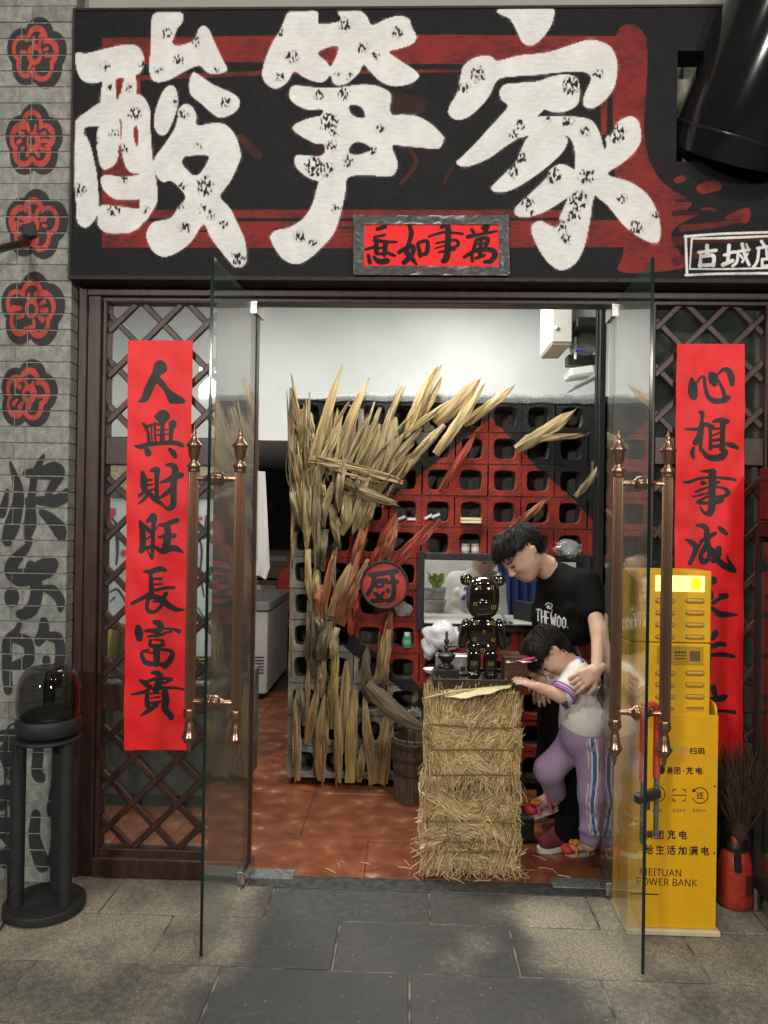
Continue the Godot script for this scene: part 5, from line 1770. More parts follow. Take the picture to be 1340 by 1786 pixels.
# a dry sheath from a to b, folded along its middle, with a slight bow
func leaf(g: Geo, a: Vector3, b: Vector3, wide: float, fold: float, bow: float, twist: float, blunt: float) -> void:
	var d := (b - a).normalized()
	var side := d.cross(Vector3.BACK).normalized()
	var rows := []
	var n := 14
	var off := rng.randf() * 50.0
	for i in n + 1:
		var u := float(i) / n
		var prof := lerpf(0.6 + 0.38 * blunt, 1.0, minf(1.0, u * 5.0)) * (1.0 if u < 0.5 else lerpf(1.0, 0.06 + 0.5 * blunt * blunt, pow((u - 0.5) / 0.5, 2.2)))
		var w := wide * 0.5 * prof * (1.0 + 0.07 * sin(u * 13.0 + off) + 0.05 * sin(u * 31.0 + off * 3.0))
		var c := a.lerp(b, u) + side * (bow * 4.0 * u * (1.0 - u)) + Vector3(0, 0, 0.02 * sin(u * PI) + 0.004 * sin(u * 9.0 + off))
		var tw := twist * (u - 0.5)
		var sd := side * cos(tw) + Vector3.BACK * sin(tw)
		var up := Vector3.BACK * cos(tw) - side * sin(tw)
		var row := PackedVector3Array()
		for j in 9:
			var s := (j - 4) * 0.25
			var crease := 0.0026 * (1.0 if j % 2 else -1.0) * (0.5 + 0.5 * sin(u * 5.0 + off + j))
			row.append(c + sd * (w * s * (1.0 + 0.06 * sin(u * 20.0 + off + j))) + up * (fold * w * (1.0 - absf(s)) + crease + 0.002 * sin(j * 1.1 + u * 11.0 + off)))
		rows.append(row)
	g.grid(rows, false, false, Vector2(1.0, 1.0))

func leaf_set(t: Node3D, data: Array, ox: float, oy: float, s: float, mats: Array, zbase: float, zstep: float) -> void:
	var n := 0
	for q in data:
		var z: float = zbase + zstep * n + rng.randf_range(0, 0.008)
		var a := P(ox + q[0] / s, oy + q[1] / s, z + rng.randf_range(-0.006, 0.004))
		var b := P(ox + q[2] / s, oy + q[3] / s, z + rng.randf_range(0.0, 0.016))
		var w: float = q[4] / s * (cam_pos.z - z) / FPX * 0.84
		var g := Geo.new()
		var tone := rng.randf_range(0.75, 1.2)
		g.col = Color(tone, tone * rng.randf_range(0.95, 1.03), tone * rng.randf_range(0.85, 1.05))
		leaf(g, a, b, w, rng.randf_range(0.03, 0.3) * (1.0 if rng.randf() < 0.7 else -0.8), (q[6] if q.size() > 6 else rng.randf_range(-0.012, 0.012)), rng.randf_range(-0.7, 0.7), rng.randf_range(0.0, 1.0))
		part("leaf", g, mats[q[5]], t)
		# narrow torn strips that lie on the sheath
		for e in (2 if q[4] > 55 else 1):
			g = Geo.new()
			tone = rng.randf_range(0.7, 1.35)
			g.col = Color(tone, tone * rng.randf_range(0.93, 1.03), tone * rng.randf_range(0.8, 1.05))
			var off := Vector3(rng.randf_range(-0.4, 0.4) * w, rng.randf_range(-0.02, 0.02), rng.randf_range(0.004, 0.016))
			leaf(g, a.lerp(b, rng.randf_range(-0.04, 0.3)) + off, a.lerp(b, rng.randf_range(0.65, 1.04)) + off + Vector3(rng.randfn(0, 0.010), rng.randfn(0, 0.010), 0.004), w * rng.randf_range(0.16, 0.42), rng.randf_range(-0.4, 0.5), rng.randf_range(-0.012, 0.012), rng.randf_range(-1.2, 1.2), rng.randf_range(0.0, 0.8))
			part("leaf_strip", g, mats[q[5]], t)
		n += 1

func leaves() -> void:
	var mats := leaf_mats()
	var z0 := ZW + 0.012
	var t := thing("dried_leaf_fan", "tall fan of dried straw-coloured leaf sheaths fixed to the left of the block wall", "leaf fan", P(560, 1000, ZW))
	leaf_set(t, [[100, 1330, 78, 250, 60, 2], [140, 1330, 95, 620, 75, 1], [170, 1300, 160, 420, 60, 1], [210, 1340, 205, 560, 80, 1], [230, 1340, 240, 700, 75, 2], [280, 1340, 250, 900, 80, 2], [330, 1340, 320, 950, 75, 0], [560, 1340, 700, 930, 95, 1], [600, 1340, 740, 930, 90, 2], [640, 1340, 800, 960, 70, 1], [480, 1340, 620, 960, 90, 0],
		[420, 1000, 690, 470, 80, 1], [380, 930, 690, 170, 85, 0], [560, 960, 770, 400, 70, 1], [620, 980, 765, 530, 95, 2], [700, 950, 850, 620, 80, 2], [740, 800, 945, 240, 62, 1], [820, 950, 890, 480, 115, 2], [300, 800, 545, 335, 45, 2], [170, 780, 78, 130, 42, 6], [175, 780, 180, 375, 62, 0], [150, 740, 128, 430, 40, 0],
		[980, 620, 1225, 85, 98, 0], [1070, 520, 1252, 165, 60, 0], [930, 650, 1380, 330, 62, 0], [800, 940, 1105, 560, 75, 2], [890, 980, 1275, 540, 85, 1], [260, 680, 236, 440, 38, 1], [235, 820, 225, 585, 52, 1], [250, 1020, 480, 470, 92, 0], [222, 960, 465, 105, 92, 0], [220, 740, 250, 600, 40, 1],
		[90, 1000, 150, 1330, 60, 1], [190, 900, 200, 1480, 75, 1], [300, 980, 270, 1500, 70, 2], [330, 1000, 330, 1110, 40, 0], [415, 990, 330, 1340, 72, 1], [395, 1160, 440, 1460, 78, 1], [500, 800, 440, 1230, 78, 2], [525, 1060, 475, 1400, 90, 0], [625, 1060, 560, 1390, 90, 1], [690, 1070, 610, 1400, 80, 2], [740, 1080, 660, 1340, 60, 1]], 490, 620, 4.467, mats, z0, 0.0011)
	# thin infill behind the front sheaths
	var fill := []
	for i in 46:
		var u := rng.randf()
		var bx := lerpf(110, 760, u) + rng.randfn(0, 25)
		var lean := lerpf(-30, 330, u * u) + rng.randfn(0, 40)
		var by := rng.randf_range(800, 1250)
		fill.append([bx, by, bx + lean, by - rng.randf_range(280, 520), rng.randf_range(20, 44), [0, 1, 2, 6][rng.randi() % 4]])
	leaf_set(t, fill, 490, 620, 4.467, mats, z0 + 0.004, 0.0009)
	leaf_set(t, [[220, 800, 952, 992, 78, 0, -0.012], [500, 985, 905, 1155, 105, 2, 0.014], [500, 805, 452, 1225, 72, 2], [622, 900, 560, 1090, 34, 5]], 490, 620, 4.467, mats, z0 + 0.065, 0.006)
	leaf_set(t, [[95, 200, 88, 620, 30, 6], [130, 0, 150, 315, 60, 1], [210, 0, 205, 480, 72, 1], [285, 60, 262, 660, 52, 2], [395, 150, 442, 440, 72, 0], [345, 325, 325, 655, 95, 8], [212, 480, 232, 900, 62, 0], [280, 640, 262, 910, 60, 0], [415, 500, 415, 800, 40, 1], [425, 495, 318, 1110, 72, 3], [232, 880, 225, 1340, 80, 8], [330, 760, 300, 1010, 80, 3], [280, 1000, 330, 1120, 60, 2], [370, 1040, 285, 1345, 115, 5], [440, 1090, 400, 1340, 62, 1]], 490, 850, 4.467, mats, z0 + 0.03, 0.0025)
	leaf_set(t, [[1110 - 1027, 400, 1110 - 1027, 640, 20, 6]], 490, 850, 4.467, mats, z0 + 0.05, 0.0)
	var tr := thing("red_leaf_spray", "spray of red painted leaf sheaths around the round kitchen sign", "leaf spray", P(640, 1030, ZW))
	leaf_set(tr, [[600, 780, 545, 1150, 85, 4], [560, 620, 660, 265, 60, 3], [620, 560, 692, 270, 36, 3], [480, 1080, 640, 400, 66, 3], [390, 1000, 545, 590, 105, 6], [400, 1080, 620, 640, 85, 3], [440, 1060, 690, 560, 75, 3], [700, 600, 905, 185, 66, 4], [760, 570, 905, 230, 80, 3], [840, 570, 885, 300, 75, 3], [870, 600, 1245, 248, 112, 4], [900, 610, 1200, 330, 60, 4], [500, 1010, 640, 620, 60, 3], [520, 900, 680, 560, 46, 6]], 490, 850, 4.467, mats, z0 + 0.045, 0.0025)
	leaf_set(tr, [[770, 1340, 855, 965, 52, 3], [825, 1350, 862, 975, 82, 3]], 490, 850, 4.467, mats, z0 + 0.02, 0.006)
	var tb := thing("dried_leaf_row", "row of upright dried leaf sheaths leaning along the foot of the block wall", "leaf row", P(600, 1360, ZW))
	leaf_set(tb, [[230, 260, 232, -10, 80, 1], [190, 740, 215, 210, 46, 2], [250, 360, 370, -10, 112, 5], [300, 520, 330, 170, 85, 0], [395, 765, 430, 90, 82, 7], [480, 950, 512, 235, 92, 6], [205, 885, 290, 440, 82, 6], [310, 1172, 345, 490, 102, 6], [330, 1000, 360, 720, 60, 6], [375, 760, 378, 370, 36, 6], [452, 1185, 450, 505, 72, 6], [540, 1182, 575, 465, 102, 7], [680, 560, 675, 110, 102, 8], [720, 1192, 648, 500, 92, 6], [605, 1182, 655, 840, 72, 6], [765, 1192, 825, 650, 112, 6], [812, 1190, 880, 700, 76, 6], [740, 372, 795, 40, 56, 6], [805, 425, 845, -10, 82, 6], [130, 1170, 128, 440, 82, 1], [160, 720, 150, 430, 60, 5], [82, 360, 78, -80, 24, 6], [900, 770, 930, 690, 60, 5], [960, 770, 980, 700, 46, 5], [1040, 600, 1060, 470, 50, 5]], 490, 1100, 4.467, mats, z0 + 0.008, 0.0022)
	# loose ones
	for q in [[[670, 415, 1120, 780, 135, 5, 0.015], 490, 1100, 4.467, 0.13, "large weathered grey-brown leaf sheath leaning over the wooden bucket"],
			[[110, 990, 390, 545, 55, 4], 740, 620, 4.1875, 0.02, "thin red leaf sheath on the dark upper part of the wall"], [[630, 1260, 905, 1045, 58, 3], 740, 620, 4.1875, 0.03, "narrow red-brown leaf sheath just above the man's head"],
			[[670, 685, 1105, 398, 98, 0, 0.008], 740, 620, 4.1875, 0.03, "broad straw leaf sheath alone on the black upper right wall"], [[760, 610, 1195, 578, 50, 6], 740, 620, 4.1875, 0.05, "thin tan leaf sheath lying across the broad one at upper right"],
			[[1105, 1035, 1300, 780, 52, 1], 740, 620, 4.1875, 0.03, "small pale leaf sheath beside the black post at the right"],
			[[85, 500, 408, 175, 108, 6], 740, 620, 4.1875, 0.05, "widest straw leaf sheath rising over the top edge of the wall"], [[85, 722, 437, 212, 78, 0], 740, 620, 4.1875, 0.075, "long straw leaf sheath hanging across the widest one at the wall top"], [[290, 505, 658, 222, 72, 0], 740, 620, 4.1875, 0.03, "rightmost straw leaf sheath rising over the top edge of the wall"]]:
		var d: Array = q[0]
		var z: float = ZW + q[4]
		var a := P(q[1] + d[0] / q[3], q[2] + d[1] / q[3], z)
		var b := P(q[1] + d[2] / q[3], q[2] + d[3] / q[3], z + 0.03)
		var o := thing("leaf_sheath", q[5], "dried leaf", a, "loose leaf sheaths on the wall")
		var g := Geo.new()
		leaf(g, a, b, d[4] / q[3] * (cam_pos.z - z) / FPX, 0.22, d[6] if d.size() > 6 else 0.004, 0.4, 0.25)
		part("blade", g, mats[d[5]], o)
		g = Geo.new()
		g.tube([b - (b - a).normalized() * 0.012, b + Vector3(0.004, 0.008, 0.004), b + Vector3(0.012, 0.014, 0.006)], [0.002, 0.0013, 0.0006], 6)
		part("tip_thread", g, mats[2], o)

# ---------------------------------------------------------------- straw bales
func bales() -> void:
	var pal := [lin(0.62, 0.44, 0.22), lin(0.70, 0.52, 0.28), lin(0.52, 0.35, 0.165), lin(0.40, 0.26, 0.115), lin(0.76, 0.60, 0.36), lin(0.57, 0.41, 0.20)]
	var sm := mat(Color.WHITE, 0.55)
	sm.vertex_color_use_as_albedo = true
	var core := noisy(lin(0.16, 0.10, 0.04), lin(0.38, 0.26, 0.12), 14.0, 0.9, 0.05, 3, 33, 0.6)
	var zc := -0.21
	for q in [[827.0, 1212.0, 1384.0, 0.428, 0.33, "upper straw bale with two twine loops carrying the tray", 0], [822.0, 1384.0, 1536.0, 0.442, 0.345, "lower shaggy straw bale standing on the threshold tiles", 1]]:
		var top := P(q[0], q[1], -0.04).y
		var bot := P(q[0], q[2], -0.04).y if q[6] == 0 else 0.003
		var cx := P(q[0], (q[1] + q[2]) * 0.5, -0.03).x
		var size := Vector3(q[3] * 0.93, top - bot, q[4] * 0.94)
		var ce := Vector3(cx, (top + bot) * 0.5, zc)
		var t := thing("straw_bale", q[5], "straw bale", Vector3(cx, bot, zc), "stacked straw bales")
		var g := Geo.new()
		g.blob(ce, size * 0.5 - Vector3(0.016, 0.0, 0.016), 3.6, Basis(), 40, 24)
		part("core", g, core, t)
		# single stalks
		g = Geo.new()
		var hs := size * 0.5
		var bunch := []
		for i in 30:
			bunch.append([Vector2(rng.randf_range(-1, 1), rng.randf_range(-1, 1)), rng.randfn(0.0, 0.45) + (PI / 2 if rng.randf() < (0.65 if q[6] == 0 else 0.4) else 0.0), rng.randf_range(0.08, 0.5), rng.randf_range(0.62, 1.2), rng.randf_range(-0.006, 0.006)])
		var ties := []
		for py in ([1270, 1311, 1355] if q[6] == 0 else [1436, 1470, 1488]):
			ties.append(P(q[0], py, -0.03).y)
		for i in 5200:
			var f := rng.randf()
			var nrm: Vector3
			var u: Vector3
			var half: float
			var d := rng.randf_range(-1, 1)
			if f < 0.60:
				nrm = Vector3.BACK; u = Vector3.RIGHT; half = hs.x
			elif f < 0.74:
				nrm = Vector3.LEFT; u = Vector3.BACK; half = hs.z
			elif f < 0.88:
				nrm = Vector3.RIGHT; u = Vector3.BACK; half = hs.z
			else:
				nrm = Vector3.UP; u = Vector3.RIGHT; half = hs.x
			var w := Vector3.UP if nrm.y == 0.0 else Vector3.BACK
			var hw := hs.y if nrm.y == 0.0 else hs.z
			var v := Vector2(d, rng.randf_range(-1, 1))
			var an := rng.randf_range(-PI, PI)
			var near := 9.0
			var puff := 0.0
			for b in bunch:
				var e: float = (b[0] - v).length()
				if e < near:
					near = e
					an = b[1] + rng.randfn(0, b[2])
					puff = b[4]
			var dir := u * cos(an) + w * sin(an)
			var ln := rng.randf_range(0.035, 0.15)
			var on := ce + nrm * (absf(nrm.dot(hs)) + rng.randf_range(-0.012, 0.008) + puff) + u * (v.x * half * 0.99) + w * (v.y * hw * 0.98)
			# round the bale off at its corners
			var rel := on - ce
			var ex := maxf(0.0, absf(rel.x) / hs.x - 0.86) + maxf(0.0, absf(rel.z) / hs.z - 0.84) + maxf(0.0, absf(rel.y) / hs.y - 0.90)
			on -= (Vector3(rel.x, 0, rel.z)).normalized() * ex * 0.07
			on -= (Vector3(rel.x, 0, rel.z)).normalized() * maxf(0.0, absf(rel.y) / hs.y - 0.74) * 0.2
			for ty in ties:
				on -= nrm * 0.011 * exp(-pow((on.y - ty) / 0.012, 2.0))
			if q[6] == 1:
				on += nrm * 0.012 * sin(v.y * 4.0 + v.x * 3.0)
			var lift := nrm * rng.randf_range(-0.25, 0.3)
			if rng.randf() < 0.04:
				lift = nrm * rng.randf_range(0.4, 1.3)
			var e1 := on - dir * ln * 0.5
			var e2 := on + (dir + lift).normalized() * ln * 0.5
			if rng.randf() < 0.9:
				e1.x = clampf(e1.x, cx - hs.x * 1.015, cx + hs.x * 1.015)
				e2.x = clampf(e2.x, cx - hs.x * 1.015, cx + hs.x * 1.015)
			if e1.y < 0.004 or e2.y < 0.004:
				continue
			stalk(g, e1, on + nrm * 0.003, e2, rng.randf_range(0.0011, 0.0031), nrm, pal[rng.randi() % pal.size()], rng.randf_range(0.75, 1.2))
		# shaggy fringe at the lower edge
		for i in (120 if q[6] == 0 else 170):
			var x := rng.randf_range(-1.0, 1.0)
			var y := bot + rng.randf_range(0.0, 0.06)
			var side := rng.randf()
			var on := Vector3(cx + x * hs.x, y, zc + hs.z - 0.004)
			var dir := Vector3(rng.randfn(x * 0.35, 0.35), -1.0 if q[6] == 0 else rng.randf_range(-0.9, 0.3), rng.randf_range(0.05, 0.7))
			if side < 0.35:
				on = Vector3(cx + signf(x) * (hs.x - 0.006), y, zc + rng.randf_range(-1, 1) * hs.z)
				dir = Vector3(signf(x) * rng.randf_range(0.1, 0.9), -1.0 if q[6] == 0 else rng.randf_range(-0.7, 0.4), rng.randfn(0, 0.4))
			var tip := on + dir.normalized() * rng.randf_range(0.02, 0.06)
			if tip.y < 0.005:
				tip.y = 0.005 + rng.randf() * 0.004
			stalk(g, on + Vector3(0, 0.03, 0), on + Vector3(0, 0.006, 0.003), tip, rng.randf_range(0.001, 0.0022), Vector3.BACK, pal[rng.randi() % pal.size()], rng.randf_range(0.8, 1.25))
		stuff(part("straw", g, sm, t))
		# twine
		for py in ([1270, 1311, 1355] if q[6] == 0 else [1436, 1470, 1488]):
			var y := P(q[0], py, -0.03).y
			g = Geo.new()
			var pts := []
			for i in 65:
				var a := TAU * i / 64
				var d2 := Vector2(cos(a), sin(a))
				var s := pow(pow(absf(d2.x), 8.0) + pow(absf(d2.y), 8.0), -1.0 / 8.0)
				pts.append(Vector3(cx + d2.x * s * (hs.x + 0.002), y + 0.004 * sin(a * 3.0 + py) + rng.randf_range(-0.0008, 0.0008), zc + d2.y * s * (hs.z + 0.003)))
			g.tube(pts, 0.0036, 6, false)
			part("twine", g, mat(lin(0.16, 0.11, 0.045), 0.9), t)
	# a few stalks fallen on the tiles
	var g := Geo.new()
	for i in 55:
		var a := rng.randf() * TAU
		var on := Vector3(P(820, 1540, 0).x + rng.randfn(0, 0.28), 0.004, -0.03 - absf(rng.randfn(0.0, 0.16)) + 0.02)
		var d := Vector3(cos(a), 0, sin(a)) * rng.randf_range(0.008, 0.04)
		stalk(g, on - d, on + Vector3(0, 0.002, 0), on + d, rng.randf_range(0.0008, 0.0018), Vector3.UP, pal[rng.randi() % pal.size()], 1.0)
	var fs := part("fallen_straw", g, sm)
	tag(fs, "loose straw stalks scattered on the tiles around the bales", "straw")
	stuff(fs)

func stalk(g: Geo, a: Vector3, b: Vector3, c: Vector3, r: float, nrm: Vector3, col: Color, tone: float) -> void:
	var k := col.srgb_to_linear()
	g.col = Color(k.r * tone, k.g * tone, k.b * tone)
	var d := (c - a).normalized()
	var s := d.cross(nrm)
	if s.length() < 0.01:
		s = d.cross(Vector3.RIGHT)
	s = s.normalized()
	var up := s.cross(d)
	var f := g.v.size()
	var p := [a, b, c]
	for i in 3:
		for j in 3:
			var an := TAU * j / 3.0 + PI / 2
			var o := s * cos(an) + up * sin(an)
			g.v.append(p[i] + o * r)
			g.n.append(o)
			g.t.append(Vector2(j / 3.0, i * 0.5))
			g.c.append(g.col)
	for i in 2:
		for j in 3:
			var q0 := f + i * 3 + j
			var q1 := f + i * 3 + (j + 1) % 3
			g.face(q0, q1, q1 + 3)
			g.face(q0, q1 + 3, q0 + 3)

func lettering(text: String, size: float, at: Vector3, bs: Basis, m: Material, parent: Node, depth := 0.001, called := "lettering") -> void:
	var f := SystemFont.new()
	f.font_names = PackedStringArray(["Droid Sans"])
	var tm := TextMesh.new()
	tm.text = text
	tm.font = f
	tm.font_size = 48
	tm.pixel_size = size / 48.0
	tm.depth = depth
	tm.curve_step = 2.0
	var o := MeshInstance3D.new()
	o.mesh = tm
	o.material_override = m
	o.name = called
	parent.add_child(o, true)
	o.transform = Transform3D(bs, at - base_of(parent))

# ---------------------------------------------------------------- on top of the bales
func counter_things() -> void:
	var zc := -0.2
	var ty := P(835, 1203, -0.08).y
	var x0 := P(756, 1190, -0.08).x
	var x1 := P(915, 1190, -0.08).x
	var dark_wood := noisy(lin(0.02, 0.012, 0.008), lin(0.05, 0.03, 0.019), 2.0, 0.35, 0.02, 4, 34, 0.0, Vector2(0.5, 4))
	var t := thing("serving_tray", "dark wooden serving tray lying on the upper straw bale", "tray", Vector3((x0 + x1) * 0.5, ty, zc))
	var g := Geo.new()
	g.span(Vector3(x0, ty, zc - 0.13), Vector3(x1, ty + 0.026, zc + 0.12), 0.003)
	part("board", g, dark_wood, t)
	for q in [[x0, x1, zc + 0.108, zc + 0.121], [x0, x1, zc - 0.131, zc - 0.118], [x0 - 0.001, x0 + 0.012, zc - 0.118, zc + 0.108], [x1 - 0.012, x1 + 0.001, zc - 0.118, zc + 0.108]]:
		g = Geo.new()
		g.span(Vector3(q[0], ty + 0.012, q[2]), Vector3(q[1], ty + 0.042, q[3]), 0.002)
		part("rim", g, dark_wood, t)
	var top := ty + 0.0265
	# palm fan
	var hnd := P(742, 1218, -0.045)
	var fx := thing("palm_fan", "pale woven palm-leaf fan lying under the front of the tray", "fan", P(820, 1208, -0.06))
	g = Geo.new()
	var e1 := P(790, 1207, -0.05)
	g.tube([hnd, P(765, 1212, -0.047), e1, P(850, 1199, -0.08)], [0.0045, 0.005, 0.005, 0.003], 8)
	part("handle", g, mat(lin(0.42, 0.3, 0.13), 0.5), fx)
	g = Geo.new()
	var ec := P(830, 1205, -0.085)
	var rows := []
	for i in 13:
		var r := i / 12.0
		var row := PackedVector3Array()
		for j in 40:
			var a := TAU * j / 40
			var p := ec + Vector3(cos(a) * 0.15 * r, 0.014 + 0.014 * r * cos(a + 0.3) + 0.003 * sin(a * 9.0) * r + 0.010 * r * sin(a * 2.0) - 0.012 * r * sin(a), sin(a) * 0.08 * r)
			row.append(p)
		rows.append(row)
	g.grid(rows, true, false)
	for i in 13:
		for j in 40:
			rows[i][j] -= Vector3(0, 0.0025, 0)
	g.grid(rows, true, true)
	part("blade", g, noisy(lin(0.42, 0.36, 0.18), lin(0.6, 0.53, 0.3), 12.0, 0.6, 0.05, 2, 35), fx)
	# glossy bear figure
	var u := 0.000447
	var c := P(840, 1182, zc)
	c.y = top
	var gloss := mat(lin(0.011, 0.0075, 0.0055), 0.08)
	gloss.clearcoat_enabled = true
	gloss.clearcoat = 1.0
	gloss.clearcoat_roughness = 0.03
	var b := thing("bear_figurine", "glossy black standing bear figurine with gold roman numerals", "figurine", c)
	var add := func(called: String, x: float, y: float, z: float, r: Vector3, e: float, bs := Basis()):
		var q := Geo.new()
		q.blob(c + Vector3(x, y, z) * u, r * u, e, bs, 32, 20)
		return part(called, q, gloss, b)
	for s in [-1.0, 1.0]:
		add.call("leg", 80 * s, 150, 0, Vector3(68, 152, 78), 3.4)
		add.call("foot", 80 * s, 38, 38, Vector3(66, 40, 82), 2.8)
		add.call("arm", 180 * s, 425, 6, Vector3(46, 152, 56), 2.6, Basis(Vector3.BACK, 0.16 * s))
		var ear: MeshInstance3D = add.call("ear", 160 * s, 948, -12, Vector3(60, 60, 28), 2.2)
		lettering("II", 0.028, c + Vector3(160 * s, 945, 16) * u, Basis(), M_gold(), ear, 0.001, "numeral")
	add.call("hips", 0, 300, 0, Vector3(150, 56, 84), 3.0)
	add.call("torso", 0, 450, 0, Vector3(146, 142, 88), 3.2)
	add.call("head", 0, 780, 0, Vector3(160, 202, 140), 3.0)
	add.call("snout", 0, 725, 118, Vector3(74, 58, 40), 2.4)
	for q in [["VI", -50, 885, 160, 202, 140, 780, 3.0], ["II", 78, 890, 160, 202, 140, 780, 3.0], ["XII", -75, 728, 160, 202, 140, 780, 3.0], ["III", 90, 700, 160, 202, 140, 780, 3.0], ["VII", -72, 545, 146, 142, 88, 450, 3.2], ["VII", 90, 540, 146, 142, 88, 450, 3.2], ["X", 8, 455, 146, 142, 88, 450, 3.2], ["XI", -80, 385, 146, 142, 88, 450, 3.2], ["XI", 98, 380, 146, 142, 88, 450, 3.2], ["III", 0, 278, 150, 56, 84, 300, 3.0]]:
		var e: float = q[7]
		var z: float = q[5] * pow(maxf(0.02, 1.0 - pow(absf(q[1] / q[3]), e) - pow(absf((q[2] - q[6]) / q[4]), e)), 1.0 / e)
		var tiltx: float = -atan2((q[2] - q[6]) / q[4], 1.6) * 0.8
		lettering(q[0], 0.022, c + Vector3(q[1], q[2], z + 2.0) * u, Basis(Vector3.RIGHT, tiltx) * Basis(Vector3.UP, atan2(q[1] / q[3], 1.8)), M_gold(), b, 0.003, "numeral")
	for s in [-1.0, 1.0]:
		lettering("VII", 0.022, c + Vector3(80 * s, 150, 79) * u, Basis(Vector3.BACK, PI), M_gold(), b, 0.003, "numeral")
	# coffee grinder
	var gc := P(720 + 325 / 5.583, 1182, zc + 0.035)
	gc.y = top
	var iron := mat(lin(0.012, 0.012, 0.013), 0.4)
	var gr := thing("coffee_grinder", "small black hand coffee grinder at the left end of the tray", "grinder", gc)
	g = Geo.new()
	g.box(gc + Vector3(0, 0.025, 0), Vector3(0.094, 0.044, 0.09), Basis(Vector3.UP, 0.2), 0.004)
	part("base_box", g, iron, gr)
	g = Geo.new()
	g.lathe([Vector2(0.03, 0.047), Vector2(0.036, 0.052), Vector2(0.03, 0.058), Vector2(0.018, 0.064), Vector2(0.022, 0.07), Vector2(0.036, 0.09), Vector2(0.04, 0.1), Vector2(0.038, 0.104), Vector2(0.02, 0.112), Vector2(0.01, 0.116)], 28, Transform3D(Basis(), gc))
	part("hopper", g, iron, gr)
	g = Geo.new()
	g.lathe([Vector2(0.006, 0.114), Vector2(0.006, 0.128), Vector2(0.013, 0.131), Vector2(0.013, 0.135), Vector2(0.006, 0.139), Vector2(0.006, 0.148), Vector2(0.011, 0.152), Vector2(0.011, 0.166), Vector2(0.006, 0.17), Vector2(0.0045, 0.185), Vector2(0.007, 0.19), Vector2(0.004, 0.202), Vector2(0, 0.204)], 20, Transform3D(Basis(), gc))
	part("crank_shaft", g, iron, gr)
	g = Geo.new()
	g.tube([gc + Vector3(0.0, 0.135, 0), gc + Vector3(0.03, 0.14, 0.012), gc + Vector3(0.05, 0.142, 0.02)], 0.003, 8)
	part("crank_arm", g, iron, gr)
	# steel card reader box behind it
	var sc := P(720 + 420 / 5.583, 1175, zc - 0.06)
	sc.y = top
	var sb := thing("steel_dispenser", "pale steel box standing behind the coffee grinder", "steel box", sc)
	g = Geo.new()
	g.box(sc + Vector3(-0.02, 0.045, 0), Vector3(0.14, 0.088, 0.06), Basis(), 0.006)
	part("housing", g, mat(lin(0.45, 0.45, 0.42), 0.35, 0.6), sb)
	g = Geo.new()
	g.box(sc + Vector3(0.028, 0.03, 0.031), Vector3(0.022, 0.02, 0.003), Basis(), 0.001)
	part("button_plate", g, M.black, sb)
	# white cup rim at the tray's left end
	var cc := P(752, 1176, zc - 0.07)
	cc.y = top
	var cup := thing("white_dish", "small white dish at the very left of the tray", "dish", cc)
	g = Geo.new()
	g.lathe([Vector2(0.016, 0), Vector2(0.02, 0.002), Vector2(0.03, 0.012), Vector2(0.036, 0.02), Vector2(0.034, 0.02), Vector2(0.026, 0.011), Vector2(0.0, 0.006)], 24, Transform3D(Basis(), cc))
	part("bowl", g, M.white, cup)
	# wooden box with slanting slats
	var bc := P(720 + 985 / 5.583, 1182, zc + 0.02)
	bc.y = top
	var red_wood := noisy(lin(0.055, 0.022, 0.011), lin(0.12, 0.05, 0.024), 3.0, 0.4, 0.02, 4, 36, 0.0, Vector2(0.5, 4))
	var wb := thing("wooden_box", "brown wooden box with slanting slats at the right end of the tray", "box", bc)
	g = Geo.new()
	g.box(bc + Vector3(0, 0.05, 0), Vector3(0.098, 0.098, 0.12), Basis(), 0.003)
	part("body", g, red_wood, wb)
	g = Geo.new()
	g.box(bc + Vector3(0, 0.104, 0), Vector3(0.108, 0.009, 0.13), Basis(), 0.002)
	part("lid", g, red_wood, wb)
	for k in 4:
		g = Geo.new()
		g.box(bc + Vector3(-0.028 + 0.019 * k, 0.034, 0.062), Vector3(0.009, 0.062, 0.007), Basis(Vector3.BACK, -0.75), 0.002)
		part("slat", g, red_wood, wb)
	# leaflet with a ragged edge
	var pc := P(720 + 1060 / 5.583, 960 + 1085 / 5.583, zc + 0.085)
	var lf := thing("paper_leaflet", "torn white and pink leaflet sticking out above the wooden box", "leaflet", pc)
	g = Geo.new()
	rows = []
	for i in 12:
		var row := PackedVector3Array()
		for j in 4:
			row.append(pc + Vector3(-0.065 + 0.0115 * i, 0.002 * sin(i * 1.9) + 0.006 * (i / 11.0) + 0.004 * sin(j * 1.3 + i), -0.03 + 0.016 * j + 0.003 * sin(i * 2.3)))
		rows.append(row)
	g.grid(rows, false, true)
	part("sheet", g, noisy(lin(0.65, 0.3, 0.4), lin(0.75, 0.72, 0.7), 14.0, 0.6, 0.04, 2, 37), lf)
	g = Geo.new()
	g.bar(pc + Vector3(0.0, 0.008, 0.0), pc + Vector3(0.055, 0.02, 0.004), 0.008, 0.002, Vector3.UP)
	part("folded_corner", g, mat(lin(0.5, 0.12, 0.25), 0.6), lf)

func M_gold() -> Material:
	if not M.has("gold"):
		M.gold = mat(lin(0.42, 0.32, 0.09), 0.35, 0.6)
	return M.gold

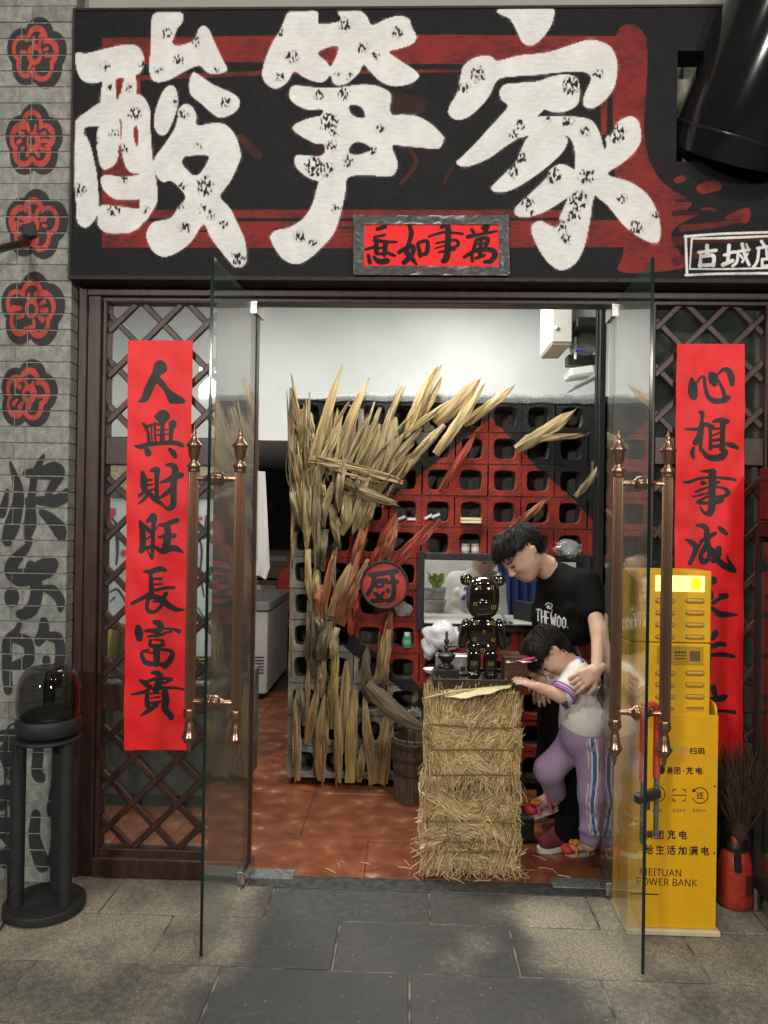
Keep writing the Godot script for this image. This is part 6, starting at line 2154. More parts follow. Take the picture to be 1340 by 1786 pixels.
# ---------------------------------------------------------------- kitchen, freezer, left part of the room
func kitchen() -> void:
	var pale := noisy(lin(0.42, 0.43, 0.41), lin(0.5, 0.5, 0.48), 1.0, 0.6, 0.02, 3, 38)
	var g := Geo.new()
	g.span(Vector3(-0.42, 0, -2.58), Vector3(2.0, P(480, 768, -2.6).y - 0.001, -2.5))
	structure("kitchen_wall", g, pale)
	# work table
	var ty := P(800, 1092, -1.45).y
	var t := thing("work_table", "steel work table behind the serving window", "table", Vector3(0.3, 0, -1.62))
	g = Geo.new()
	g.span(Vector3(-0.1, ty - 0.03, -1.85), Vector3(1.1, ty, -1.36), 0.004)
	part("tabletop", g, M.steel, t)
	for x in [-0.07, 1.07]:
		for z in [-1.82, -1.4]:
			g = Geo.new()
			g.span(Vector3(x - 0.02, 0, z - 0.02), Vector3(x + 0.02, ty - 0.03, z + 0.02), 0.003)
			part("leg", g, M.steel, t)
	# stacked white tubs with greens on top
	var k := 0
	for q in [[758, 1083, 0.062, 0.05, "bottom white plastic tub of the stack in the serving window"], [758, 1050, 0.066, 0.06, "middle white plastic tub of the stack in the serving window"], [758, 1028, 0.07, 0.05, "top white plastic tub holding greens in the serving window"]]:
		var c := P(q[0], 1060, -1.55)
		c.y = ty + [0.001, 0.075, 0.15][k]
		var o := thing("plastic_tub", q[4], "tub", c, "white tubs in the serving window")
		g = Geo.new()
		var h := 0.07
		g.lathe([Vector2(0.05, 0.0), Vector2(0.062, 0.004), Vector2(0.07, h), Vector2(0.075, h + 0.002), Vector2(0.074, h - 0.006), Vector2(0.068, h - 0.004), Vector2(0.06, 0.01), Vector2(0.0, 0.008)], 28, Transform3D(Basis(), c))
		part("tub_wall", g, mat(lin(0.62, 0.63, 0.6), 0.35), o)
		g = Geo.new()
		g.lathe([Vector2(0.0665, 0.03), Vector2(0.069, 0.034), Vector2(0.0685, 0.05)], 28, Transform3D(Basis(), c))
		part("ridge", g, mat(lin(0.55, 0.56, 0.54), 0.4), o)
		k += 1
	var vc := P(762, 1000, -1.55)
	vc.y = ty + 0.215
	var veg := thing("leafy_greens", "bunch of yellow-green leaves standing in the top white tub", "greens", vc)
	for i in 16:
		g = Geo.new()
		var a := rng.randf() * TAU
		var d := Vector3(cos(a), 0, sin(a))
		var h := rng.randf_range(0.05, 0.1)
		rows_leaf(g, vc + d * 0.02, d, h, rng.randf_range(0.015, 0.028))
		part("leaf", g, mat(lin(rng.randf_range(0.35, 0.55), rng.randf_range(0.45, 0.6), 0.10), 0.5), veg)
	# folded bags beside the tubs
	var fc := P(757, 1070, -1.38)
	fc.y = ty + 0.001
	var fb := thing("bag_stack", "stack of folded white bags at the left of the serving window", "bags", fc)
	for i in 7:
		g = Geo.new()
		g.box(fc + Vector3(rng.randf_range(-0.004, 0.004), 0.006 + 0.009 * i, 0), Vector3(0.1, 0.007, 0.08), Basis(Vector3.UP, rng.randf_range(-0.06, 0.06)), 0.002)
		part("bag", g, M.white if i % 3 else mat(lin(0.45, 0.2, 0.15), 0.5), fb)
	# blue curtain
	var cu := thing("blue_curtain", "dark blue curtain hanging behind the serving window", "curtain", P(900, 1040, -2.3))
	g = Geo.new()
	var rows := []
	for i in 3:
		var row := PackedVector3Array()
		for j in 41:
			var px := 868.0 + 2.2 * j
			var p := P(px, [930, 1040, 1150][i], -2.3)
			row.append(p + Vector3(0, 0, 0.022 * sin(j * 0.9) + 0.01 * sin(j * 2.1)))
		rows.append(row)
	g.grid(rows, false, true)
	part("cloth", g, mat(lin(0.02, 0.04, 0.16), 0.8), cu)
	g = Geo.new()
	g.tube([P(860, 928, -2.3), P(964, 928, -2.3)], 0.01, 10)
	part("rail", g, M.steel, cu)
	# black monitor and a tilted tablet on the shelf
	var mo := P(914, 1082, -1.18)
	var sy := P(850, 1093, ZW).y
	var mt := thing("small_monitor", "small black monitor seen edge-on in the serving window", "monitor", Vector3(mo.x, sy, mo.z))
	g = Geo.new()
	g.box(Vector3(mo.x, sy + 0.075, mo.z), Vector3(0.035, 0.12, 0.16), Basis(Vector3.UP, 0.5), 0.004)
	part("screen_case", g, M.black, mt)
	g = Geo.new()
	g.box(Vector3(mo.x, sy + 0.012, mo.z), Vector3(0.06, 0.012, 0.08), Basis(Vector3.UP, 0.5), 0.003)
	part("stand", g, M.black, mt)
	var tb := P(877, 1075, ZW + 0.02)
	var tl := thing("tilted_tablet", "grey tablet leaning on the shelf right of the bear figurine", "tablet", Vector3(tb.x, sy, tb.z))
	g = Geo.new()
	g.box(tb + Vector3(0, 0.005, 0), Vector3(0.012, 0.1, 0.12), Basis(Vector3.BACK, 0.55), 0.003)
	part("slab", g, mat(lin(0.3, 0.31, 0.33), 0.3), tl)
	g = Geo.new()
	g.box(tb + Vector3(0.03, -0.035, 0), Vector3(0.05, 0.012, 0.06), Basis(), 0.003)
	part("foot", g, M.black, tl)
	# white plastic bag hanging below the shelf
	var wbp := P(768, 1110, ZW + 0.05)
	var wbg := thing("white_plastic_bag", "crumpled white plastic bag under the left end of the serving window", "bag", wbp)
	var milky := mat(lin(0.62, 0.62, 0.66), 0.3)
	milky.backlight_enabled = true
	milky.backlight = Color(0.4, 0.4, 0.42)
	crumple(wbg, "film", wbp + Vector3(0.01, 0.0, 0), Vector3(0.10, 0.075, 0.04), 97, milky)
	crumple(wbg, "loose_end", wbp + Vector3(-0.055, -0.055, 0.0), Vector3(0.045, 0.06, 0.025), 98, milky)
	# white appliance box hung above the wall
	var a0 := P(963, 597, -1.16)
	var a1 := P(999, 560, -1.16)
	var ap := thing("wall_appliance", "white wall appliance with a tan underside at the upper right inside", "appliance", Vector3((a0.x + a1.x) * 0.5, a0.y, -1.35))
	g = Geo.new()
	g.span(Vector3(a0.x, a0.y, -1.56), Vector3(a1.x, 3.1, -1.16), 0.006)
	part("housing", g, mat(lin(0.6, 0.6, 0.56), 0.4), ap)
	g = Geo.new()
	g.span(Vector3(a0.x + 0.004, a0.y - 0.012, -1.55), Vector3(a1.x - 0.004, a0.y - 0.001, -1.17), 0.002)
	part("underside", g, noisy(lin(0.36, 0.24, 0.13), lin(0.5, 0.38, 0.24), 6.0, 0.6, 0.03, 3, 39), ap)
	g = Geo.new()
	var kn := P(971, 572, -1.158)
	g.lathe([Vector2(0.011, 0), Vector2(0.012, 0.003), Vector2(0.009, 0.012), Vector2(0, 0.013)], 20, Transform3D(Basis(Vector3.RIGHT, PI / 2), kn))
	part("knob", g, M.white, ap)
	g = Geo.new()
	var inx := P(990, 562, -1.158)
	g.lathe([Vector2(0.004, 0), Vector2(0.003, 0.003), Vector2(0, 0.004)], 12, Transform3D(Basis(Vector3.RIGHT, PI / 2), inx))
	var lampm := mat(lin(0.6, 0.15, 0.05), 0.4)
	lampm.emission_enabled = true
	lampm.emission = Color(1.0, 0.35, 0.12)
	lampm.emission_energy_multiplier = 1.5
	part("pilot_lamp", g, lampm, ap)
	# black rack with shelves at the right
	var px0 := P(1040, 893, -1.0).x
	var rk := thing("black_rack", "tall black metal rack post with shelves at the right edge of the doorway", "rack", Vector3(px0 + 0.2, 0, -1.05))
	for q in [[0.0, -0.98], [0.62, -0.98], [0.0, -1.09 + 0.03], [0.62, -1.06]]:
		g = Geo.new()
		g.span(Vector3(px0 + q[0], 0, q[1] - 0.018), Vector3(px0 + q[0] + 0.032, 3.0, q[1] + 0.018), 0.003)
		part("post", g, M.black, rk)
	for y in [0.35, 0.95]:
		g = Geo.new()
		g.span(Vector3(px0 + 0.033, y, -1.07), Vector3(px0 + 0.61, y + 0.025, -0.97), 0.003)
		part("shelf", g, M.black, rk)
	var us := thing("upper_shelf", "black shelf with folded boards and a duct fitting beside the wall appliance", "shelf", P(1020, 575, -1.2))
	var s0 := P(1001, 576, -1.2)
	var s1 := P(1052, 559, -1.2)
	g = Geo.new()
	g.span(Vector3(s0.x, s0.y, -1.5), Vector3(s1.x, s1.y, -1.12), 0.006)
	part("board", g, M.black, us)
	g = Geo.new()
	g.span(Vector3(s0.x - 0.02, s1.y + 0.001, -1.5), Vector3(s1.x - 0.05, 3.1, -1.25), 0.004)
	part("steel_panel", g, mat(lin(0.6, 0.62, 0.6), 0.3, 0.5), us)
	g = Geo.new()
	var q1 := P(1020, 600, -1.35)
	g.lathe([Vector2(0.07, -0.1), Vector2(0.075, -0.05), Vector2(0.075, 0.06), Vector2(0.06, 0.09)], 28, Transform3D(Basis(Vector3.RIGHT, PI / 2), q1))
	part("duct_fitting", g, mat(lin(0.3, 0.29, 0.26), 0.4, 0.5), us)
	g = Geo.new()
	g.tube([P(1004, 588, -1.22), P(1004, 626, -1.22)], 0.008, 12)
	part("white_pipe", g, M.white, us)
	g = Geo.new()
	g.box(P(1013, 613, -1.215), Vector3(0.06, 0.014, 0.02), Basis(Vector3.BACK, -0.1), 0.004)
	part("blue_clip", g, mat(lin(0.02, 0.06, 0.45), 0.4), us)
	g = Geo.new()
	g.bar(P(995, 680, -1.2), P(1046, 656, -1.2), 0.012, 0.2, Vector3.UP, 0.002)
	part("rail", g, mat(lin(0.4, 0.4, 0.4), 0.4, 0.6), us)
	g = Geo.new()
	g.box(P(1010, 652, -1.35), Vector3(0.14, 0.05, 0.2), Basis(Vector3.BACK, 0.15), 0.01)
	part("paper_bundle", g, M.white, us)
	g = Geo.new()
	g.box(P(1012, 630, -1.42), Vector3(0.16, 0.06, 0.1), Basis(), 0.004)
	part("dark_case", g, mat(lin(0.12, 0.11, 0.09), 0.6), us)
	# wooden bucket beside the bales
	var bc := PY(720, 1378)
	bc.z = minf(bc.z, -0.75)
	bc = Vector3(P(722, 1378, -0.98).x, 0.0, -0.93)
	var bk := thing("wooden_bucket", "dark wooden stave bucket standing left of the straw bales", "bucket", bc)
	var wood := noisy(lin(0.045, 0.026, 0.014), lin(0.11, 0.068, 0.04), 3.0, 0.6, 0.02, 4, 40, 0.0, Vector2(4, 0.5))
	var bh := P(722, 1283, -0.93).y
	for i in 18:
		g = Geo.new()
		var a := TAU * i / 18
		var d := Vector3(cos(a), 0, sin(a))
		var lo := bc + d * 0.098 + Vector3(0, 0.001, 0)
		var hi := bc + d * 0.114 + Vector3(0, bh, 0)
		g.bar(lo, hi, 0.037, 0.014, Vector3(-d.z, 0, d.x), 0.002)
		part("stave", g, wood, bk)
	for q in [[0.16, 0.108], [bh - 0.10, 0.117], [bh - 0.035, 0.121]]:
		g = Geo.new()
		g.lathe([Vector2(q[1], q[0] - 0.016), Vector2(q[1] + 0.006, q[0] - 0.015), Vector2(q[1] + 0.008, q[0] + 0.015), Vector2(q[1] + 0.002, q[0] + 0.016)], 36, Transform3D(Basis(), bc), 0, 0.0, false)
		part("hoop", g, noisy(lin(0.02, 0.013, 0.009), lin(0.05, 0.033, 0.022), 5.0, 0.5, 0.03, 3, 44), bk)
	g = Geo.new()
	g.lathe([Vector2(0.0, 0.03), Vector2(0.096, 0.03)], 24, Transform3D(Basis(), bc))
	part("bottom", g, M.black_rough, bk)
	# black case on the floor behind the girl
	var kc := PY(920, 1470)
	var kb := thing("black_case", "small black box on the floor right of the straw bales", "case", kc)
	g = Geo.new()
	g.box(kc + Vector3(-0.03, 0.062, -0.06), Vector3(0.11, 0.12, 0.14), Basis(Vector3.UP, 0.1), 0.01)
	part("body", g, M.black, kb)
	g = Geo.new()
	g.tube([kc + Vector3(-0.05, 0.124, -0.06), kc + Vector3(-0.05, 0.14, -0.06), kc + Vector3(-0.01, 0.14, -0.06), kc + Vector3(-0.01, 0.124, -0.06)], 0.004, 8)
	part("handle", g, M.black, kb)
	# chest freezer in the passage
	var fz := -3.0
	var fx1 := P(466, 1150, fz).x
	var fy := P(466, 1050, fz).y
	var fr := thing("chest_freezer", "white chest freezer standing in the dark passage at the left", "freezer", Vector3(fx1 - 0.35, 0, -3.5))
	var cab := mat(lin(0.5, 0.5, 0.48), 0.35)
	g = Geo.new()
	g.span(Vector3(fx1 - 0.7, 0.05, -4.05), Vector3(fx1, fy - 0.08, fz), 0.008)
	part("cabinet", g, cab, fr)
	g = Geo.new()
	g.span(Vector3(fx1 - 0.71, fy - 0.075, -4.06), Vector3(fx1 + 0.012, fy, fz + 0.015), 0.012)
	part("lid", g, mat(lin(0.3, 0.31, 0.3), 0.4), fr)
	for i in 6:
		g = Geo.new()
		g.box(Vector3(fx1 - 0.06, 0.22 + 0.025 * i, fz + 0.002), Vector3(0.07, 0.008, 0.004))
		part("vent_slot", g, M.black, fr)
	g = Geo.new()
	for q in [[-0.65, -3.05], [-0.05, -3.05], [-0.65, -4.0], [-0.05, -4.0]]:
		g.box(Vector3(fx1 + q[0], 0.025, q[1]), Vector3(0.05, 0.05, 0.05))
	part("feet", g, M.black, fr)
	# glass jars on its lid
	for q in [[-0.1, -3.1, "square glass jar on the freezer lid, nearest the corner"], [-0.2, -3.25, "dark bottle on the freezer lid behind the glass jar"]]:
		var c := Vector3(fx1 + q[0], fy, q[1])
		var o := thing("freezer_jar", q[2], "jar", c)
		g = Geo.new()
		g.lathe([Vector2(0.04, 0), Vector2(0.045, 0.004), Vector2(0.045, 0.09), Vector2(0.03, 0.11), Vector2(0.02, 0.13)], 20, Transform3D(Basis(), c))
		part("body", g, mat(lin(0.22, 0.2, 0.18), 0.2) if q[1] > -3.2 else mat(lin(0.08, 0.03, 0.02), 0.3), o)
		g = Geo.new()
		g.lathe([Vector2(0.021, 0.13), Vector2(0.021, 0.16), Vector2(0, 0.161)], 16, Transform3D(Basis(), c))
		part("cap", g, M.black, o)
	# white cloth hanging at the left of the passage
	var hc := thing("white_cloth", "tall white cloth hanging at the left of the dark passage", "cloth", P(458, 1005, -2.75))
	g = Geo.new()
	rows = []
	for i in 12:
		var row := PackedVector3Array()
		var py := 822.0 + 185.0 * i / 11.0
		for j in 9:
			row.append(P(430 + (32.0 + i * 0.9 - (8 if i == 11 else 0)) * j / 8.0, py + (4 * sin(j) if i == 11 else 0.0), -2.75) + Vector3(0, 0, 0.02 * sin(j * 1.4 + i * 0.15)))
		rows.append(row)
	g.grid(rows, false, true)
	part("fabric", g, mat(lin(0.62, 0.62, 0.6), 0.8), hc)
	# red chair back and crates far in the passage
	var rc := P(503, 1022, -4.5)
	var rch := thing("red_chair", "red plastic chair far in the dark passage", "chair", Vector3(rc.x, 0, -4.6))
	g = Geo.new()
	g.blob(Vector3(rc.x + 0.08, rc.y - 0.03, -4.5), Vector3(0.2, 0.24, 0.03), 3.0)
	part("backrest", g, mat(lin(0.5, 0.05, 0.03), 0.4), rch)
	g = Geo.new()
	g.box(Vector3(rc.x + 0.08, 0.44, -4.3), Vector3(0.4, 0.03, 0.4), Basis(), 0.01)
	part("seat", g, mat(lin(0.5, 0.05, 0.03), 0.4), rch)
	for q in [[-0.1, -4.12], [0.26, -4.12], [-0.1, -4.48], [0.26, -4.48]]:
		g = Geo.new()
		g.tube([Vector3(rc.x + q[0], 0, q[1]), Vector3(rc.x + q[0], 0.43, q[1])], 0.018, 8)
		part("leg", g, mat(lin(0.5, 0.05, 0.03), 0.4), rch)
	for q in [[481, 0.0, "lower brown carton behind the freezer"], [479, 0.3, "upper brown carton behind the freezer"]]:
		var c := P(q[0], 1000, -4.7)
		c.y = 0.55 + q[1]
		var o := thing("carton", q[2], "carton", Vector3(c.x, c.y, -4.7))
		g = Geo.new()
		g.box(c + Vector3(0, 0.14, 0), Vector3(0.4, 0.28, 0.3), Basis(), 0.004)
		part("box", g, mat(lin(0.15, 0.12, 0.09), 0.8), o)
		g = Geo.new()
		g.box(c + Vector3(0, 0.2, 0.152), Vector3(0.3, 0.05, 0.002))
		part("print_strip", g, mat(lin(0.35, 0.33, 0.3), 0.8), o)
	g = Geo.new()
	g.span(Vector3(-1.6, 0.0, -5.0), Vector3(-0.5, 0.549, -4.55), 0.01)
	var pl := thing("low_cupboard", "low dark cupboard at the end of the passage", "cupboard", Vector3(-1.05, 0, -4.75))
	part("cabinet", g, M.black_rough, pl)
	g = Geo.new()
	g.span(Vector3(-1.55, 0.05, -4.548), Vector3(-1.06, 0.5, -4.54), 0.002)
	g.span(Vector3(-1.04, 0.05, -4.548), Vector3(-0.55, 0.5, -4.54), 0.002)
	part("door", g, M.black_rough, pl)
	mural()
	# dark partition behind the right lattice
	var smoke := noisy(lin(0.02, 0.022, 0.022), lin(0.16, 0.17, 0.17), 0.9, 0.7, 0.012, 5, 45)
	g = Geo.new()
	g.span(Vector3(P(1088, 893, -0.3).x, 0, -0.36), Vector3(2.0, 2.5, -0.3))
	structure("wall_partition", g, smoke)

func rows_leaf(g: Geo, at: Vector3, d: Vector3, h: float, w: float) -> void:
	var rows := []
	var s := Vector3(-d.z, 0, d.x)
	for i in 7:
		var u := i / 6.0
		var c := at + Vector3(0, h * u, 0) + d * (0.035 * u * u)
		var ww := w * (0.3 + 0.9 * sin(minf(1.0, u * 1.1) * PI * 0.85))
		rows.append(PackedVector3Array([c - s * ww, c + d * 0.006, c + s * ww]))
	g.grid(rows)

func mural() -> void:
	var z := -1.5
	var a := P(120, 866, z)
	var b := P(436, 1196, z)
	var W := 384
	var H := 400
	var spot := func(px, py):
		var p := P(px, py, z)
		return Vector2((p.x - a.x) / (b.x - a.x), (a.y - p.y) / (a.y - b.y))
	var bk := Paint.new(W, H, spot)
	for q in [[196, 905, 3, 203, 918, 6, 205, 960, 5, 203, 985, 3], [190, 1034, 2, 204, 1028, 4, 214, 1040, 4, 219, 1052, 2], [192, 1050, 2, 200, 1042, 3], [346, 930, 2, 352, 960, 4, 350, 1000, 3, 356, 1040, 3], [360, 900, 3, 356, 940, 3], [250, 920, 4, 270, 960, 6, 262, 1010, 4], [300, 900, 3, 320, 950, 5, 310, 1010, 4], [345, 1060, 2, 362, 1085, 3]]:
		bk.brush(q)
	var rd := Paint.new(W, H, spot)
	for q in [[196, 893, 16, 190, 906, 12], [216, 965, 12], [349, 905, 9], [280, 900, 18]]:
		rd.brush(q)
	var kb := bk.bytes(2)
	var rb := rd.bytes(4)
	var n1 := noise_bytes(W, H, 0.02, 4, 99)
	var o := PackedByteArray()
	o.resize(W * H * 3)
	for i in W * H:
		var k := kb[i] / 255.0
		var r := rb[i] / 255.0
		var n := n1[i] / 255.0
		o[i * 3] = int(lerpf(lerpf(196 + 24 * n, 190, r), 50, k))
		o[i * 3 + 1] = int(lerpf(lerpf(206 + 20 * n, 70, r), 54, k))
		o[i * 3 + 2] = int(lerpf(lerpf(210 + 20 * n, 70, r), 58, k))
	var m := mat(Color.WHITE, 0.7)
	m.albedo_texture = picture(W, H, o)
	var t := thing("painted_screen", "white screen with grey and red brush painting seen through the left lattice", "screen", Vector3((a.x + b.x) * 0.5, b.y, z))
	var g := Geo.new()
	g.uvf = func(p: Vector3, _n): return Vector2((p.x - a.x) / (b.x - a.x), (a.y - p.y) / (a.y - b.y))
	g.span(Vector3(a.x, b.y, z - 0.03), Vector3(b.x, a.y, z))
	part("panel", g, m, t)
	g = Geo.new()
	g.span(Vector3(a.x - 0.02, a.y, z - 0.035), Vector3(b.x, a.y + 0.05, z + 0.01), 0.003)
	part("top_rail", g, mat(lin(0.1, 0.1, 0.1), 0.6), t)
	# tan picture above
	var pa := P(150, 806, z)
	var pb := P(436, 862, z)
	var pt := thing("tan_picture", "tan framed picture above the painted screen at the left", "picture", Vector3((pa.x + pb.x) * 0.5, pb.y, z))
	g = Geo.new()
	g.span(Vector3(pa.x, pb.y + 0.002, z - 0.02), Vector3(pb.x, pa.y, z - 0.001), 0.002)
	part("picture", g, noisy(lin(0.33, 0.28, 0.18), lin(0.5, 0.45, 0.32), 5.0, 0.7, 0.03, 4, 46), pt)
	g = Geo.new()
	g.span(Vector3(pa.x - 0.02, pa.y, z - 0.025), Vector3(pb.x, pa.y + 0.02, z + 0.006), 0.002)
	part("frame", g, M.wood, pt)
	# cabinet below, with a brass vase on it
	var cy := P(280, 1192, -0.7).y
	var cb := thing("dark_cabinet", "dark green-grey cabinet behind the lower part of the left lattice", "cabinet", Vector3(a.x + 0.4, 0, -0.9))
	g = Geo.new()
	g.span(Vector3(-2.3, 0.06, -1.2), Vector3(P(425, 893, -0.72).x, cy, -0.72), 0.004)
	part("body", g, noisy(lin(0.045, 0.058, 0.05), lin(0.11, 0.13, 0.115), 1.5, 0.4, 0.015, 4, 47), cb)
	g = Geo.new()
	g.span(Vector3(-2.3, 0, -1.18), Vector3(P(425, 893, -0.72).x - 0.02, 0.059, -0.76))
	part("plinth", g, M.black, cb)
	for i in 26:
		g = Geo.new()
		g.box(P(190 + 6.4 * i, 1452, -0.716), Vector3(0.008, 0.05, 0.006), Basis(), 0.001)
		part("grille_slat", g, M.black, cb)
	for q in [[204, "tall brass vase on the cabinet behind the left lattice, near the post"], [352, "shorter brass vase on the cabinet behind the left door handle"]]:
		var c := P(q[0], 1190, -0.85)
		c.y = cy
		var v := thing("brass_vase", q[1], "vase", c, "brass vases behind the left lattice")
		var br := mat(lin(0.45, 0.32, 0.08), 0.25, 1.0)
		var s: float = 1.0 if q[0] < 300 else 0.4
		g = Geo.new()
		g.lathe([Vector2(0.05, 0), Vector2(0.06, 0.01), Vector2(0.045, 0.03), Vector2(0.06, 0.1 * s), Vector2(0.065, 0.16 * s), Vector2(0.05, 0.22 * s), Vector2(0.04, 0.25 * s)], 28, Transform3D(Basis(), c))
		part("body", g, br, v)
		g = Geo.new()
		g.lathe([Vector2(0.04, 0.25 * s), Vector2(0.055, 0.262 * s), Vector2(0.05, 0.27 * s), Vector2(0.035, 0.26 * s)], 28, Transform3D(Basis(), c), 0, 0.0, false)
		part("lip", g, br, v)

# ---------------------------------------------------------------- yellow charging station
func power_bank() -> void:
	var zf := 0.33
	var x0 := P(1096, 1450, zf).x
	var x1 := P(1251, 1450, zf).x
	var y0 := 0.022
	var y1 := P(1170, 1246, zf).y
	var yel := noisy(lin(0.68, 0.375, 0.005), lin(0.74, 0.41, 0.008), 2.0, 0.42, 0.01, 2, 48)
	var t := thing("charging_station", "yellow power bank charging station with printed panel beside the right door", "charging station", Vector3((x0 + x1) * 0.5, 0, 0.23))
	var W := 512
	var H := 1180
	var spot := func(px, py):
		var p := P(px, py, zf)
		return Vector2((p.x - x0) / (x1 - x0), (y1 - p.y) / (y1 - y0))
	var ink := Paint.new(W, H, spot)
	var G := {"mei": "30,5 40,18;70,5 60,18;15,20 85,20;20,36 80,36;10,52 90,52;50,20 50,52;8,68 92,68;50,52 45,75 15,97;52,70 85,97", "tuan": "10,10 90,10 90,92 10,92 10,10;25,32 75,32;58,20 58,75 48,75;58,35 30,68", "chong": "50,2 50,15;10,18 90,18;45,20 28,42 75,40;65,30 80,48;38,48 35,70 12,94;62,48 62,88 90,88 90,75",
		"dian": "18,22 82,22 82,62 18,62 18,22;18,42 82,42;50,5 50,88 92,88 92,74", "gei": "28,5 12,28 32,32 10,55 38,50;10,85 38,72;65,5 42,38;65,5 92,38;52,42 82,42;50,58 85,58 85,92 50,92 50,58", "sheng": "25,8 12,38;20,25 85,25;50,5 50,92;18,55 82,55;8,92 92,92",
		"huo": "12,8 22,18;6,34 18,44;8,92 24,60;85,5 40,15;32,34 95,34;64,12 64,56;42,58 85,58 85,92 42,92 42,58", "jia": "8,28 50,28 48,85 38,90;28,8 26,50 8,92;62,22 92,22 92,88 62,88 62,22", "man": "12,8 22,18;6,34 18,44;8,92 24,60;34,16 95,16;50,5 50,26;78,5 78,26;32,38 96,38;38,92 38,52 90,52 90,92 82,88;64,38 64,60;52,60 46,82;76,60 70,82",
		"sao": "20,5 20,88 10,84;5,28 36,28;5,60 36,50;48,18 92,18 92,88 48,88;50,52 92,52", "ma": "6,12 42,12;24,12 8,55;15,45 40,45 40,82 15,82 15,45;52,12 85,12 82,45 52,45 54,22;82,45 94,48 90,92 80,90;48,70 82,70", "hai": "40,12 95,12;70,12 38,52;68,36 68,80;72,42 92,60;10,10 22,24;6,42 24,42 22,78;6,95 25,80 50,92 96,92"}
	ink.glyph(G.sao, 1203, 1303.5, 12.5, 12.5, 1.7)
	ink.glyph(G.ma, 1217, 1304, 12.5, 12.5, 1.7)
	ink.glyph(G.mei, 1163, 1337, 11.5, 13.5, 1.6)
	ink.glyph(G.tuan, 1175.5, 1337.5, 12, 13, 1.6)
	ink.glyph(G.chong, 1196, 1337.5, 13.5, 13.5, 1.8)
	ink.glyph(G.dian, 1212, 1338, 13.5, 13.5, 1.8)
	ink.brush([1192.5, 1344.5, 2.6])
	ink.poly([1141, 1335, 1158, 1335, 1158, 1349, 1141, 1349])
	# scan corners, circle arrow, clock
	for q in ["0,22 0,0 22,0", "78,0 100,0 100,22", "0,78 0,100 22,100", "78,100 100,100 100,78", "-6,50 106,50"]:
		ink.glyph(q, 1174.5, 1377, 21, 20, 1.5)
	var arc := []
	for i in 31:
		var an := deg_to_rad(-140.0 + 300.0 * i / 30.0)
		arc.append_array([1221.5 + 13.5 * cos(an), 1387.5 + 13.5 * sin(an), 1.6])
	ink.brush(arc)
	ink.poly([1207, 1382, 1209, 1375, 1215, 1380.5], 0, 0, 1, 1, false)
	ink.glyph(G.hai, 1215, 1381.5, 12.5, 12, 1.5)
	arc = []
	for i in 25:
		var an := TAU * i / 24
		arc.append_array([1147.0 + 13 * cos(an), 1385.0 + 13 * sin(an), 1.5])
	ink.brush(arc)
	var soft := Paint.new(W, H, spot)
	for q in [[1137, 1411, 1154], [1173, 1411, 1197], [1208, 1411, 1232]]:
		for k in 4:
			var x: float = lerpf(q[0], q[2], k / 4.0)
			soft.glyph(["5,10 90,10;10,50 85,50;50,5 50,95;8,95 92,95", "20,5 20,95;50,20 90,20 90,90 50,90 50,20", "5,15 95,15;30,40 70,40 70,90 30,90 30,40", "10,30 90,30;50,5 40,50 10,95;55,50 92,95"][k], x, q[1], 5.0, 5.5, 0.8)
	ink.glyph(G.mei, 1126.5, 1448, 14, 15.5, 2.0)
	ink.glyph(G.tuan, 1143.5, 1448, 14.5, 15.5, 2.0)
	ink.glyph(G.chong, 1163.5, 1448, 15.5, 16, 2.0)
	ink.glyph(G.dian, 1183, 1448.5, 15.5, 16, 2.0)
	var row := [G.gei, G.sheng, G.huo, G.jia, G.man, G.dian]
	for i in 6:
		ink.glyph(row[i], 1124.5 + 19.4 * i, 1473.5 + 0.55 * i, 15.5, 16.5, 2.0)
	ink.brush([1100, 1558.5, 2.2, 1148, 1560, 2.2])
	ink.brush([1152.5, 1560, 1.8])
	ink.brush([1247, 1371.5, 3.4])
	ink.brush([1246, 1488, 3.4])
	var pale := Paint.new(W, H, spot)
	pale.poly([1135, 1300, 1206, 1301, 1206, 1317, 1135, 1317], 0, 0, 1, 0.45, false)
	var icon := Paint.new(W, H, spot)
	icon.poly([1138, 1303, 1149, 1303, 1149, 1314, 1138, 1314], 0, 0, 1, 0.5, false)
	icon.brush([1171, 1308, 10], 0, 0, 1, 0.5)
	var pink := Paint.new(W, H, spot)
	pink.poly([1187, 1303, 1200, 1303, 1200, 1315, 1187, 1315], 0, 0, 1, 0.6)
	var kb := ink.bytes()
	var sb := soft.bytes()
	var pb := pale.bytes()
	var ib := icon.bytes()
	var qb := pink.bytes()
	var n1 := noise_bytes(W, H, 0.01, 3, 101)
	var o := PackedByteArray()
	o.resize(W * H * 3)
	for i in W * H:
		var k := maxf(kb[i], sb[i] * 0.6) / 255.0
		var n := n1[i] / 255.0
		var c := Vector3(220 + 6 * n, 165 + 6 * n, 10)
		c = c.lerp(Vector3(205, 185, 90), pb[i] / 255.0)
		c = c.lerp(Vector3(120, 165, 60), ib[i] / 255.0)
		c = c.lerp(Vector3(215, 130, 90), qb[i] / 255.0)
		c = c.lerp(Vector3(48, 22, 22), k)
		o[i * 3] = int(c.x)
		o[i * 3 + 1] = int(c.y)
		o[i * 3 + 2] = int(c.z)
	var m := mat(Color.WHITE, 0.45)
	m.albedo_texture = picture(W, H, o)
	# casing: front panel, sides, back
	var g := Geo.new()
	g.uvf = func(p: Vector3, _n): return Vector2((p.x - x0) / (x1 - x0), (y1 - p.y) / (y1 - y0))
	g.span(Vector3(x0, y0, zf - 0.012), Vector3(x1, y1, zf), 0.002)
	var fp := part("front_panel", g, m, t)
	var ink_m := mat(lin(0.03, 0.008, 0.008), 0.5)
	var lh := 0.036
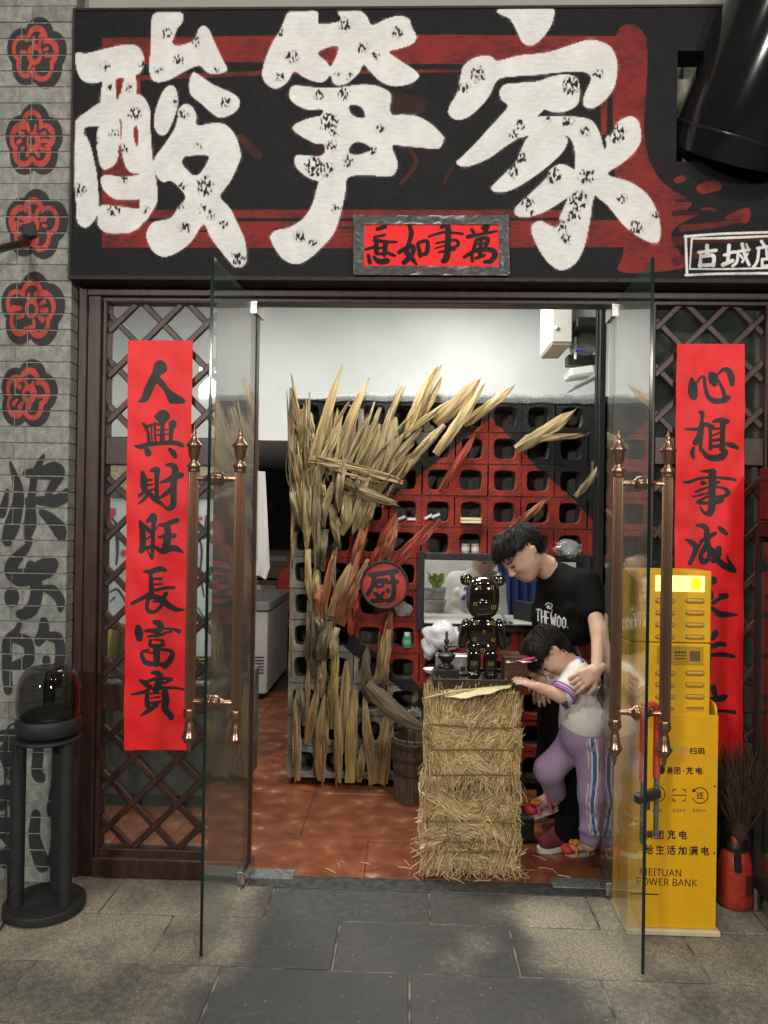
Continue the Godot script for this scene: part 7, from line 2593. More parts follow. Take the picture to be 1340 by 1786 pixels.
	for q in [["MEITUAN", 1152, 1521.5], ["POWER BANK", 1162.5, 1538.5]]:
		lettering(q[0], lh, P(q[1], q[2], zf) + Vector3(0, 0, 0.0006), Basis(Vector3.BACK, deg_to_rad(-0.3)), ink_m, fp, 0.0008)
	for s in [0, 1]:
		g = Geo.new()
		var xx: float = [x0, x1][s]
		var yt := P(1250, 1229, zf).y
		var prof := PackedVector2Array([Vector2(0, y0), Vector2(0.19, y0), Vector2(0.19, yt), Vector2(0.03, yt), Vector2(0.015, yt - 0.004), Vector2(0.004, yt - 0.016), Vector2(0, yt - 0.03)])
		g.plate(prof, Transform3D(Basis(Vector3(0, 0, -1), Vector3.UP, Vector3(1, 0, 0)), Vector3(xx if s == 1 else xx + 0.008, 0, zf - 0.013)), 0.008)
		part("side_panel", g, yel, t)
	g = Geo.new()
	g.span(Vector3(x0 + 0.009, y0, zf - 0.2), Vector3(x1 - 0.009, y1, zf - 0.19))
	part("back_panel", g, yel, t)
	g = Geo.new()
	g.span(Vector3(x0 - 0.004, 0.001, zf - 0.21), Vector3(x1 + 0.012, 0.021, zf + 0.016), 0.003)
	part("base_plate", g, mat(lin(0.6, 0.5, 0.33), 0.5), t)
	# two stacked dispensers
	var cx0 := P(1098, 1130, zf - 0.02).x
	var cx1 := P(1240, 1130, zf - 0.02).x
	var cz := zf - 0.02
	var yc1 := P(1200, 996, cz).y
	var ym := P(1200, 1122, cz).y
	for q in [[ym + 0.0015, yc1, 0], [y1 - 0.10, ym - 0.0015, 1]]:
		g = Geo.new()
		g.span(Vector3(cx0, q[0], cz - 0.15), Vector3(cx1, q[1], cz), 0.004)
		var dsp := part("dispenser", g, yel, t)
		var slots := [1048, 1069, 1090, 1111] if q[2] == 0 else [1174, 1194.5, 1215, 1236]
		for col in [[1143, 1177], [1195.5, 1229]]:
			for py in slots:
				var a := P(col[0], py + 4, cz)
				var b := P(col[1], py - 4, cz)
				var cc := (a + b) * 0.5
				var rr := (b.y - a.y) * 0.5
				var hl := (b.x - a.x) * 0.5 - rr
				var full: bool = py < 1230
				g = Geo.new()
				slot_ring(g, cc + Vector3(0, 0, 0.0005), hl, rr, 0.0022)
				var rg := part("slot_rim", g, yel if not full else mat(lin(0.3, 0.13, 0.01), 0.45), dsp)
				g = Geo.new()
				slot_plug(g, cc + Vector3(0, 0, 0.0015), hl, rr * 0.72, 0.004 if full else -0.001)
				part("power_bank", g, mat(lin(0.52, 0.30, 0.03), 0.35) if full else mat(lin(0.36, 0.2, 0.006), 0.5), rg)
				if full and py in [1069, 1090, 1111] and col[0] > 1180:
					g = Geo.new()
					g.box(cc + Vector3(-0.001, 0, 0.0048), Vector3(0.016, 0.0035, 0.001))
					var lm := mat(lin(0.9, 0.8, 0.5), 0.4)
					lm.emission_enabled = true
					lm.emission = Color(1.0, 0.92, 0.7)
					lm.emission_energy_multiplier = 0.8
					part("charge_light", g, lm, rg)
	# lit screen
	var s0 := P(1143, 1031, cz)
	var s1 := P(1229, 1005, cz)
	g = Geo.new()
	g.span(Vector3(s0.x, s0.y, cz + 0.0005), Vector3(s1.x, s1.y, cz + 0.003), 0.0008)
	var scr := mat(lin(0.9, 0.85, 0.4), 0.3)
	scr.emission_enabled = true
	scr.emission = Color(1.0, 0.93, 0.45)
	scr.emission_energy_multiplier = 1.4
	var sp := part("screen", g, scr, t)
	g = Geo.new()
	g.span(Vector3(P(1205, 1020, cz).x, s0.y + 0.006, cz + 0.0032), Vector3(P(1221, 1020, cz).x, s1.y - 0.006, cz + 0.0038))
	var yl := mat(lin(0.8, 0.7, 0.02), 0.3)
	yl.emission_enabled = true
	yl.emission = Color(1.0, 0.9, 0.0)
	yl.emission_energy_multiplier = 0.85
	part("yellow_patch", g, yl, sp)
	area(Vector3((s0.x + s1.x) * 0.5, (s0.y + s1.y) * 0.5, cz + 0.006), Vector3((s0.x + s1.x) * 0.5, (s0.y + s1.y) * 0.5, cz + 1.0), Vector2(s1.x - s0.x, s1.y - s0.y), 0.02, Color(1.0, 0.92, 0.45), t, "screen_light")
	# printed card of the lower dispenser, without its code square
	g = Geo.new()
	var k0 := P(1146, 1158, cz)
	var k1 := P(1227, 1128, cz)
	g.span(Vector3(k0.x, k0.y, cz + 0.0005), Vector3(k1.x, k1.y, cz + 0.002), 0.0006)
	var card := part("info_card", g, mat(lin(0.42, 0.24, 0.008), 0.45), t)
	for i in 3:
		for j in 4:
			g = Geo.new()
			g.box(P(1178.5 + 5.4 * j, 1137.5 + 5.5 * i, cz) + Vector3(0, 0, 0.0024), Vector3(0.0085, 0.006 if i == 0 else 0.0035, 0.0006))
			part("print_mark", g, ink_m, card)
	g = Geo.new()
	g.span(Vector3(P(1203, 1150, cz).x, P(1203, 1153, cz).y, cz + 0.002), Vector3(P(1221, 1150, cz).x, P(1203, 1135, cz).y, cz + 0.0026))
	part("plain_square", g, mat(lin(0.12, 0.075, 0.02), 0.6), card)

func slot_outline(hl: float, r: float) -> PackedVector2Array:
	var o := PackedVector2Array()
	for i in 9:
		var a := -PI / 2 + PI * i / 8
		o.append(Vector2(hl + cos(a) * r, sin(a) * r))
	for i in 9:
		var a := PI / 2 + PI * i / 8
		o.append(Vector2(-hl + cos(a) * r, sin(a) * r))
	return o

func slot_ring(g: Geo, c: Vector3, hl: float, r: float, deep: float) -> void:
	var a := slot_outline(hl, r)
	var b := slot_outline(hl, r * 0.92)
	var e := slot_outline(hl, r * 0.74)
	var rows := []
	for q in [[a, 0.0], [b, deep], [e, deep], [e, -0.002]]:
		var row := PackedVector3Array()
		for p in q[0]:
			row.append(c + Vector3(p.x, p.y, q[1]))
		rows.append(row)
	g.grid(rows, true, false)

func slot_plug(g: Geo, c: Vector3, hl: float, r: float, deep: float) -> void:
	var rows := []
	for q in [[1.0, 0.0], [0.9, deep * 0.7], [0.6, deep], [0.0, deep]]:
		var row := PackedVector3Array()
		for p in slot_outline(hl, r * maxf(q[0], 0.02)):
			row.append(c + Vector3(p.x, p.y, q[1]))
		rows.append(row)
	g.grid(rows, true, false)

# ---------------------------------------------------------------- other things outside
func outside_things() -> void:
	# loudspeaker stand
	var c := PY(78, 1585)
	var matt := noisy(lin(0.014, 0.014, 0.015), lin(0.022, 0.022, 0.023), 3.0, 0.6, 0.02, 3, 49)
	var top := P(78, 1283, c.z).y
	var r := 0.146
	var t := thing("speaker_stand", "black three-legged round stand in front of the brick pillar", "stand", c)
	var g := Geo.new()
	g.lathe([Vector2(r - 0.006, 0), Vector2(r, 0.004), Vector2(r, 0.03), Vector2(r - 0.005, 0.035), Vector2(0, 0.0352)], 56, Transform3D(Basis(), c + Vector3(0, 0.001, 0)))
	part("base_disc", g, matt, t)
	for q in [[-0.086, 0.045], [0.006, -0.09], [0.088, 0.03]]:
		var f := Vector3(c.x + q[0], 0.036, c.z + q[1])
		g = Geo.new()
		g.tube([f, Vector3(f.x, top - 0.012, f.z)], 0.0265, 24)
		part("leg", g, matt, t)
	g = Geo.new()
	g.lathe([Vector2(0.118, top - 0.013), Vector2(0.122, top - 0.01), Vector2(0.122, top - 0.003), Vector2(0.118, top), Vector2(0, top)], 56, Transform3D(Basis(), Vector3(c.x, 0, c.z)))
	part("top_plate", g, matt, t)
	# loudspeaker with a clear dome
	var s := thing("loudspeaker", "black loudspeaker with smoky clear dome on the round stand", "speaker", Vector3(c.x + 0.003, top, c.z))
	var o := Transform3D(Basis(), Vector3(c.x + 0.003, top, c.z))
	g = Geo.new()
	g.lathe([Vector2(0.085, 0.0015), Vector2(0.1, 0.006), Vector2(0.114, 0.02), Vector2(0.118, 0.045), Vector2(0.116, 0.068), Vector2(0.109, 0.074), Vector2(0, 0.075)], 48, o)
	part("body", g, matt, s)
	g = Geo.new()
	g.lathe([Vector2(0.111, 0.0755), Vector2(0.115, 0.1), Vector2(0.116, 0.15), Vector2(0.112, 0.19), Vector2(0.103, 0.225), Vector2(0.088, 0.247), Vector2(0.06, 0.262), Vector2(0.03, 0.268), Vector2(0, 0.269)], 48, o)
	var dome := mat(Color(0.02, 0.02, 0.022, 0.22), 0.02)
	dome.albedo_color.a = 0.55
	dome.transparency = BaseMaterial3D.TRANSPARENCY_ALPHA
	part("dome", g, dome, s)
	g = Geo.new()
	g.lathe([Vector2(0.096, 0.0752), Vector2(0.09, 0.085), Vector2(0.07, 0.1), Vector2(0.04, 0.11), Vector2(0, 0.113)], 40, o)
	part("woofer_cone", g, mat(lin(0.006, 0.006, 0.007), 0.35), s)
	g = Geo.new()
	g.lathe([Vector2(0.022, 0.113), Vector2(0.02, 0.2), Vector2(0.012, 0.24), Vector2(0.0, 0.245)], 20, o)
	part("centre_horn", g, M.black, s)
	# cable
	var cb := thing("power_cable", "thin black cable running from the loudspeaker down to the pavement", "cable", PY(10, 1630))
	g = Geo.new()
	var pts := []
	for q in [[28, 1262, 0.36], [17, 1266, 0.40], [10, 1285, 0.43], [9, 1350, 0.44], [11, 1440, 0.45], [14, 1520, 0.46]]:
		pts.append(P(q[0], q[1], q[2]))
	for q in [[13, 1582], [8, 1602], [2, 1618], [-20, 1640]]:
		pts.append(PY(q[0], q[1], 0.006))
	var fine := []
	for i in pts.size() - 1:
		for k in 6:
			fine.append(pts[i].cubic_interpolate(pts[i + 1], pts[maxi(i - 1, 0)], pts[mini(i + 2, pts.size() - 1)], k / 6.0))
	fine.append(pts[-1])
	g.tube(fine, 0.0032, 8)
	part("wire", g, M.black, cb)
	# red pump sprayer
	var sc := PY(1282, 1582)
	sc = PY(1282, 1578)
	var sp := thing("pump_sprayer", "red plastic pump sprayer bottle with black collar beside the charging station", "sprayer", sc)
	var redp := noisy(lin(0.36, 0.035, 0.018), lin(0.48, 0.055, 0.028), 4.0, 0.35, 0.03, 3, 55)
	g = Geo.new()
	g.lathe([Vector2(0.052, 0.001), Vector2(0.062, 0.008), Vector2(0.064, 0.03), Vector2(0.063, 0.12), Vector2(0.062, 0.165), Vector2(0.054, 0.2), Vector2(0.04, 0.22), Vector2(0.028, 0.226)], 36, Transform3D(Basis(), sc))
	part("tank", g, redp, sp)
	g = Geo.new()
	g.lathe([Vector2(0.041, 0.212), Vector2(0.043, 0.222), Vector2(0.04, 0.246), Vector2(0.028, 0.256), Vector2(0.024, 0.27), Vector2(0.018, 0.276)], 28, Transform3D(Basis(), sc))
	part("collar", g, M.black, sp)
	g = Geo.new()
	g.box(sc + Vector3(-0.015, 0.19, 0.056), Vector3(0.026, 0.075, 0.014), Basis(Vector3.RIGHT, -0.2), 0.004)
	part("trigger", g, M.black, sp)
	g = Geo.new()
	g.box(sc + Vector3(-0.012, 0.262, 0.022), Vector3(0.024, 0.026, 0.03), Basis(), 0.005)
	part("valve", g, mat(lin(0.5, 0.1, 0.05), 0.4), sp)
	g = Geo.new()
	g.tube([sc + Vector3(0, 0.27, 0), sc + Vector3(0, 0.315, 0)], 0.008, 12)
	g.tube([sc + Vector3(-0.025, 0.32, 0), sc + Vector3(0.025, 0.32, 0)], 0.008, 12)
	part("pump_handle", g, M.black, sp)
	g = Geo.new()
	g.box(sc + Vector3(0.03, 0.1, 0.056), Vector3(0.036, 0.08, 0.003), Basis(Vector3.UP, 0.5), 0.001)
	part("sticker", g, mat(lin(0.12, 0.02, 0.015), 0.5), sp)
	# old broom with its brush upwards
	var bb := PY(1300, 1560)
	var br := thing("broom", "old brown broom standing brush-up in the corner behind the red sprayer", "broom", Vector3(bb.x, 0, 0.1))
	g = Geo.new()
	var bx := P(1290, 1440, 0.12)
	g.tube([Vector3(bx.x + 0.01, 0.0, 0.12), Vector3(bx.x, bx.y, 0.10)], 0.012, 12)
	part("stick", g, mat(lin(0.14, 0.08, 0.04), 0.7), br)
	g = Geo.new()
	for i in 900:
		var a := rng.randf_range(-1.0, 1.0)
		var w := rng.randf_range(-1.0, 1.0)
		var lo := bx + Vector3(a * 0.02, rng.randf_range(-0.03, 0.05), w * 0.02)
		var hi := lo + Vector3(a * 0.07 + rng.randfn(0, 0.02), rng.randf_range(0.10, 0.30), w * 0.04)
		stalk(g, lo, lo.lerp(hi, 0.5) + Vector3(rng.randfn(0, 0.008), 0, rng.randfn(0, 0.008)), hi, rng.randf_range(0.0007, 0.0016), Vector3.BACK, lin(0.10, 0.055, 0.03), rng.randf_range(0.5, 1.6))
	var bm := mat(Color.WHITE, 0.8)
	bm.vertex_color_use_as_albedo = true
	stuff(part("bristles", g, bm, br))
	g = Geo.new()
	g.lathe([Vector2(0.02, -0.06), Vector2(0.032, -0.02), Vector2(0.03, 0.02)], 16, Transform3D(Basis(), bx))
	part("binding", g, mat(lin(0.06, 0.035, 0.02), 0.8), br)
	# glass show cabinet at the right edge
	var kx := P(1313, 1250, 0.12).x
	var ka := P(1313, 922, 0.12).y
	var kb := 0.09
	var sh := thing("show_cabinet", "black framed glass show cabinet cut off at the right edge", "cabinet", Vector3(kx + 0.3, 0, 0.32))
	for q in [[0.0, 0.12], [0.0, 0.60], [0.7, 0.12], [0.7, 0.60]]:
		g = Geo.new()
		g.span(Vector3(kx + q[0], kb, q[1]), Vector3(kx + q[0] + 0.028, ka, q[1] + 0.028), 0.003)
		part("post", g, M.black, sh)
		g = Geo.new()
		g.lathe([Vector2(0.016, 0.001), Vector2(0.02, 0.01), Vector2(0.012, 0.03), Vector2(0.018, 0.06), Vector2(0.02, kb)], 16, Transform3D(Basis(), Vector3(kx + q[0] + 0.016, 0, q[1] + 0.014)))
		part("foot", g, M.steel, sh)
	for y in [kb, ka - 0.03]:
		g = Geo.new()
		g.span(Vector3(kx + 0.001, y + 0.001, 0.148), Vector3(kx + 0.027, y + 0.05, 0.6), 0.002)
		part("side_rail", g, M.black, sh)
		g = Geo.new()
		g.span(Vector3(kx + 0.7, y + 0.001, 0.148), Vector3(kx + 0.727, y + 0.05, 0.6), 0.002)
		part("side_rail", g, M.black, sh)
		g = Geo.new()
		g.span(Vector3(kx + 0.028, y + 0.001, 0.122), Vector3(kx + 0.7, y + 0.05, 0.146), 0.002)
		g.span(Vector3(kx + 0.028, y + 0.001, 0.602), Vector3(kx + 0.7, y + 0.05, 0.626), 0.002)
		part("front_rail", g, M.black, sh)
	g = Geo.new()
	g.box(Vector3(kx + 0.012, (kb + ka) * 0.5, 0.374), Vector3(0.005, ka - kb - 0.1, 0.45))
	part("side_glass", g, M.window, sh)
	g = Geo.new()
	g.box(Vector3(kx + 0.364, (kb + ka) * 0.5, 0.614), Vector3(0.67, ka - kb - 0.1, 0.005))
	part("front_glass", g, M.window, sh)
	g = Geo.new()
	g.span(Vector3(kx + 0.001, ka + 0.0205, 0.121), Vector3(kx + 0.727, ka + 0.032, 0.627), 0.002)
	part("top_panel", g, M.wood, sh)
	g = Geo.new()
	g.span(Vector3(kx + 0.03, kb - 0.02, 0.15), Vector3(kx + 0.69, kb, 0.598), 0.002)
	part("bottom_panel", g, M.wood, sh)
	for q in [[0.36, 0.4], [0.36, 0.75]]:
		g = Geo.new()
		g.span(Vector3(kx + 0.03, q[1], 0.15), Vector3(kx + 0.69, q[1] + 0.01, 0.59))
		part("glass_shelf", g, M.window, sh)
	# red box on the cabinet
	var rbx := thing("red_box", "dull red box lying on top of the show cabinet", "box", Vector3(kx + 0.2, ka + 0.033, 0.3))
	g = Geo.new()
	g.span(Vector3(kx + 0.004, ka + 0.033, 0.14), Vector3(kx + 0.5, ka + 0.235, 0.45), 0.006)
	part("carton", g, noisy(lin(0.09, 0.012, 0.012), lin(0.15, 0.022, 0.02), 3.0, 0.5, 0.02, 3, 56), rbx)
	g = Geo.new()
	g.span(Vector3(kx + 0.003, ka + 0.18, 0.139), Vector3(kx + 0.501, ka + 0.19, 0.451))
	part("lid_line", g, M.black, rbx)
	# blue sticker on the cabinet glass
	var sk := thing("blue_sticker", "small blue pennant sticker on the show cabinet glass", "sticker", P(1329, 1020, 0.62))
	g = Geo.new()
	var e := P(1329, 992, 0.627)
	g.plate(PackedVector2Array([Vector2(-0.014, 0.053), Vector2(0.014, 0.053), Vector2(0.015, -0.025), Vector2(0.0, -0.052), Vector2(-0.015, -0.025)]), Transform3D(Basis(), Vector3(maxf(e.x, kx + 0.045), e.y, 0.6185)), 0.001)
	part("sheet", g, noisy(lin(0.02, 0.10, 0.35), lin(0.25, 0.4, 0.6), 25.0, 0.4, 0.04, 2, 57), sk)
	g = Geo.new()
	g.box(Vector3(maxf(e.x, kx + 0.045), e.y + 0.01, 0.6195), Vector3(0.016, 0.02, 0.0008))
	part("emblem", g, mat(lin(0.7, 0.72, 0.75), 0.5), sk)

# the point of a body's surface seen at a place of the photograph, a little in front of it
func on_skin(f: Field, px: float, py: float, z0: float, z1: float, lift: float) -> Vector3:
	var a := P(px, py, z0)
	var b := P(px, py, z1)
	var n := 160
	for i in n + 1:
		var p := a.lerp(b, float(i) / n)
		var q := ((p - f.o) / f.h).round()
		if q.x < 0 or q.y < 0 or q.z < 0 or q.x >= f.nx or q.y >= f.ny or q.z >= f.nz:
			continue
		if f.f[(int(q.z) * f.ny + int(q.y)) * f.nx + int(q.x)] < 0.0:
			return p + (a - b).normalized() * lift
	return P(px, py, (z0 + z1) * 0.5)

func strip(f: Field, pts: Array, wide: float, z0: float, z1: float, lift: float) -> Geo:
	var g := Geo.new()
	var rows := []
	for i in pts.size() - 1:
		for k in 6:
			var u := k / 6.0
			var c := Vector2(pts[i][0], pts[i][1]).lerp(Vector2(pts[i + 1][0], pts[i + 1][1]), u)
			var d := (Vector2(pts[i + 1][0], pts[i + 1][1]) - Vector2(pts[i][0], pts[i][1])).normalized()
			var s := Vector2(-d.y, d.x) * wide * 0.5
			rows.append(PackedVector3Array([on_skin(f, c.x - s.x, c.y - s.y, z0, z1, lift), on_skin(f, c.x, c.y, z0, z1, lift + 0.001), on_skin(f, c.x + s.x, c.y + s.y, z0, z1, lift)]))
	g.grid(rows, false, false)
	return g

# a hand: palm and five bent fingers, on its own fine grid
func hand(g: Geo, wrist: Vector3, aim: Vector3, back: Vector3, size: float, curl: float, thumb_side: float) -> void:
	aim = aim.normalized()
	back = (back - aim * back.dot(aim)).normalized()
	var side := aim.cross(back).normalized() * thumb_side
	var mid := wrist + aim * size * 0.42
	var f := Field.new(mid - Vector3.ONE * size * 0.66, mid + Vector3.ONE * size * 0.66, size * 0.030)
	var pal := wrist + aim * size * 0.46
	f.cap(wrist - aim * size * 0.12, wrist + aim * size * 0.1, size * 0.15, size * 0.15, size * 0.06)
	for k in 4:
		var o := side * size * (0.17 - 0.115 * k)
		f.cap(wrist + aim * size * 0.08 + o * 0.6, pal + o, size * 0.10, size * 0.082, size * 0.07)
		var ln: float = [0.40, 0.46, 0.42, 0.33][k] * size
		var a := pal + o
		var d := aim + side * (0.10 - 0.07 * k)
		var seg := [0.45, 0.32, 0.26]
		var r := size * 0.062
		for s in 3:
			var an: float = curl * (0.45 + 0.55 * s)
			var e := (d.normalized() * cos(an) - back * sin(an)).normalized()
			var b: Vector3 = a + e * ln * seg[s]
			f.cap(a, b, r, r * 0.88, size * 0.02)
			a = b
			r *= 0.88
	var t0 := wrist + aim * size * 0.16 + side * size * 0.15
	var t1 := t0 + (aim * 0.6 + side * 0.75 - back * 0.3).normalized() * size * 0.24
	var t2 := t1 + (aim * 0.9 + side * 0.25 - back * 0.35).normalized() * size * 0.22
	f.cap(wrist + aim * size * 0.06, t0, size * 0.09, size * 0.085, size * 0.05)
	f.cap(t0, t1, size * 0.082, size * 0.07, size * 0.04)
	f.cap(t1, t2, size * 0.07, size * 0.058, size * 0.02)
	var h := Geo.new()
	h.col = g.col
	f.skin(h)
	join(g, h)

func join(g: Geo, h: Geo) -> void:
	var n := g.v.size()
	g.v.append_array(h.v)
	g.n.append_array(h.n)
	g.t.append_array(h.t)
	g.c.append_array(h.c)
	for i in h.ix:
		g.ix.append(i + n)

# head in its own frame: forward, up, side
func head(g: Geo, c: Vector3, fw: Vector3, up: Vector3, k: float, neck: Vector3) -> void:
	var sd := fw.cross(up).normalized()
	var f := Field.new(c - Vector3.ONE * 0.15 * k, c + Vector3.ONE * 0.15 * k, 0.0046 * k)
	var at := func(x: float, y: float, z: float): return c + (fw * x + up * y + sd * z) * k
	f.cap(at.call(-0.028, 0.024, 0), at.call(0.004, 0.022, 0), 0.079 * k, 0.079 * k, 0.03 * k)
	f.cap(at.call(0.028, 0.012, 0.008), at.call(0.028, 0.012, -0.008), 0.064 * k, 0.064 * k, 0.04 * k)
	f.cap(at.call(0.03, -0.045, 0.02), at.call(0.03, -0.045, -0.02), 0.05 * k, 0.05 * k, 0.04 * k)
	f.cap(at.call(0.045, -0.085, 0.012), at.call(0.045, -0.085, -0.012), 0.028 * k, 0.028 * k, 0.035 * k)
	for s in [-1.0, 1.0]:
		f.cap(at.call(-0.005, -0.05, 0.045 * s), at.call(0.045, -0.088, 0.014 * s), 0.022 * k, 0.02 * k, 0.03 * k)
		f.cap(at.call(0.066, -0.028, 0.038 * s), at.call(0.05, -0.04, 0.045 * s), 0.02 * k, 0.02 * k, 0.02 * k)
		# brow, ear
		f.cap(at.call(0.085, 0.012, 0.015 * s), at.call(0.07, 0.012, 0.042 * s), 0.009 * k, 0.009 * k, 0.012 * k)
		f.cap(at.call(-0.010, 0.004, 0.080 * s), at.call(-0.002, -0.034, 0.074 * s), 0.013 * k, 0.009 * k, 0.005 * k)
		f.cap(at.call(-0.022, 0.004, 0.088 * s), at.call(-0.018, -0.016, 0.086 * s), 0.010 * k, 0.009 * k, 0.005 * k)
	f.cap(at.call(0.092, -0.002, 0), at.call(0.106, -0.034, 0), 0.008 * k, 0.0125 * k, 0.014 * k)
	f.cap(at.call(0.098, -0.04, 0.009), at.call(0.098, -0.04, -0.009), 0.008 * k, 0.008 * k, 0.008 * k)
	f.cap(at.call(0.083, -0.062, 0.014), at.call(0.083, -0.062, -0.014), 0.0075 * k, 0.0075 * k, 0.008 * k)
	f.cap(at.call(0.081, -0.074, 0.011), at.call(0.081, -0.074, -0.011), 0.0075 * k, 0.0075 * k, 0.008 * k)
	f.cap(at.call(-0.02, -0.05, 0), neck, 0.05 * k, 0.052 * k, 0.03 * k)
	var h := Geo.new()
	f.skin(h)
	# lips and lids take their own tone
	for i in h.v.size():
		var q := (h.v[i] - c) / k
		var x := q.dot(fw)
		var y := q.dot(up)
		var z := absf(q.dot(sd))
		var tone := Color(1, 1, 1)
		if x > 0.075 and absf(y + 0.068) < 0.011 and z < 0.024:
			tone = Color(0.95, 0.62, 0.58)
		if x > 0.05 and absf(y + 0.008) < 0.0055 and z > 0.018 and z < 0.046:
			tone = Color(0.10, 0.07, 0.06)
		if x > 0.05 and absf(y - 0.017) < 0.005 and z > 0.012 and z < 0.05:
			tone = Color(0.14, 0.10, 0.09)
		h.c[i] = Color(g.col.r * tone.r, g.col.g * tone.g, g.col.b * tone.b)
	join(g, h)

func hair(c: Vector3, fw: Vector3, up: Vector3, k: float, fringe: float) -> Geo:
	var sd := fw.cross(up).normalized()
	var f := Field.new(c - Vector3.ONE * 0.165 * k, c + Vector3.ONE * 0.165 * k, 0.006 * k)
	var at := func(x: float, y: float, z: float): return c + (fw * x + up * y + sd * z) * k
	f.cap(at.call(-0.034, 0.034, 0), at.call(0.004, 0.036, 0), 0.088 * k, 0.088 * k, 0.03 * k)
	f.cap(at.call(0.036, 0.045, 0.014), at.call(0.036, 0.045, -0.014), 0.068 * k, 0.068 * k, 0.04 * k)
	for i in 46:
		var a := rng.randf_range(-1.3, 1.3)
		var b := rng.randf_range(-0.4, 1.4)
		var d := (fw * cos(a) * cos(b) + sd * sin(a) + up * sin(b)).normalized()
		var s: Vector3 = at.call(-0.005, 0.045, 0) + d * 0.078 * k
		var e: Vector3 = s + (fw * 0.9 - up * rng.randf_range(0.1, 0.9) + sd * a * 0.4 + d * 0.5).normalized() * 0.036 * k
		f.cap(s, e, 0.013 * k, 0.004 * k, 0.012 * k)
	var nz := FastNoiseLite.new()
	nz.seed = 5
	nz.frequency = 30.0 / k
	f.cut(func(p: Vector3):
		var q := (p - c) / k
		var x := q.dot(fw)
		var y := q.dot(up)
		var z := absf(q.dot(sd))
		return maxf(0.0, z - 0.06) * 0.5 * clampf((x + 0.075) * 20.0, 0.0, 1.0) + (0.022 - fringe - y + (x + 0.02) * 0.22 if x > -0.03 else -0.07 - y - (x + 0.03) * 0.4) + 0.026 * nz.get_noise_3dv(p))
	var g := Geo.new()
	f.skin(g)
	# single locks over the cap of hair
	var crown: Vector3 = at.call(-0.05, 0.11, 0)
	var n := g.v.size()
	for i in 1500:
		var q := rng.randi() % n
		var p := g.v[q]
		var nn := g.n[q]
		var d := p - crown
		d = (d - nn * d.dot(nn)).normalized() + fw * 0.25 + sd * rng.randfn(0, 0.25) - up * 0.2
		d = (d - nn * d.dot(nn)).normalized()
		var ln := rng.randf_range(0.018, 0.05) * k
		stalk(g, p - d * ln * 0.4 - nn * 0.001, p + nn * 0.0032 * k, p + d * ln * 0.6 + nn * rng.randf_range(-0.004, 0.011) * k, rng.randf_range(0.0009, 0.0019) * k, nn, Color(1, 1, 1), 1.0)
	return g

func cloth(c: Color, seed_: int) -> StandardMaterial3D:
	var m := noisy(c.darkened(0.07), c, 9.0, 0.9, 0.06, 3, seed_)
	m.rim_enabled = c.get_luminance() > 0.3
	m.rim = 0.15
	m.metallic_specular = 0.25
	return m

func people() -> void:
	var skin := mat(Color.WHITE, 0.5)
	skin.vertex_color_use_as_albedo = true
	skin.subsurf_scatter_enabled = true
	skin.subsurf_scatter_strength = 0.06
	var hair_m := noisy(lin(0.006, 0.005, 0.005), lin(0.02, 0.017, 0.015), 30.0, 0.5, 0.05, 2, 58, 0.0, Vector2(4, 1))
	hair_m.metallic_specular = 0.3
	man(skin, hair_m)
	girl(skin, hair_m)
	cook(skin, hair_m)

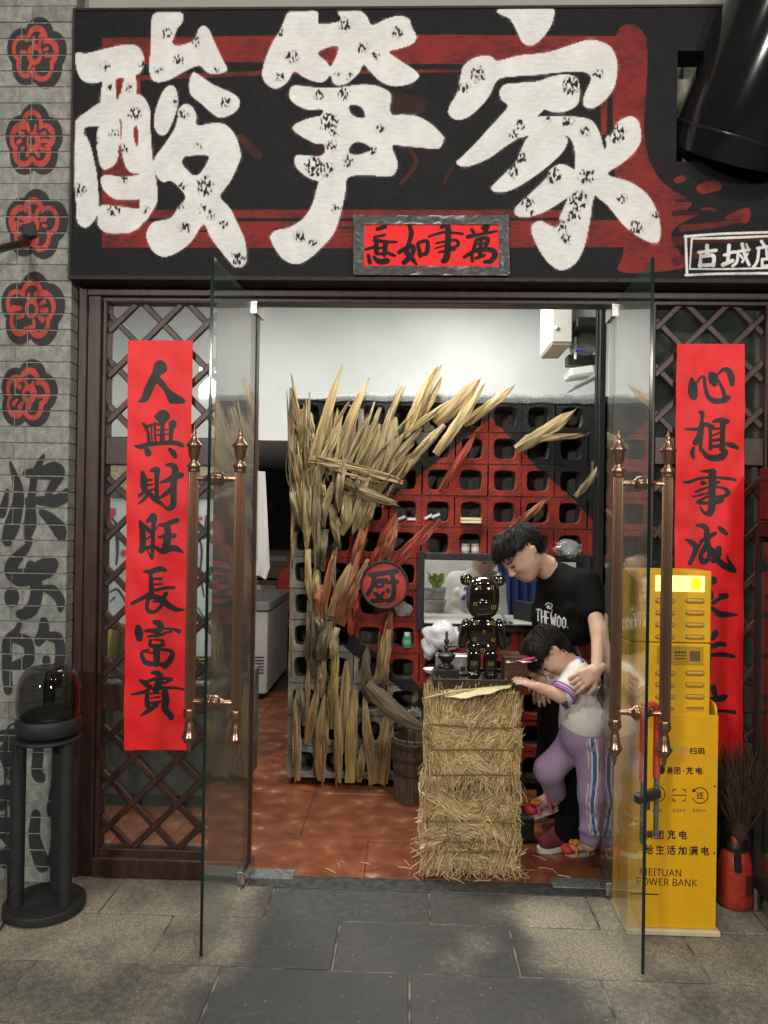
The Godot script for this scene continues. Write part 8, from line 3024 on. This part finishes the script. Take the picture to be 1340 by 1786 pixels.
func man(skin: Material, hair_m: Material) -> void:
	var foot := PY(985, 1476)
	var t := thing("person", "person in black T-shirt and trousers bending over a child", "person", Vector3(foot.x, 0, -0.4))
	var c := P(911, 967, -0.40)
	var fw := Vector3(-0.70, -0.62, 0.36).normalized()
	var up := Vector3(-0.62, 0.78, 0.0)
	up = (up - fw * up.dot(fw)).normalized()
	var nb := P(962, 992, -0.43)
	var g := Geo.new()
	g.col = Color(0.60, 0.375, 0.265)
	head(g, c, fw, up, 1.0, c.lerp(nb, 0.85))
	# trunk and limbs under the clothes
	var f := Field.new(Vector3(P(905, 1100, -0.4).x, 0.0, -0.8), Vector3(P(1075, 1100, -0.1).x, 1.36, -0.02), 0.013)
	f.cap(c.lerp(nb, 0.6), nb + Vector3(0.02, -0.03, 0), 0.052, 0.052, 0.03)
	f.cap(P(968, 1032, -0.46), P(1008, 1034, -0.37), 0.062, 0.062, 0.03)
	f.cap(P(970, 1110, -0.45), P(1004, 1190, -0.38), 0.075, 0.075, 0.04)
	f.cap(P(1024, 1026, -0.29), P(1046, 1102, -0.17), 0.040, 0.035, 0.03)
	f.cap(P(1046, 1102, -0.17), P(1042, 1168, -0.07), 0.036, 0.025, 0.02)
	f.cap(P(960, 1022, -0.5), P(944, 1112, -0.46), 0.042, 0.036, 0.03)
	f.cap(P(944, 1112, -0.46), P(950, 1172, -0.36), 0.035, 0.026, 0.02)
	for q in [[1004, 1215, -0.36, 1002, 1340, -0.36, 990, 1452, -0.36], [972, 1215, -0.46, 962, 1330, -0.5, 958, 1410, -0.6]]:
		f.cap(P(q[0], q[1], q[2]), P(q[3], q[4], q[5]), 0.075, 0.052, 0.03)
		f.cap(P(q[3], q[4], q[5]), P(q[6], q[7], q[8]), 0.052, 0.036, 0.02)
	f.skin(g)
	hand(g, P(1042, 1168, -0.07), P(1008, 1190, -0.045) - P(1042, 1168, -0.07), Vector3(0.15, 0.45, 0.85), 0.155, 0.5, -1.0)
	hand(g, P(950, 1172, -0.36), Vector3(-0.2, -0.9, 0.35), Vector3(-0.5, 0.1, 0.8), 0.17, 0.5, 1.0)
	smooth(g)
	part("body", g, skin, t)
	part("hair", hair(c, fw, up, 1.03, 0.0), hair_m, t)
	# T-shirt
	var s := Field.new(Vector3(P(900, 1100, -0.5).x, 0.62, -0.75), Vector3(P(1085, 1100, -0.1).x, 1.38, -0.05), 0.012)
	s.cap(nb + Vector3(0.028, -0.028, 0.0), P(1000, 1040, -0.41), 0.058, 0.10, 0.05)
	s.cap(P(970, 1022, -0.47), P(1014, 1026, -0.35), 0.088, 0.086, 0.05)
	s.cap(P(973, 1090, -0.45), P(1008, 1090, -0.36), 0.098, 0.094, 0.06)
	s.cap(P(977, 1190, -0.44), P(1008, 1195, -0.37), 0.102, 0.098, 0.06)
	s.cap(P(1024, 1014, -0.31), P(1035, 1066, -0.245), 0.056, 0.062, 0.03)
	s.cap(P(960, 1014, -0.5), P(949, 1080, -0.48), 0.056, 0.06, 0.03)
	for i in 16:
		var y := rng.randf_range(1060, 1190)
		var x := rng.randf_range(958, 1008)
		s.cap(P(x, y, lerpf(-0.365, -0.28, (x - 950) / 60.0)), P(x + rng.randf_range(8, 22), y + rng.randf_range(-20, 26), lerpf(-0.365, -0.28, (x - 935) / 60.0)), 0.008, 0.005, 0.03)
	g = Geo.new()
	s.skin(g)
	smooth(g)
	var sh := part("shirt", g, cloth(lin(0.006, 0.006, 0.0065), 60), t)
	# printed words on the chest
	var W := 256
	var H := 192
	var x0 := 933.0
	var x1 := 997.0
	var y0 := 1046.0
	var y1 := 1094.0
	var ink := Paint.new(W, H, func(px, py): return Vector2((px - x0) / (x1 - x0), (py - y0) / (y1 - y0)))
	for q in [["0,0 100,0;50,0 50,100", 937.5, 1064.5, 6.5, 20], ["0,0 0,100;100,0 100,100;0,50 100,50", 946.5, 1066, 5.5, 20], ["100,0 0,0 0,100 100,100;0,50 85,50", 954, 1067, 4.2, 20], ["0,0 25,100 50,30 75,100 100,0", 961.8, 1069, 7.6, 20], ["50,0 100,20 100,80 50,100 0,80 0,20 50,0", 972, 1071, 5.0, 18.5], ["50,0 100,20 100,80 50,100 0,80 0,20 50,0", 980, 1072, 5.0, 17.5]]:
		ink.glyph(q[0], q[1], q[2], q[3], q[4], 2.3)
	ink.brush([988.5, 1088, 2.2])
	for q in [[953, 1056, 1.2, 957, 1052, 1.5, 964, 1054, 1.4, 961, 1061, 1.6, 955, 1060, 1.2], [958, 1058, 5.0], [964, 1062, 1.0, 963, 1068, 1.0], [962, 1088, 1.0, 963, 1094, 1.0]]:
		ink.brush(q)
	var im := Image.create(W, H, false, Image.FORMAT_RGBA8)
	var kb := ink.bytes()
	for i in W * H:
		im.set_pixel(i % W, i / W, Color(0.80, 0.80, 0.80, kb[i] / 255.0))
	var pm := mat(Color.WHITE, 0.7)
	pm.albedo_texture = ImageTexture.create_from_image(im)
	pm.transparency = BaseMaterial3D.TRANSPARENCY_ALPHA_SCISSOR
	pm.alpha_scissor_threshold = 0.4
	g = Geo.new()
	var mid := on_skin(s, 964, 1071, 0.0, -0.7, 0.0)
	var cn := Vector3(-0.12, 0.0, 0.993)
	var cr := Vector3(0.993, 0.0, 0.12)
	var rows := []
	for i in 15:
		var row := PackedVector3Array()
		for j in 19:
			var p0: Vector3 = mid + cr * lerpf(-0.083, 0.083, j / 18.0) + Vector3(0, lerpf(0.063, -0.063, i / 14.0), 0)
			var hit := p0
			for k in 90:
				var e := p0 + cn * (0.12 - 0.0025 * k)
				var q := ((e - s.o) / s.h).round()
				if s.f[(int(q.z) * s.ny + int(q.y)) * s.nx + int(q.x)] < 0.0:
					hit = e + cn * 0.007
					break
			row.append(hit)
		rows.append(row)
	for it in 3:
		for i in range(1, 14):
			for j in range(1, 18):
				rows[i][j] = (rows[i][j] * 2.0 + rows[i - 1][j] + rows[i + 1][j] + rows[i][j - 1] + rows[i][j + 1]) / 6.0
	g.grid(rows, false, true)
	part("chest_print", g, pm, sh)
	# trousers
	var p := Field.new(Vector3(P(900, 1300, -0.5).x, 0.04, -0.85), Vector3(P(1080, 1300, -0.2).x, 0.85, -0.12), 0.013)
	p.cap(P(968, 1205, -0.45), P(1008, 1208, -0.37), 0.1, 0.1, 0.05)
	for q in [[1004, 1215, -0.36, 1002, 1340, -0.36, 990, 1445, -0.36], [972, 1215, -0.46, 962, 1330, -0.5, 958, 1404, -0.6]]:
		p.cap(P(q[0], q[1], q[2]), P(q[3], q[4], q[5]), 0.092, 0.07, 0.04)
		p.cap(P(q[3], q[4], q[5]), P(q[6], q[7], q[8]), 0.07, 0.06, 0.03)
	g = Geo.new()
	p.skin(g)
	smooth(g)
	part("trousers", g, cloth(lin(0.006, 0.006, 0.0065), 61), t)
	# shoes and socks
	for q in [[PY(1006, 1468), PY(966, 1480)], [PY(968, 1418), PY(932, 1428)]]:
		shoe(t, q[0], q[1], lin(0.16, 0.03, 0.05), lin(0.62, 0.62, 0.58), 1.0)
		g = Geo.new()
		g.tube([q[0] + (q[1] - q[0]) * 0.2 + Vector3(0, 0.05, 0), q[0] + (q[1] - q[0]) * 0.18 + Vector3(0, 0.12, 0)], 0.043, 16)
		part("sock", g, mat(lin(0.42, 0.02, 0.15), 0.8), t)

func shoe(t: Node, heel: Vector3, toe: Vector3, c: Color, sole_c: Color, k: float) -> void:
	var d := (toe - heel).normalized()
	var ln := 0.235 * k
	heel = heel.lerp(toe, 0.0)
	var s := Vector3(-d.z, 0, d.x)
	var f := Field.new(heel - Vector3(0.3, 0.02, 0.3) * k, heel + Vector3(0.3, 0.16, 0.3) * k, 0.007 * k)
	f.cap(heel + d * 0.04 * k + Vector3(0, 0.05, 0) * k, heel + d * 0.1 * k + Vector3(0, 0.055, 0) * k, 0.04 * k, 0.045 * k, 0.03)
	f.cap(heel + d * 0.1 * k + Vector3(0, 0.045, 0) * k, heel + d * (ln - 0.045 * k) + Vector3(0, 0.035, 0) * k, 0.043 * k, 0.036 * k, 0.03)
	f.cap(heel + d * 0.05 * k + Vector3(0, 0.07, 0) * k, heel + d * 0.05 * k + Vector3(0, 0.09, 0) * k, 0.042 * k, 0.044 * k, 0.02)
	f.cut(func(p: Vector3): return 0.018 * k - p.y)
	var g := Geo.new()
	f.skin(g)
	smooth(g)
	var sh := part("shoe", g, cloth(c, 62), t)
	var outl := PackedVector2Array()
	for i in 28:
		var a := TAU * i / 28
		var u := 0.5 - 0.5 * cos(a)
		outl.append(Vector2(lerpf(-0.012 * k, ln + 0.008 * k, u), sin(a) * (0.043 + 0.008 * u) * k))
	g = Geo.new()
	g.plate(outl, Transform3D(Basis(d, s, Vector3.UP) if d.cross(s).y > 0 else Basis(d, -s, Vector3.UP), heel + Vector3(0, 0.02 * k, 0)), 0.0185 * k)
	part("sole", g, mat(sole_c, 0.6), sh)

func girl(skin: Material, hair_m: Material) -> void:
	var foot := PY(1012, 1490)
	var t := thing("person", "child in white T-shirt and lavender trousers leaning towards the tray", "person", Vector3(foot.x, 0, -0.2))
	var c := P(958, 1138, -0.2)
	var fw := Vector3(-0.42, -0.86, 0.22).normalized()
	var up := Vector3(-0.88, 0.42, 0.0)
	up = (up - fw * up.dot(fw)).normalized()
	var nb := P(996, 1158, -0.21)
	var k := 0.84
	var g := Geo.new()
	g.col = Color(0.62, 0.385, 0.285)
	head(g, c, fw, up, k, c.lerp(nb, 0.9))
	var f := Field.new(Vector3(P(900, 1300, -0.3).x, 0.02, -0.5), Vector3(P(1085, 1300, -0.1).x, 0.95, 0.03), 0.011)
	f.cap(c.lerp(nb, 0.6), nb + Vector3(0.02, -0.03, 0), 0.042, 0.046, 0.02)
	f.cap(P(1006, 1190, -0.17), P(1006, 1190, -0.27), 0.06, 0.06, 0.04)
	f.cap(P(1018, 1260, -0.17), P(1018, 1260, -0.27), 0.065, 0.065, 0.06)
	f.cap(P(1012, 1200, -0.22), P(1018, 1260, -0.22), 0.07, 0.07, 0.05)
	f.cap(P(1004, 1178, -0.13), P(978, 1213, -0.085), 0.038, 0.031, 0.02)
	f.cap(P(978, 1213, -0.085), P(937, 1198, -0.085), 0.031, 0.023, 0.015)
	f.cap(P(990, 1175, -0.3), P(955, 1186, -0.30), 0.036, 0.03, 0.02)
	f.cap(P(955, 1186, -0.30), P(922, 1170, -0.27), 0.03, 0.022, 0.015)
	f.cap(P(1030, 1300, -0.15), P(1033, 1385, -0.13), 0.055, 0.045, 0.03)
	f.cap(P(1033, 1385, -0.13), P(1028, 1470, -0.14), 0.043, 0.03, 0.02)
	f.cap(P(1004, 1298, -0.28), P(952, 1345, -0.23), 0.055, 0.045, 0.03)
	f.cap(P(952, 1345, -0.23), P(966, 1392, -0.33), 0.043, 0.03, 0.02)
	# feet
	var h0 := PY(1030, 1488)
	var t0 := PY(986, 1492)
	f.cap(P(1028, 1470, -0.14), h0 + Vector3(-0.005, 0.04, 0), 0.03, 0.032, 0.02)
	f.cap(h0 + Vector3(-0.01, 0.038, 0), t0 + Vector3(0.02, 0.03, 0), 0.03, 0.022, 0.02)
	f.cap(P(966, 1392, -0.33), P(938, 1400, -0.30), 0.03, 0.022, 0.02)
	f.skin(g)
	hand(g, P(937, 1198, -0.085), Vector3(-0.9, 0.35, 0.0), Vector3(0.3, 0.85, 0.3), 0.115, 0.35, 1.0)
	hand(g, P(922, 1170, -0.27), Vector3(-0.95, 0.1, 0.1), Vector3(0.2, 0.9, 0.2), 0.11, 0.4, 1.0)
	smooth(g)
	part("body", g, skin, t)
	var hg := hair(c, fw, up, k * 1.06, 0.012)
	var hf := Field.new(c - Vector3.ONE * 0.18, c + Vector3.ONE * 0.18, 0.006)
	hf.cap(c + up * 0.03 - fw * 0.05, c - up * 0.035 - fw * 0.045, 0.066, 0.05, 0.03)
	hf.cap(c + up * 0.06 + fw * 0.02, c + up * 0.095 + fw * 0.05, 0.03, 0.024, 0.02)
	hf.cap(c - up * 0.03 - fw * 0.02, c - up * 0.06 - fw * 0.03, 0.05, 0.026, 0.02)
	var hg2 := Geo.new()
	hf.skin(hg2)
	join(hg, hg2)
	var hp := part("hair", hg, hair_m, t)
	g = Geo.new()
	g.blob(P(921, 1128, -0.16), Vector3(0.008, 0.008, 0.008))
	part("hair_bobble", g, mat(lin(0.65, 0.6, 0.4), 0.4), hp)
	# T-shirt
	var s := Field.new(Vector3(P(940, 1200, -0.3).x, 0.42, -0.48), Vector3(P(1090, 1200, -0.1).x, 0.95, 0.02), 0.009)
	s.cap(nb + Vector3(0.018, -0.016, 0), P(1010, 1190, -0.22), 0.05, 0.085, 0.04)
	s.cap(P(1008, 1188, -0.165), P(1008, 1188, -0.275), 0.068, 0.068, 0.04)
	s.cap(P(1018, 1262, -0.155), P(1018, 1262, -0.285), 0.088, 0.088, 0.06)
	s.cap(P(1012, 1205, -0.22), P(1018, 1262, -0.22), 0.08, 0.095, 0.06)
	s.cap(P(1005, 1176, -0.14), P(985, 1206, -0.10), 0.05, 0.055, 0.03)
	s.cap(P(990, 1172, -0.3), P(966, 1184, -0.30), 0.046, 0.05, 0.03)
	for i in 22:
		var x := rng.randf_range(990, 1045)
		var y := rng.randf_range(1200, 1272)
		s.cap(P(x, y, lerpf(-0.115, -0.08, (y - 1195) / 75.0) - absf(x - 1015) * 0.0008), P(x + rng.randf_range(-12, 14), y + rng.randf_range(-22, 22), lerpf(-0.115, -0.08, (y - 1195) / 75.0) - absf(x - 1015) * 0.0008), 0.007, 0.004, 0.022)
	var hem := P(1018, 1283, -0.15).y
	s.cut(func(p: Vector3): return hem - p.y + 0.004 * sin(p.x * 60.0))
	var cuff := P(982, 1211, -0.095)
	var cdir := (P(985, 1206, -0.10) - P(1005, 1176, -0.14)).normalized()
	s.cut(func(p: Vector3): return (p - cuff).dot(cdir) if p.x < cuff.x + 0.006 and p.z > -0.2 else -1.0)
	g = Geo.new()
	s.skin(g)
	smooth(g)
	var sh := part("shirt", g, cloth(lin(0.74, 0.71, 0.66), 63), t)
	# striped cuff, collar and chest motif
	var sx := cdir.cross(Vector3.UP).normalized()
	var sy := sx.cross(cdir)
	for q in [[0.002, lin(0.22, 0.12, 0.42)], [-0.009, lin(0.55, 0.2, 0.42)], [-0.02, lin(0.24, 0.14, 0.45)]]:
		g = Geo.new()
		var pts := []
		for i in 33:
			var a := TAU * i / 32
			pts.append(cuff + cdir * (q[0] - 0.001) + (sx * cos(a) + sy * sin(a)) * 0.0555)
		g.tube(pts, 0.0045, 8, false)
		part("cuff_stripe", g, mat(q[1], 0.8), sh)
	g = strip(s, [[986, 1150], [998, 1146], [1012, 1148], [1020, 1154]], 5.0, 0.05, -0.4, 0.004)
	part("collar", g, mat(lin(0.28, 0.16, 0.5), 0.8), sh)
	g = strip(s, [[985, 1218], [986, 1228], [988, 1240]], 10.0, 0.05, -0.4, 0.003)
	part("chest_motif", g, mat(lin(0.12, 0.14, 0.34), 0.8), sh)
	# trousers
	var p := Field.new(Vector3(P(905, 1300, -0.3).x, 0.08, -0.48), Vector3(P(1090, 1300, -0.1).x, 0.62, 0.02), 0.010)
	p.cap(P(1013, 1285, -0.16), P(1014, 1285, -0.28), 0.084, 0.084, 0.05)
	p.cap(P(1015, 1262, -0.17), P(1015, 1262, -0.27), 0.078, 0.078, 0.05)
	p.cap(P(1030, 1298, -0.15), P(1034, 1385, -0.13), 0.072, 0.058, 0.04)
	p.cap(P(1034, 1385, -0.13), P(1030, 1460, -0.14), 0.057, 0.045, 0.03)
	p.cap(P(1004, 1296, -0.27), P(957, 1343, -0.22), 0.072, 0.060, 0.04)
	p.cap(P(957, 1343, -0.22), P(970, 1380, -0.30), 0.058, 0.048, 0.03)
	for i in 14:
		var x := rng.randf_range(1012, 1046)
		var y := rng.randf_range(1300, 1450)
		p.cap(P(x, y, -0.086 - absf(x - 1032) * 0.0016), P(x + rng.randf_range(-16, 16), y + rng.randf_range(-14, 14), -0.09 - absf(x - 1032) * 0.0016), 0.007, 0.004, 0.025)
	g = Geo.new()
	p.skin(g)
	smooth(g)
	var tr := part("trousers", g, cloth(lin(0.34, 0.24, 0.38), 64), t)
	for q in [[-9, lin(0.55, 0.5, 0.5), 3.5], [-3, lin(0.62, 0.6, 0.6), 3.0], [1.5, lin(0.03, 0.12, 0.3), 5.5], [7, lin(0.62, 0.6, 0.6), 3.0], [11, lin(0.5, 0.22, 0.26), 4.0]]:
		g = strip(p, [[1031 + q[0], 1288], [1036 + q[0], 1320], [1036 + q[0], 1360], [1031 + q[0] * 0.9, 1400], [1033 + q[0] * 0.8, 1430], [1038 + q[0] * 0.7, 1462]], q[2], 0.05, -0.4, 0.0035)
		part("side_stripe", g, mat(q[1], 0.7), tr)
	# sandals with a flower
	for q in [[h0, t0, 0.0], [P(968, 1402, -0.31) - Vector3(0, 0.03, 0), P(934, 1410, -0.29) - Vector3(0, 0.03, 0), 1.0]]:
		var d: Vector3 = (q[1] - q[0]).normalized()
		var sd := d.cross(Vector3.UP).normalized()
		var un := sd.cross(d)
		g = Geo.new()
		var outl := PackedVector2Array()
		for i in 24:
			var a := TAU * i / 24
			var u := 0.5 - 0.5 * cos(a)
			outl.append(Vector2(lerpf(-0.02, 0.125, u), sin(a) * (0.03 + 0.006 * u)))
		g.plate(outl, Transform3D(Basis(d, sd, d.cross(sd)), q[0] + un * 0.014), 0.0135 if d.cross(sd).y > 0 else -0.0135)
		var so := part("sandal", g, mat(lin(0.45, 0.4, 0.33), 0.7), t)
		g = Geo.new()
		for i in 2:
			var pts := []
			for j in 9:
				var a := PI * j / 8
				pts.append(q[0] + d * (0.03 + 0.055 * i) + sd * (cos(a) * 0.036) + un * (0.012 + sin(a) * [0.06, 0.046][i]))
			g.tube(pts, 0.008, 8)
		part("strap", g, mat([lin(0.55, 0.2, 0.02), lin(0.5, 0.04, 0.2)][int(q[2])], 0.5), so)
		g = Geo.new()
		g.blob(q[0] + d * 0.112 + un * 0.028, Vector3(0.03, 0.022, 0.034))
		part("toe_cap", g, mat(lin(0.55, 0.05, 0.04), 0.5), so)
		g = Geo.new()
		for i in 5:
			var a := TAU * i / 5
			g.blob(q[0] + d * (0.082 + 0.016 * cos(a)) + un * 0.062 + sd * 0.016 * sin(a) + Vector3(0, 0, 0.012), Vector3(0.011, 0.008, 0.011), 2.0, Basis(), 10, 6)
		part("flower", g, mat(lin(0.65, 0.25, 0.02), 0.5), so)

func cook(skin: Material, hair_m: Material) -> void:
	var z := -1.75
	var t := thing("person", "cook in white shirt standing in the kitchen behind the serving window", "person", Vector3(P(826, 1000, z).x, 0, z))
	var c := P(846, 965, z + 0.06)
	var fw := Vector3(0.25, -0.5, 0.83).normalized()
	var up := Vector3(0.1, 0.86, 0.5)
	up = (up - fw * up.dot(fw)).normalized()
	var nb := P(834, 996, z - 0.02)
	var g := Geo.new()
	g.col = Color(0.58, 0.38, 0.28)
	head(g, c, fw, up, 1.0, c.lerp(nb, 0.9))
	var f := Field.new(Vector3(P(760, 1000, z).x, 0.03, z - 0.35), Vector3(P(900, 1000, z).x, 1.3, z + 0.35), 0.016)
	f.cap(c.lerp(nb, 0.7), nb, 0.05, 0.055, 0.03)
	f.cap(P(808, 1030, z), P(845, 1030, z), 0.08, 0.08, 0.04)
	f.cap(P(826, 1040, z), P(826, 1120, z), 0.1, 0.1, 0.05)
	f.cap(P(800, 1020, z), P(790, 1070, z + 0.06), 0.045, 0.036, 0.03)
	f.cap(P(790, 1070, z + 0.06), P(812, 1086, z + 0.2), 0.034, 0.026, 0.02)
	for s in [-0.09, 0.09]:
		f.cap(Vector3(P(826, 1120, z).x + s, 0.78, z), Vector3(P(826, 1120, z).x + s, 0.06, z), 0.08, 0.045, 0.03)
	f.skin(g)
	hand(g, P(812, 1086, z + 0.2), Vector3(0.6, -0.3, 0.6), Vector3(0, 1, 0), 0.16, 0.4, 1.0)
	smooth(g)
	part("body", g, skin, t)
	part("hair", hair(c, fw, up, 1.04, 0.0), hair_m, t)
	var s := Field.new(Vector3(P(755, 1000, z).x, 0.55, z - 0.3), Vector3(P(905, 1000, z).x, 1.32, z + 0.3), 0.013)
	s.cap(nb + Vector3(0, -0.03, 0), P(828, 1040, z), 0.07, 0.11, 0.05)
	s.cap(P(802, 1022, z), P(856, 1022, z), 0.085, 0.085, 0.05)
	s.cap(P(806, 1060, z), P(846, 1100, z), 0.115, 0.12, 0.06)
	s.cap(P(812, 1130, z), P(840, 1130, z), 0.12, 0.12, 0.06)
	s.cap(P(796, 1015, z), P(786, 1072, z + 0.07), 0.066, 0.056, 0.04)
	s.cap(P(786, 1072, z + 0.07), P(806, 1083, z + 0.17), 0.054, 0.044, 0.03)
	s.cap(P(862, 1015, z), P(872, 1075, z + 0.05), 0.066, 0.056, 0.04)
	for i in 26:
		var x := rng.randf_range(795, 860)
		var y := rng.randf_range(1005, 1085)
		s.cap(P(x, y, z + 0.112), P(x + rng.randf_range(-14, 14), y + rng.randf_range(-12, 12), z + 0.114), 0.009, 0.005, 0.028)
	g = Geo.new()
	s.skin(g)
	smooth(g)
	var sh := part("shirt", g, cloth(lin(0.62, 0.61, 0.57), 65), t)
	g = strip(s, [[822, 1008], [816, 1020], [811, 1034], [808, 1050]], 8.0, z + 0.4, z - 0.3, 0.004)
	part("apron_strap", g, mat(lin(0.05, 0.06, 0.4), 0.7), sh)
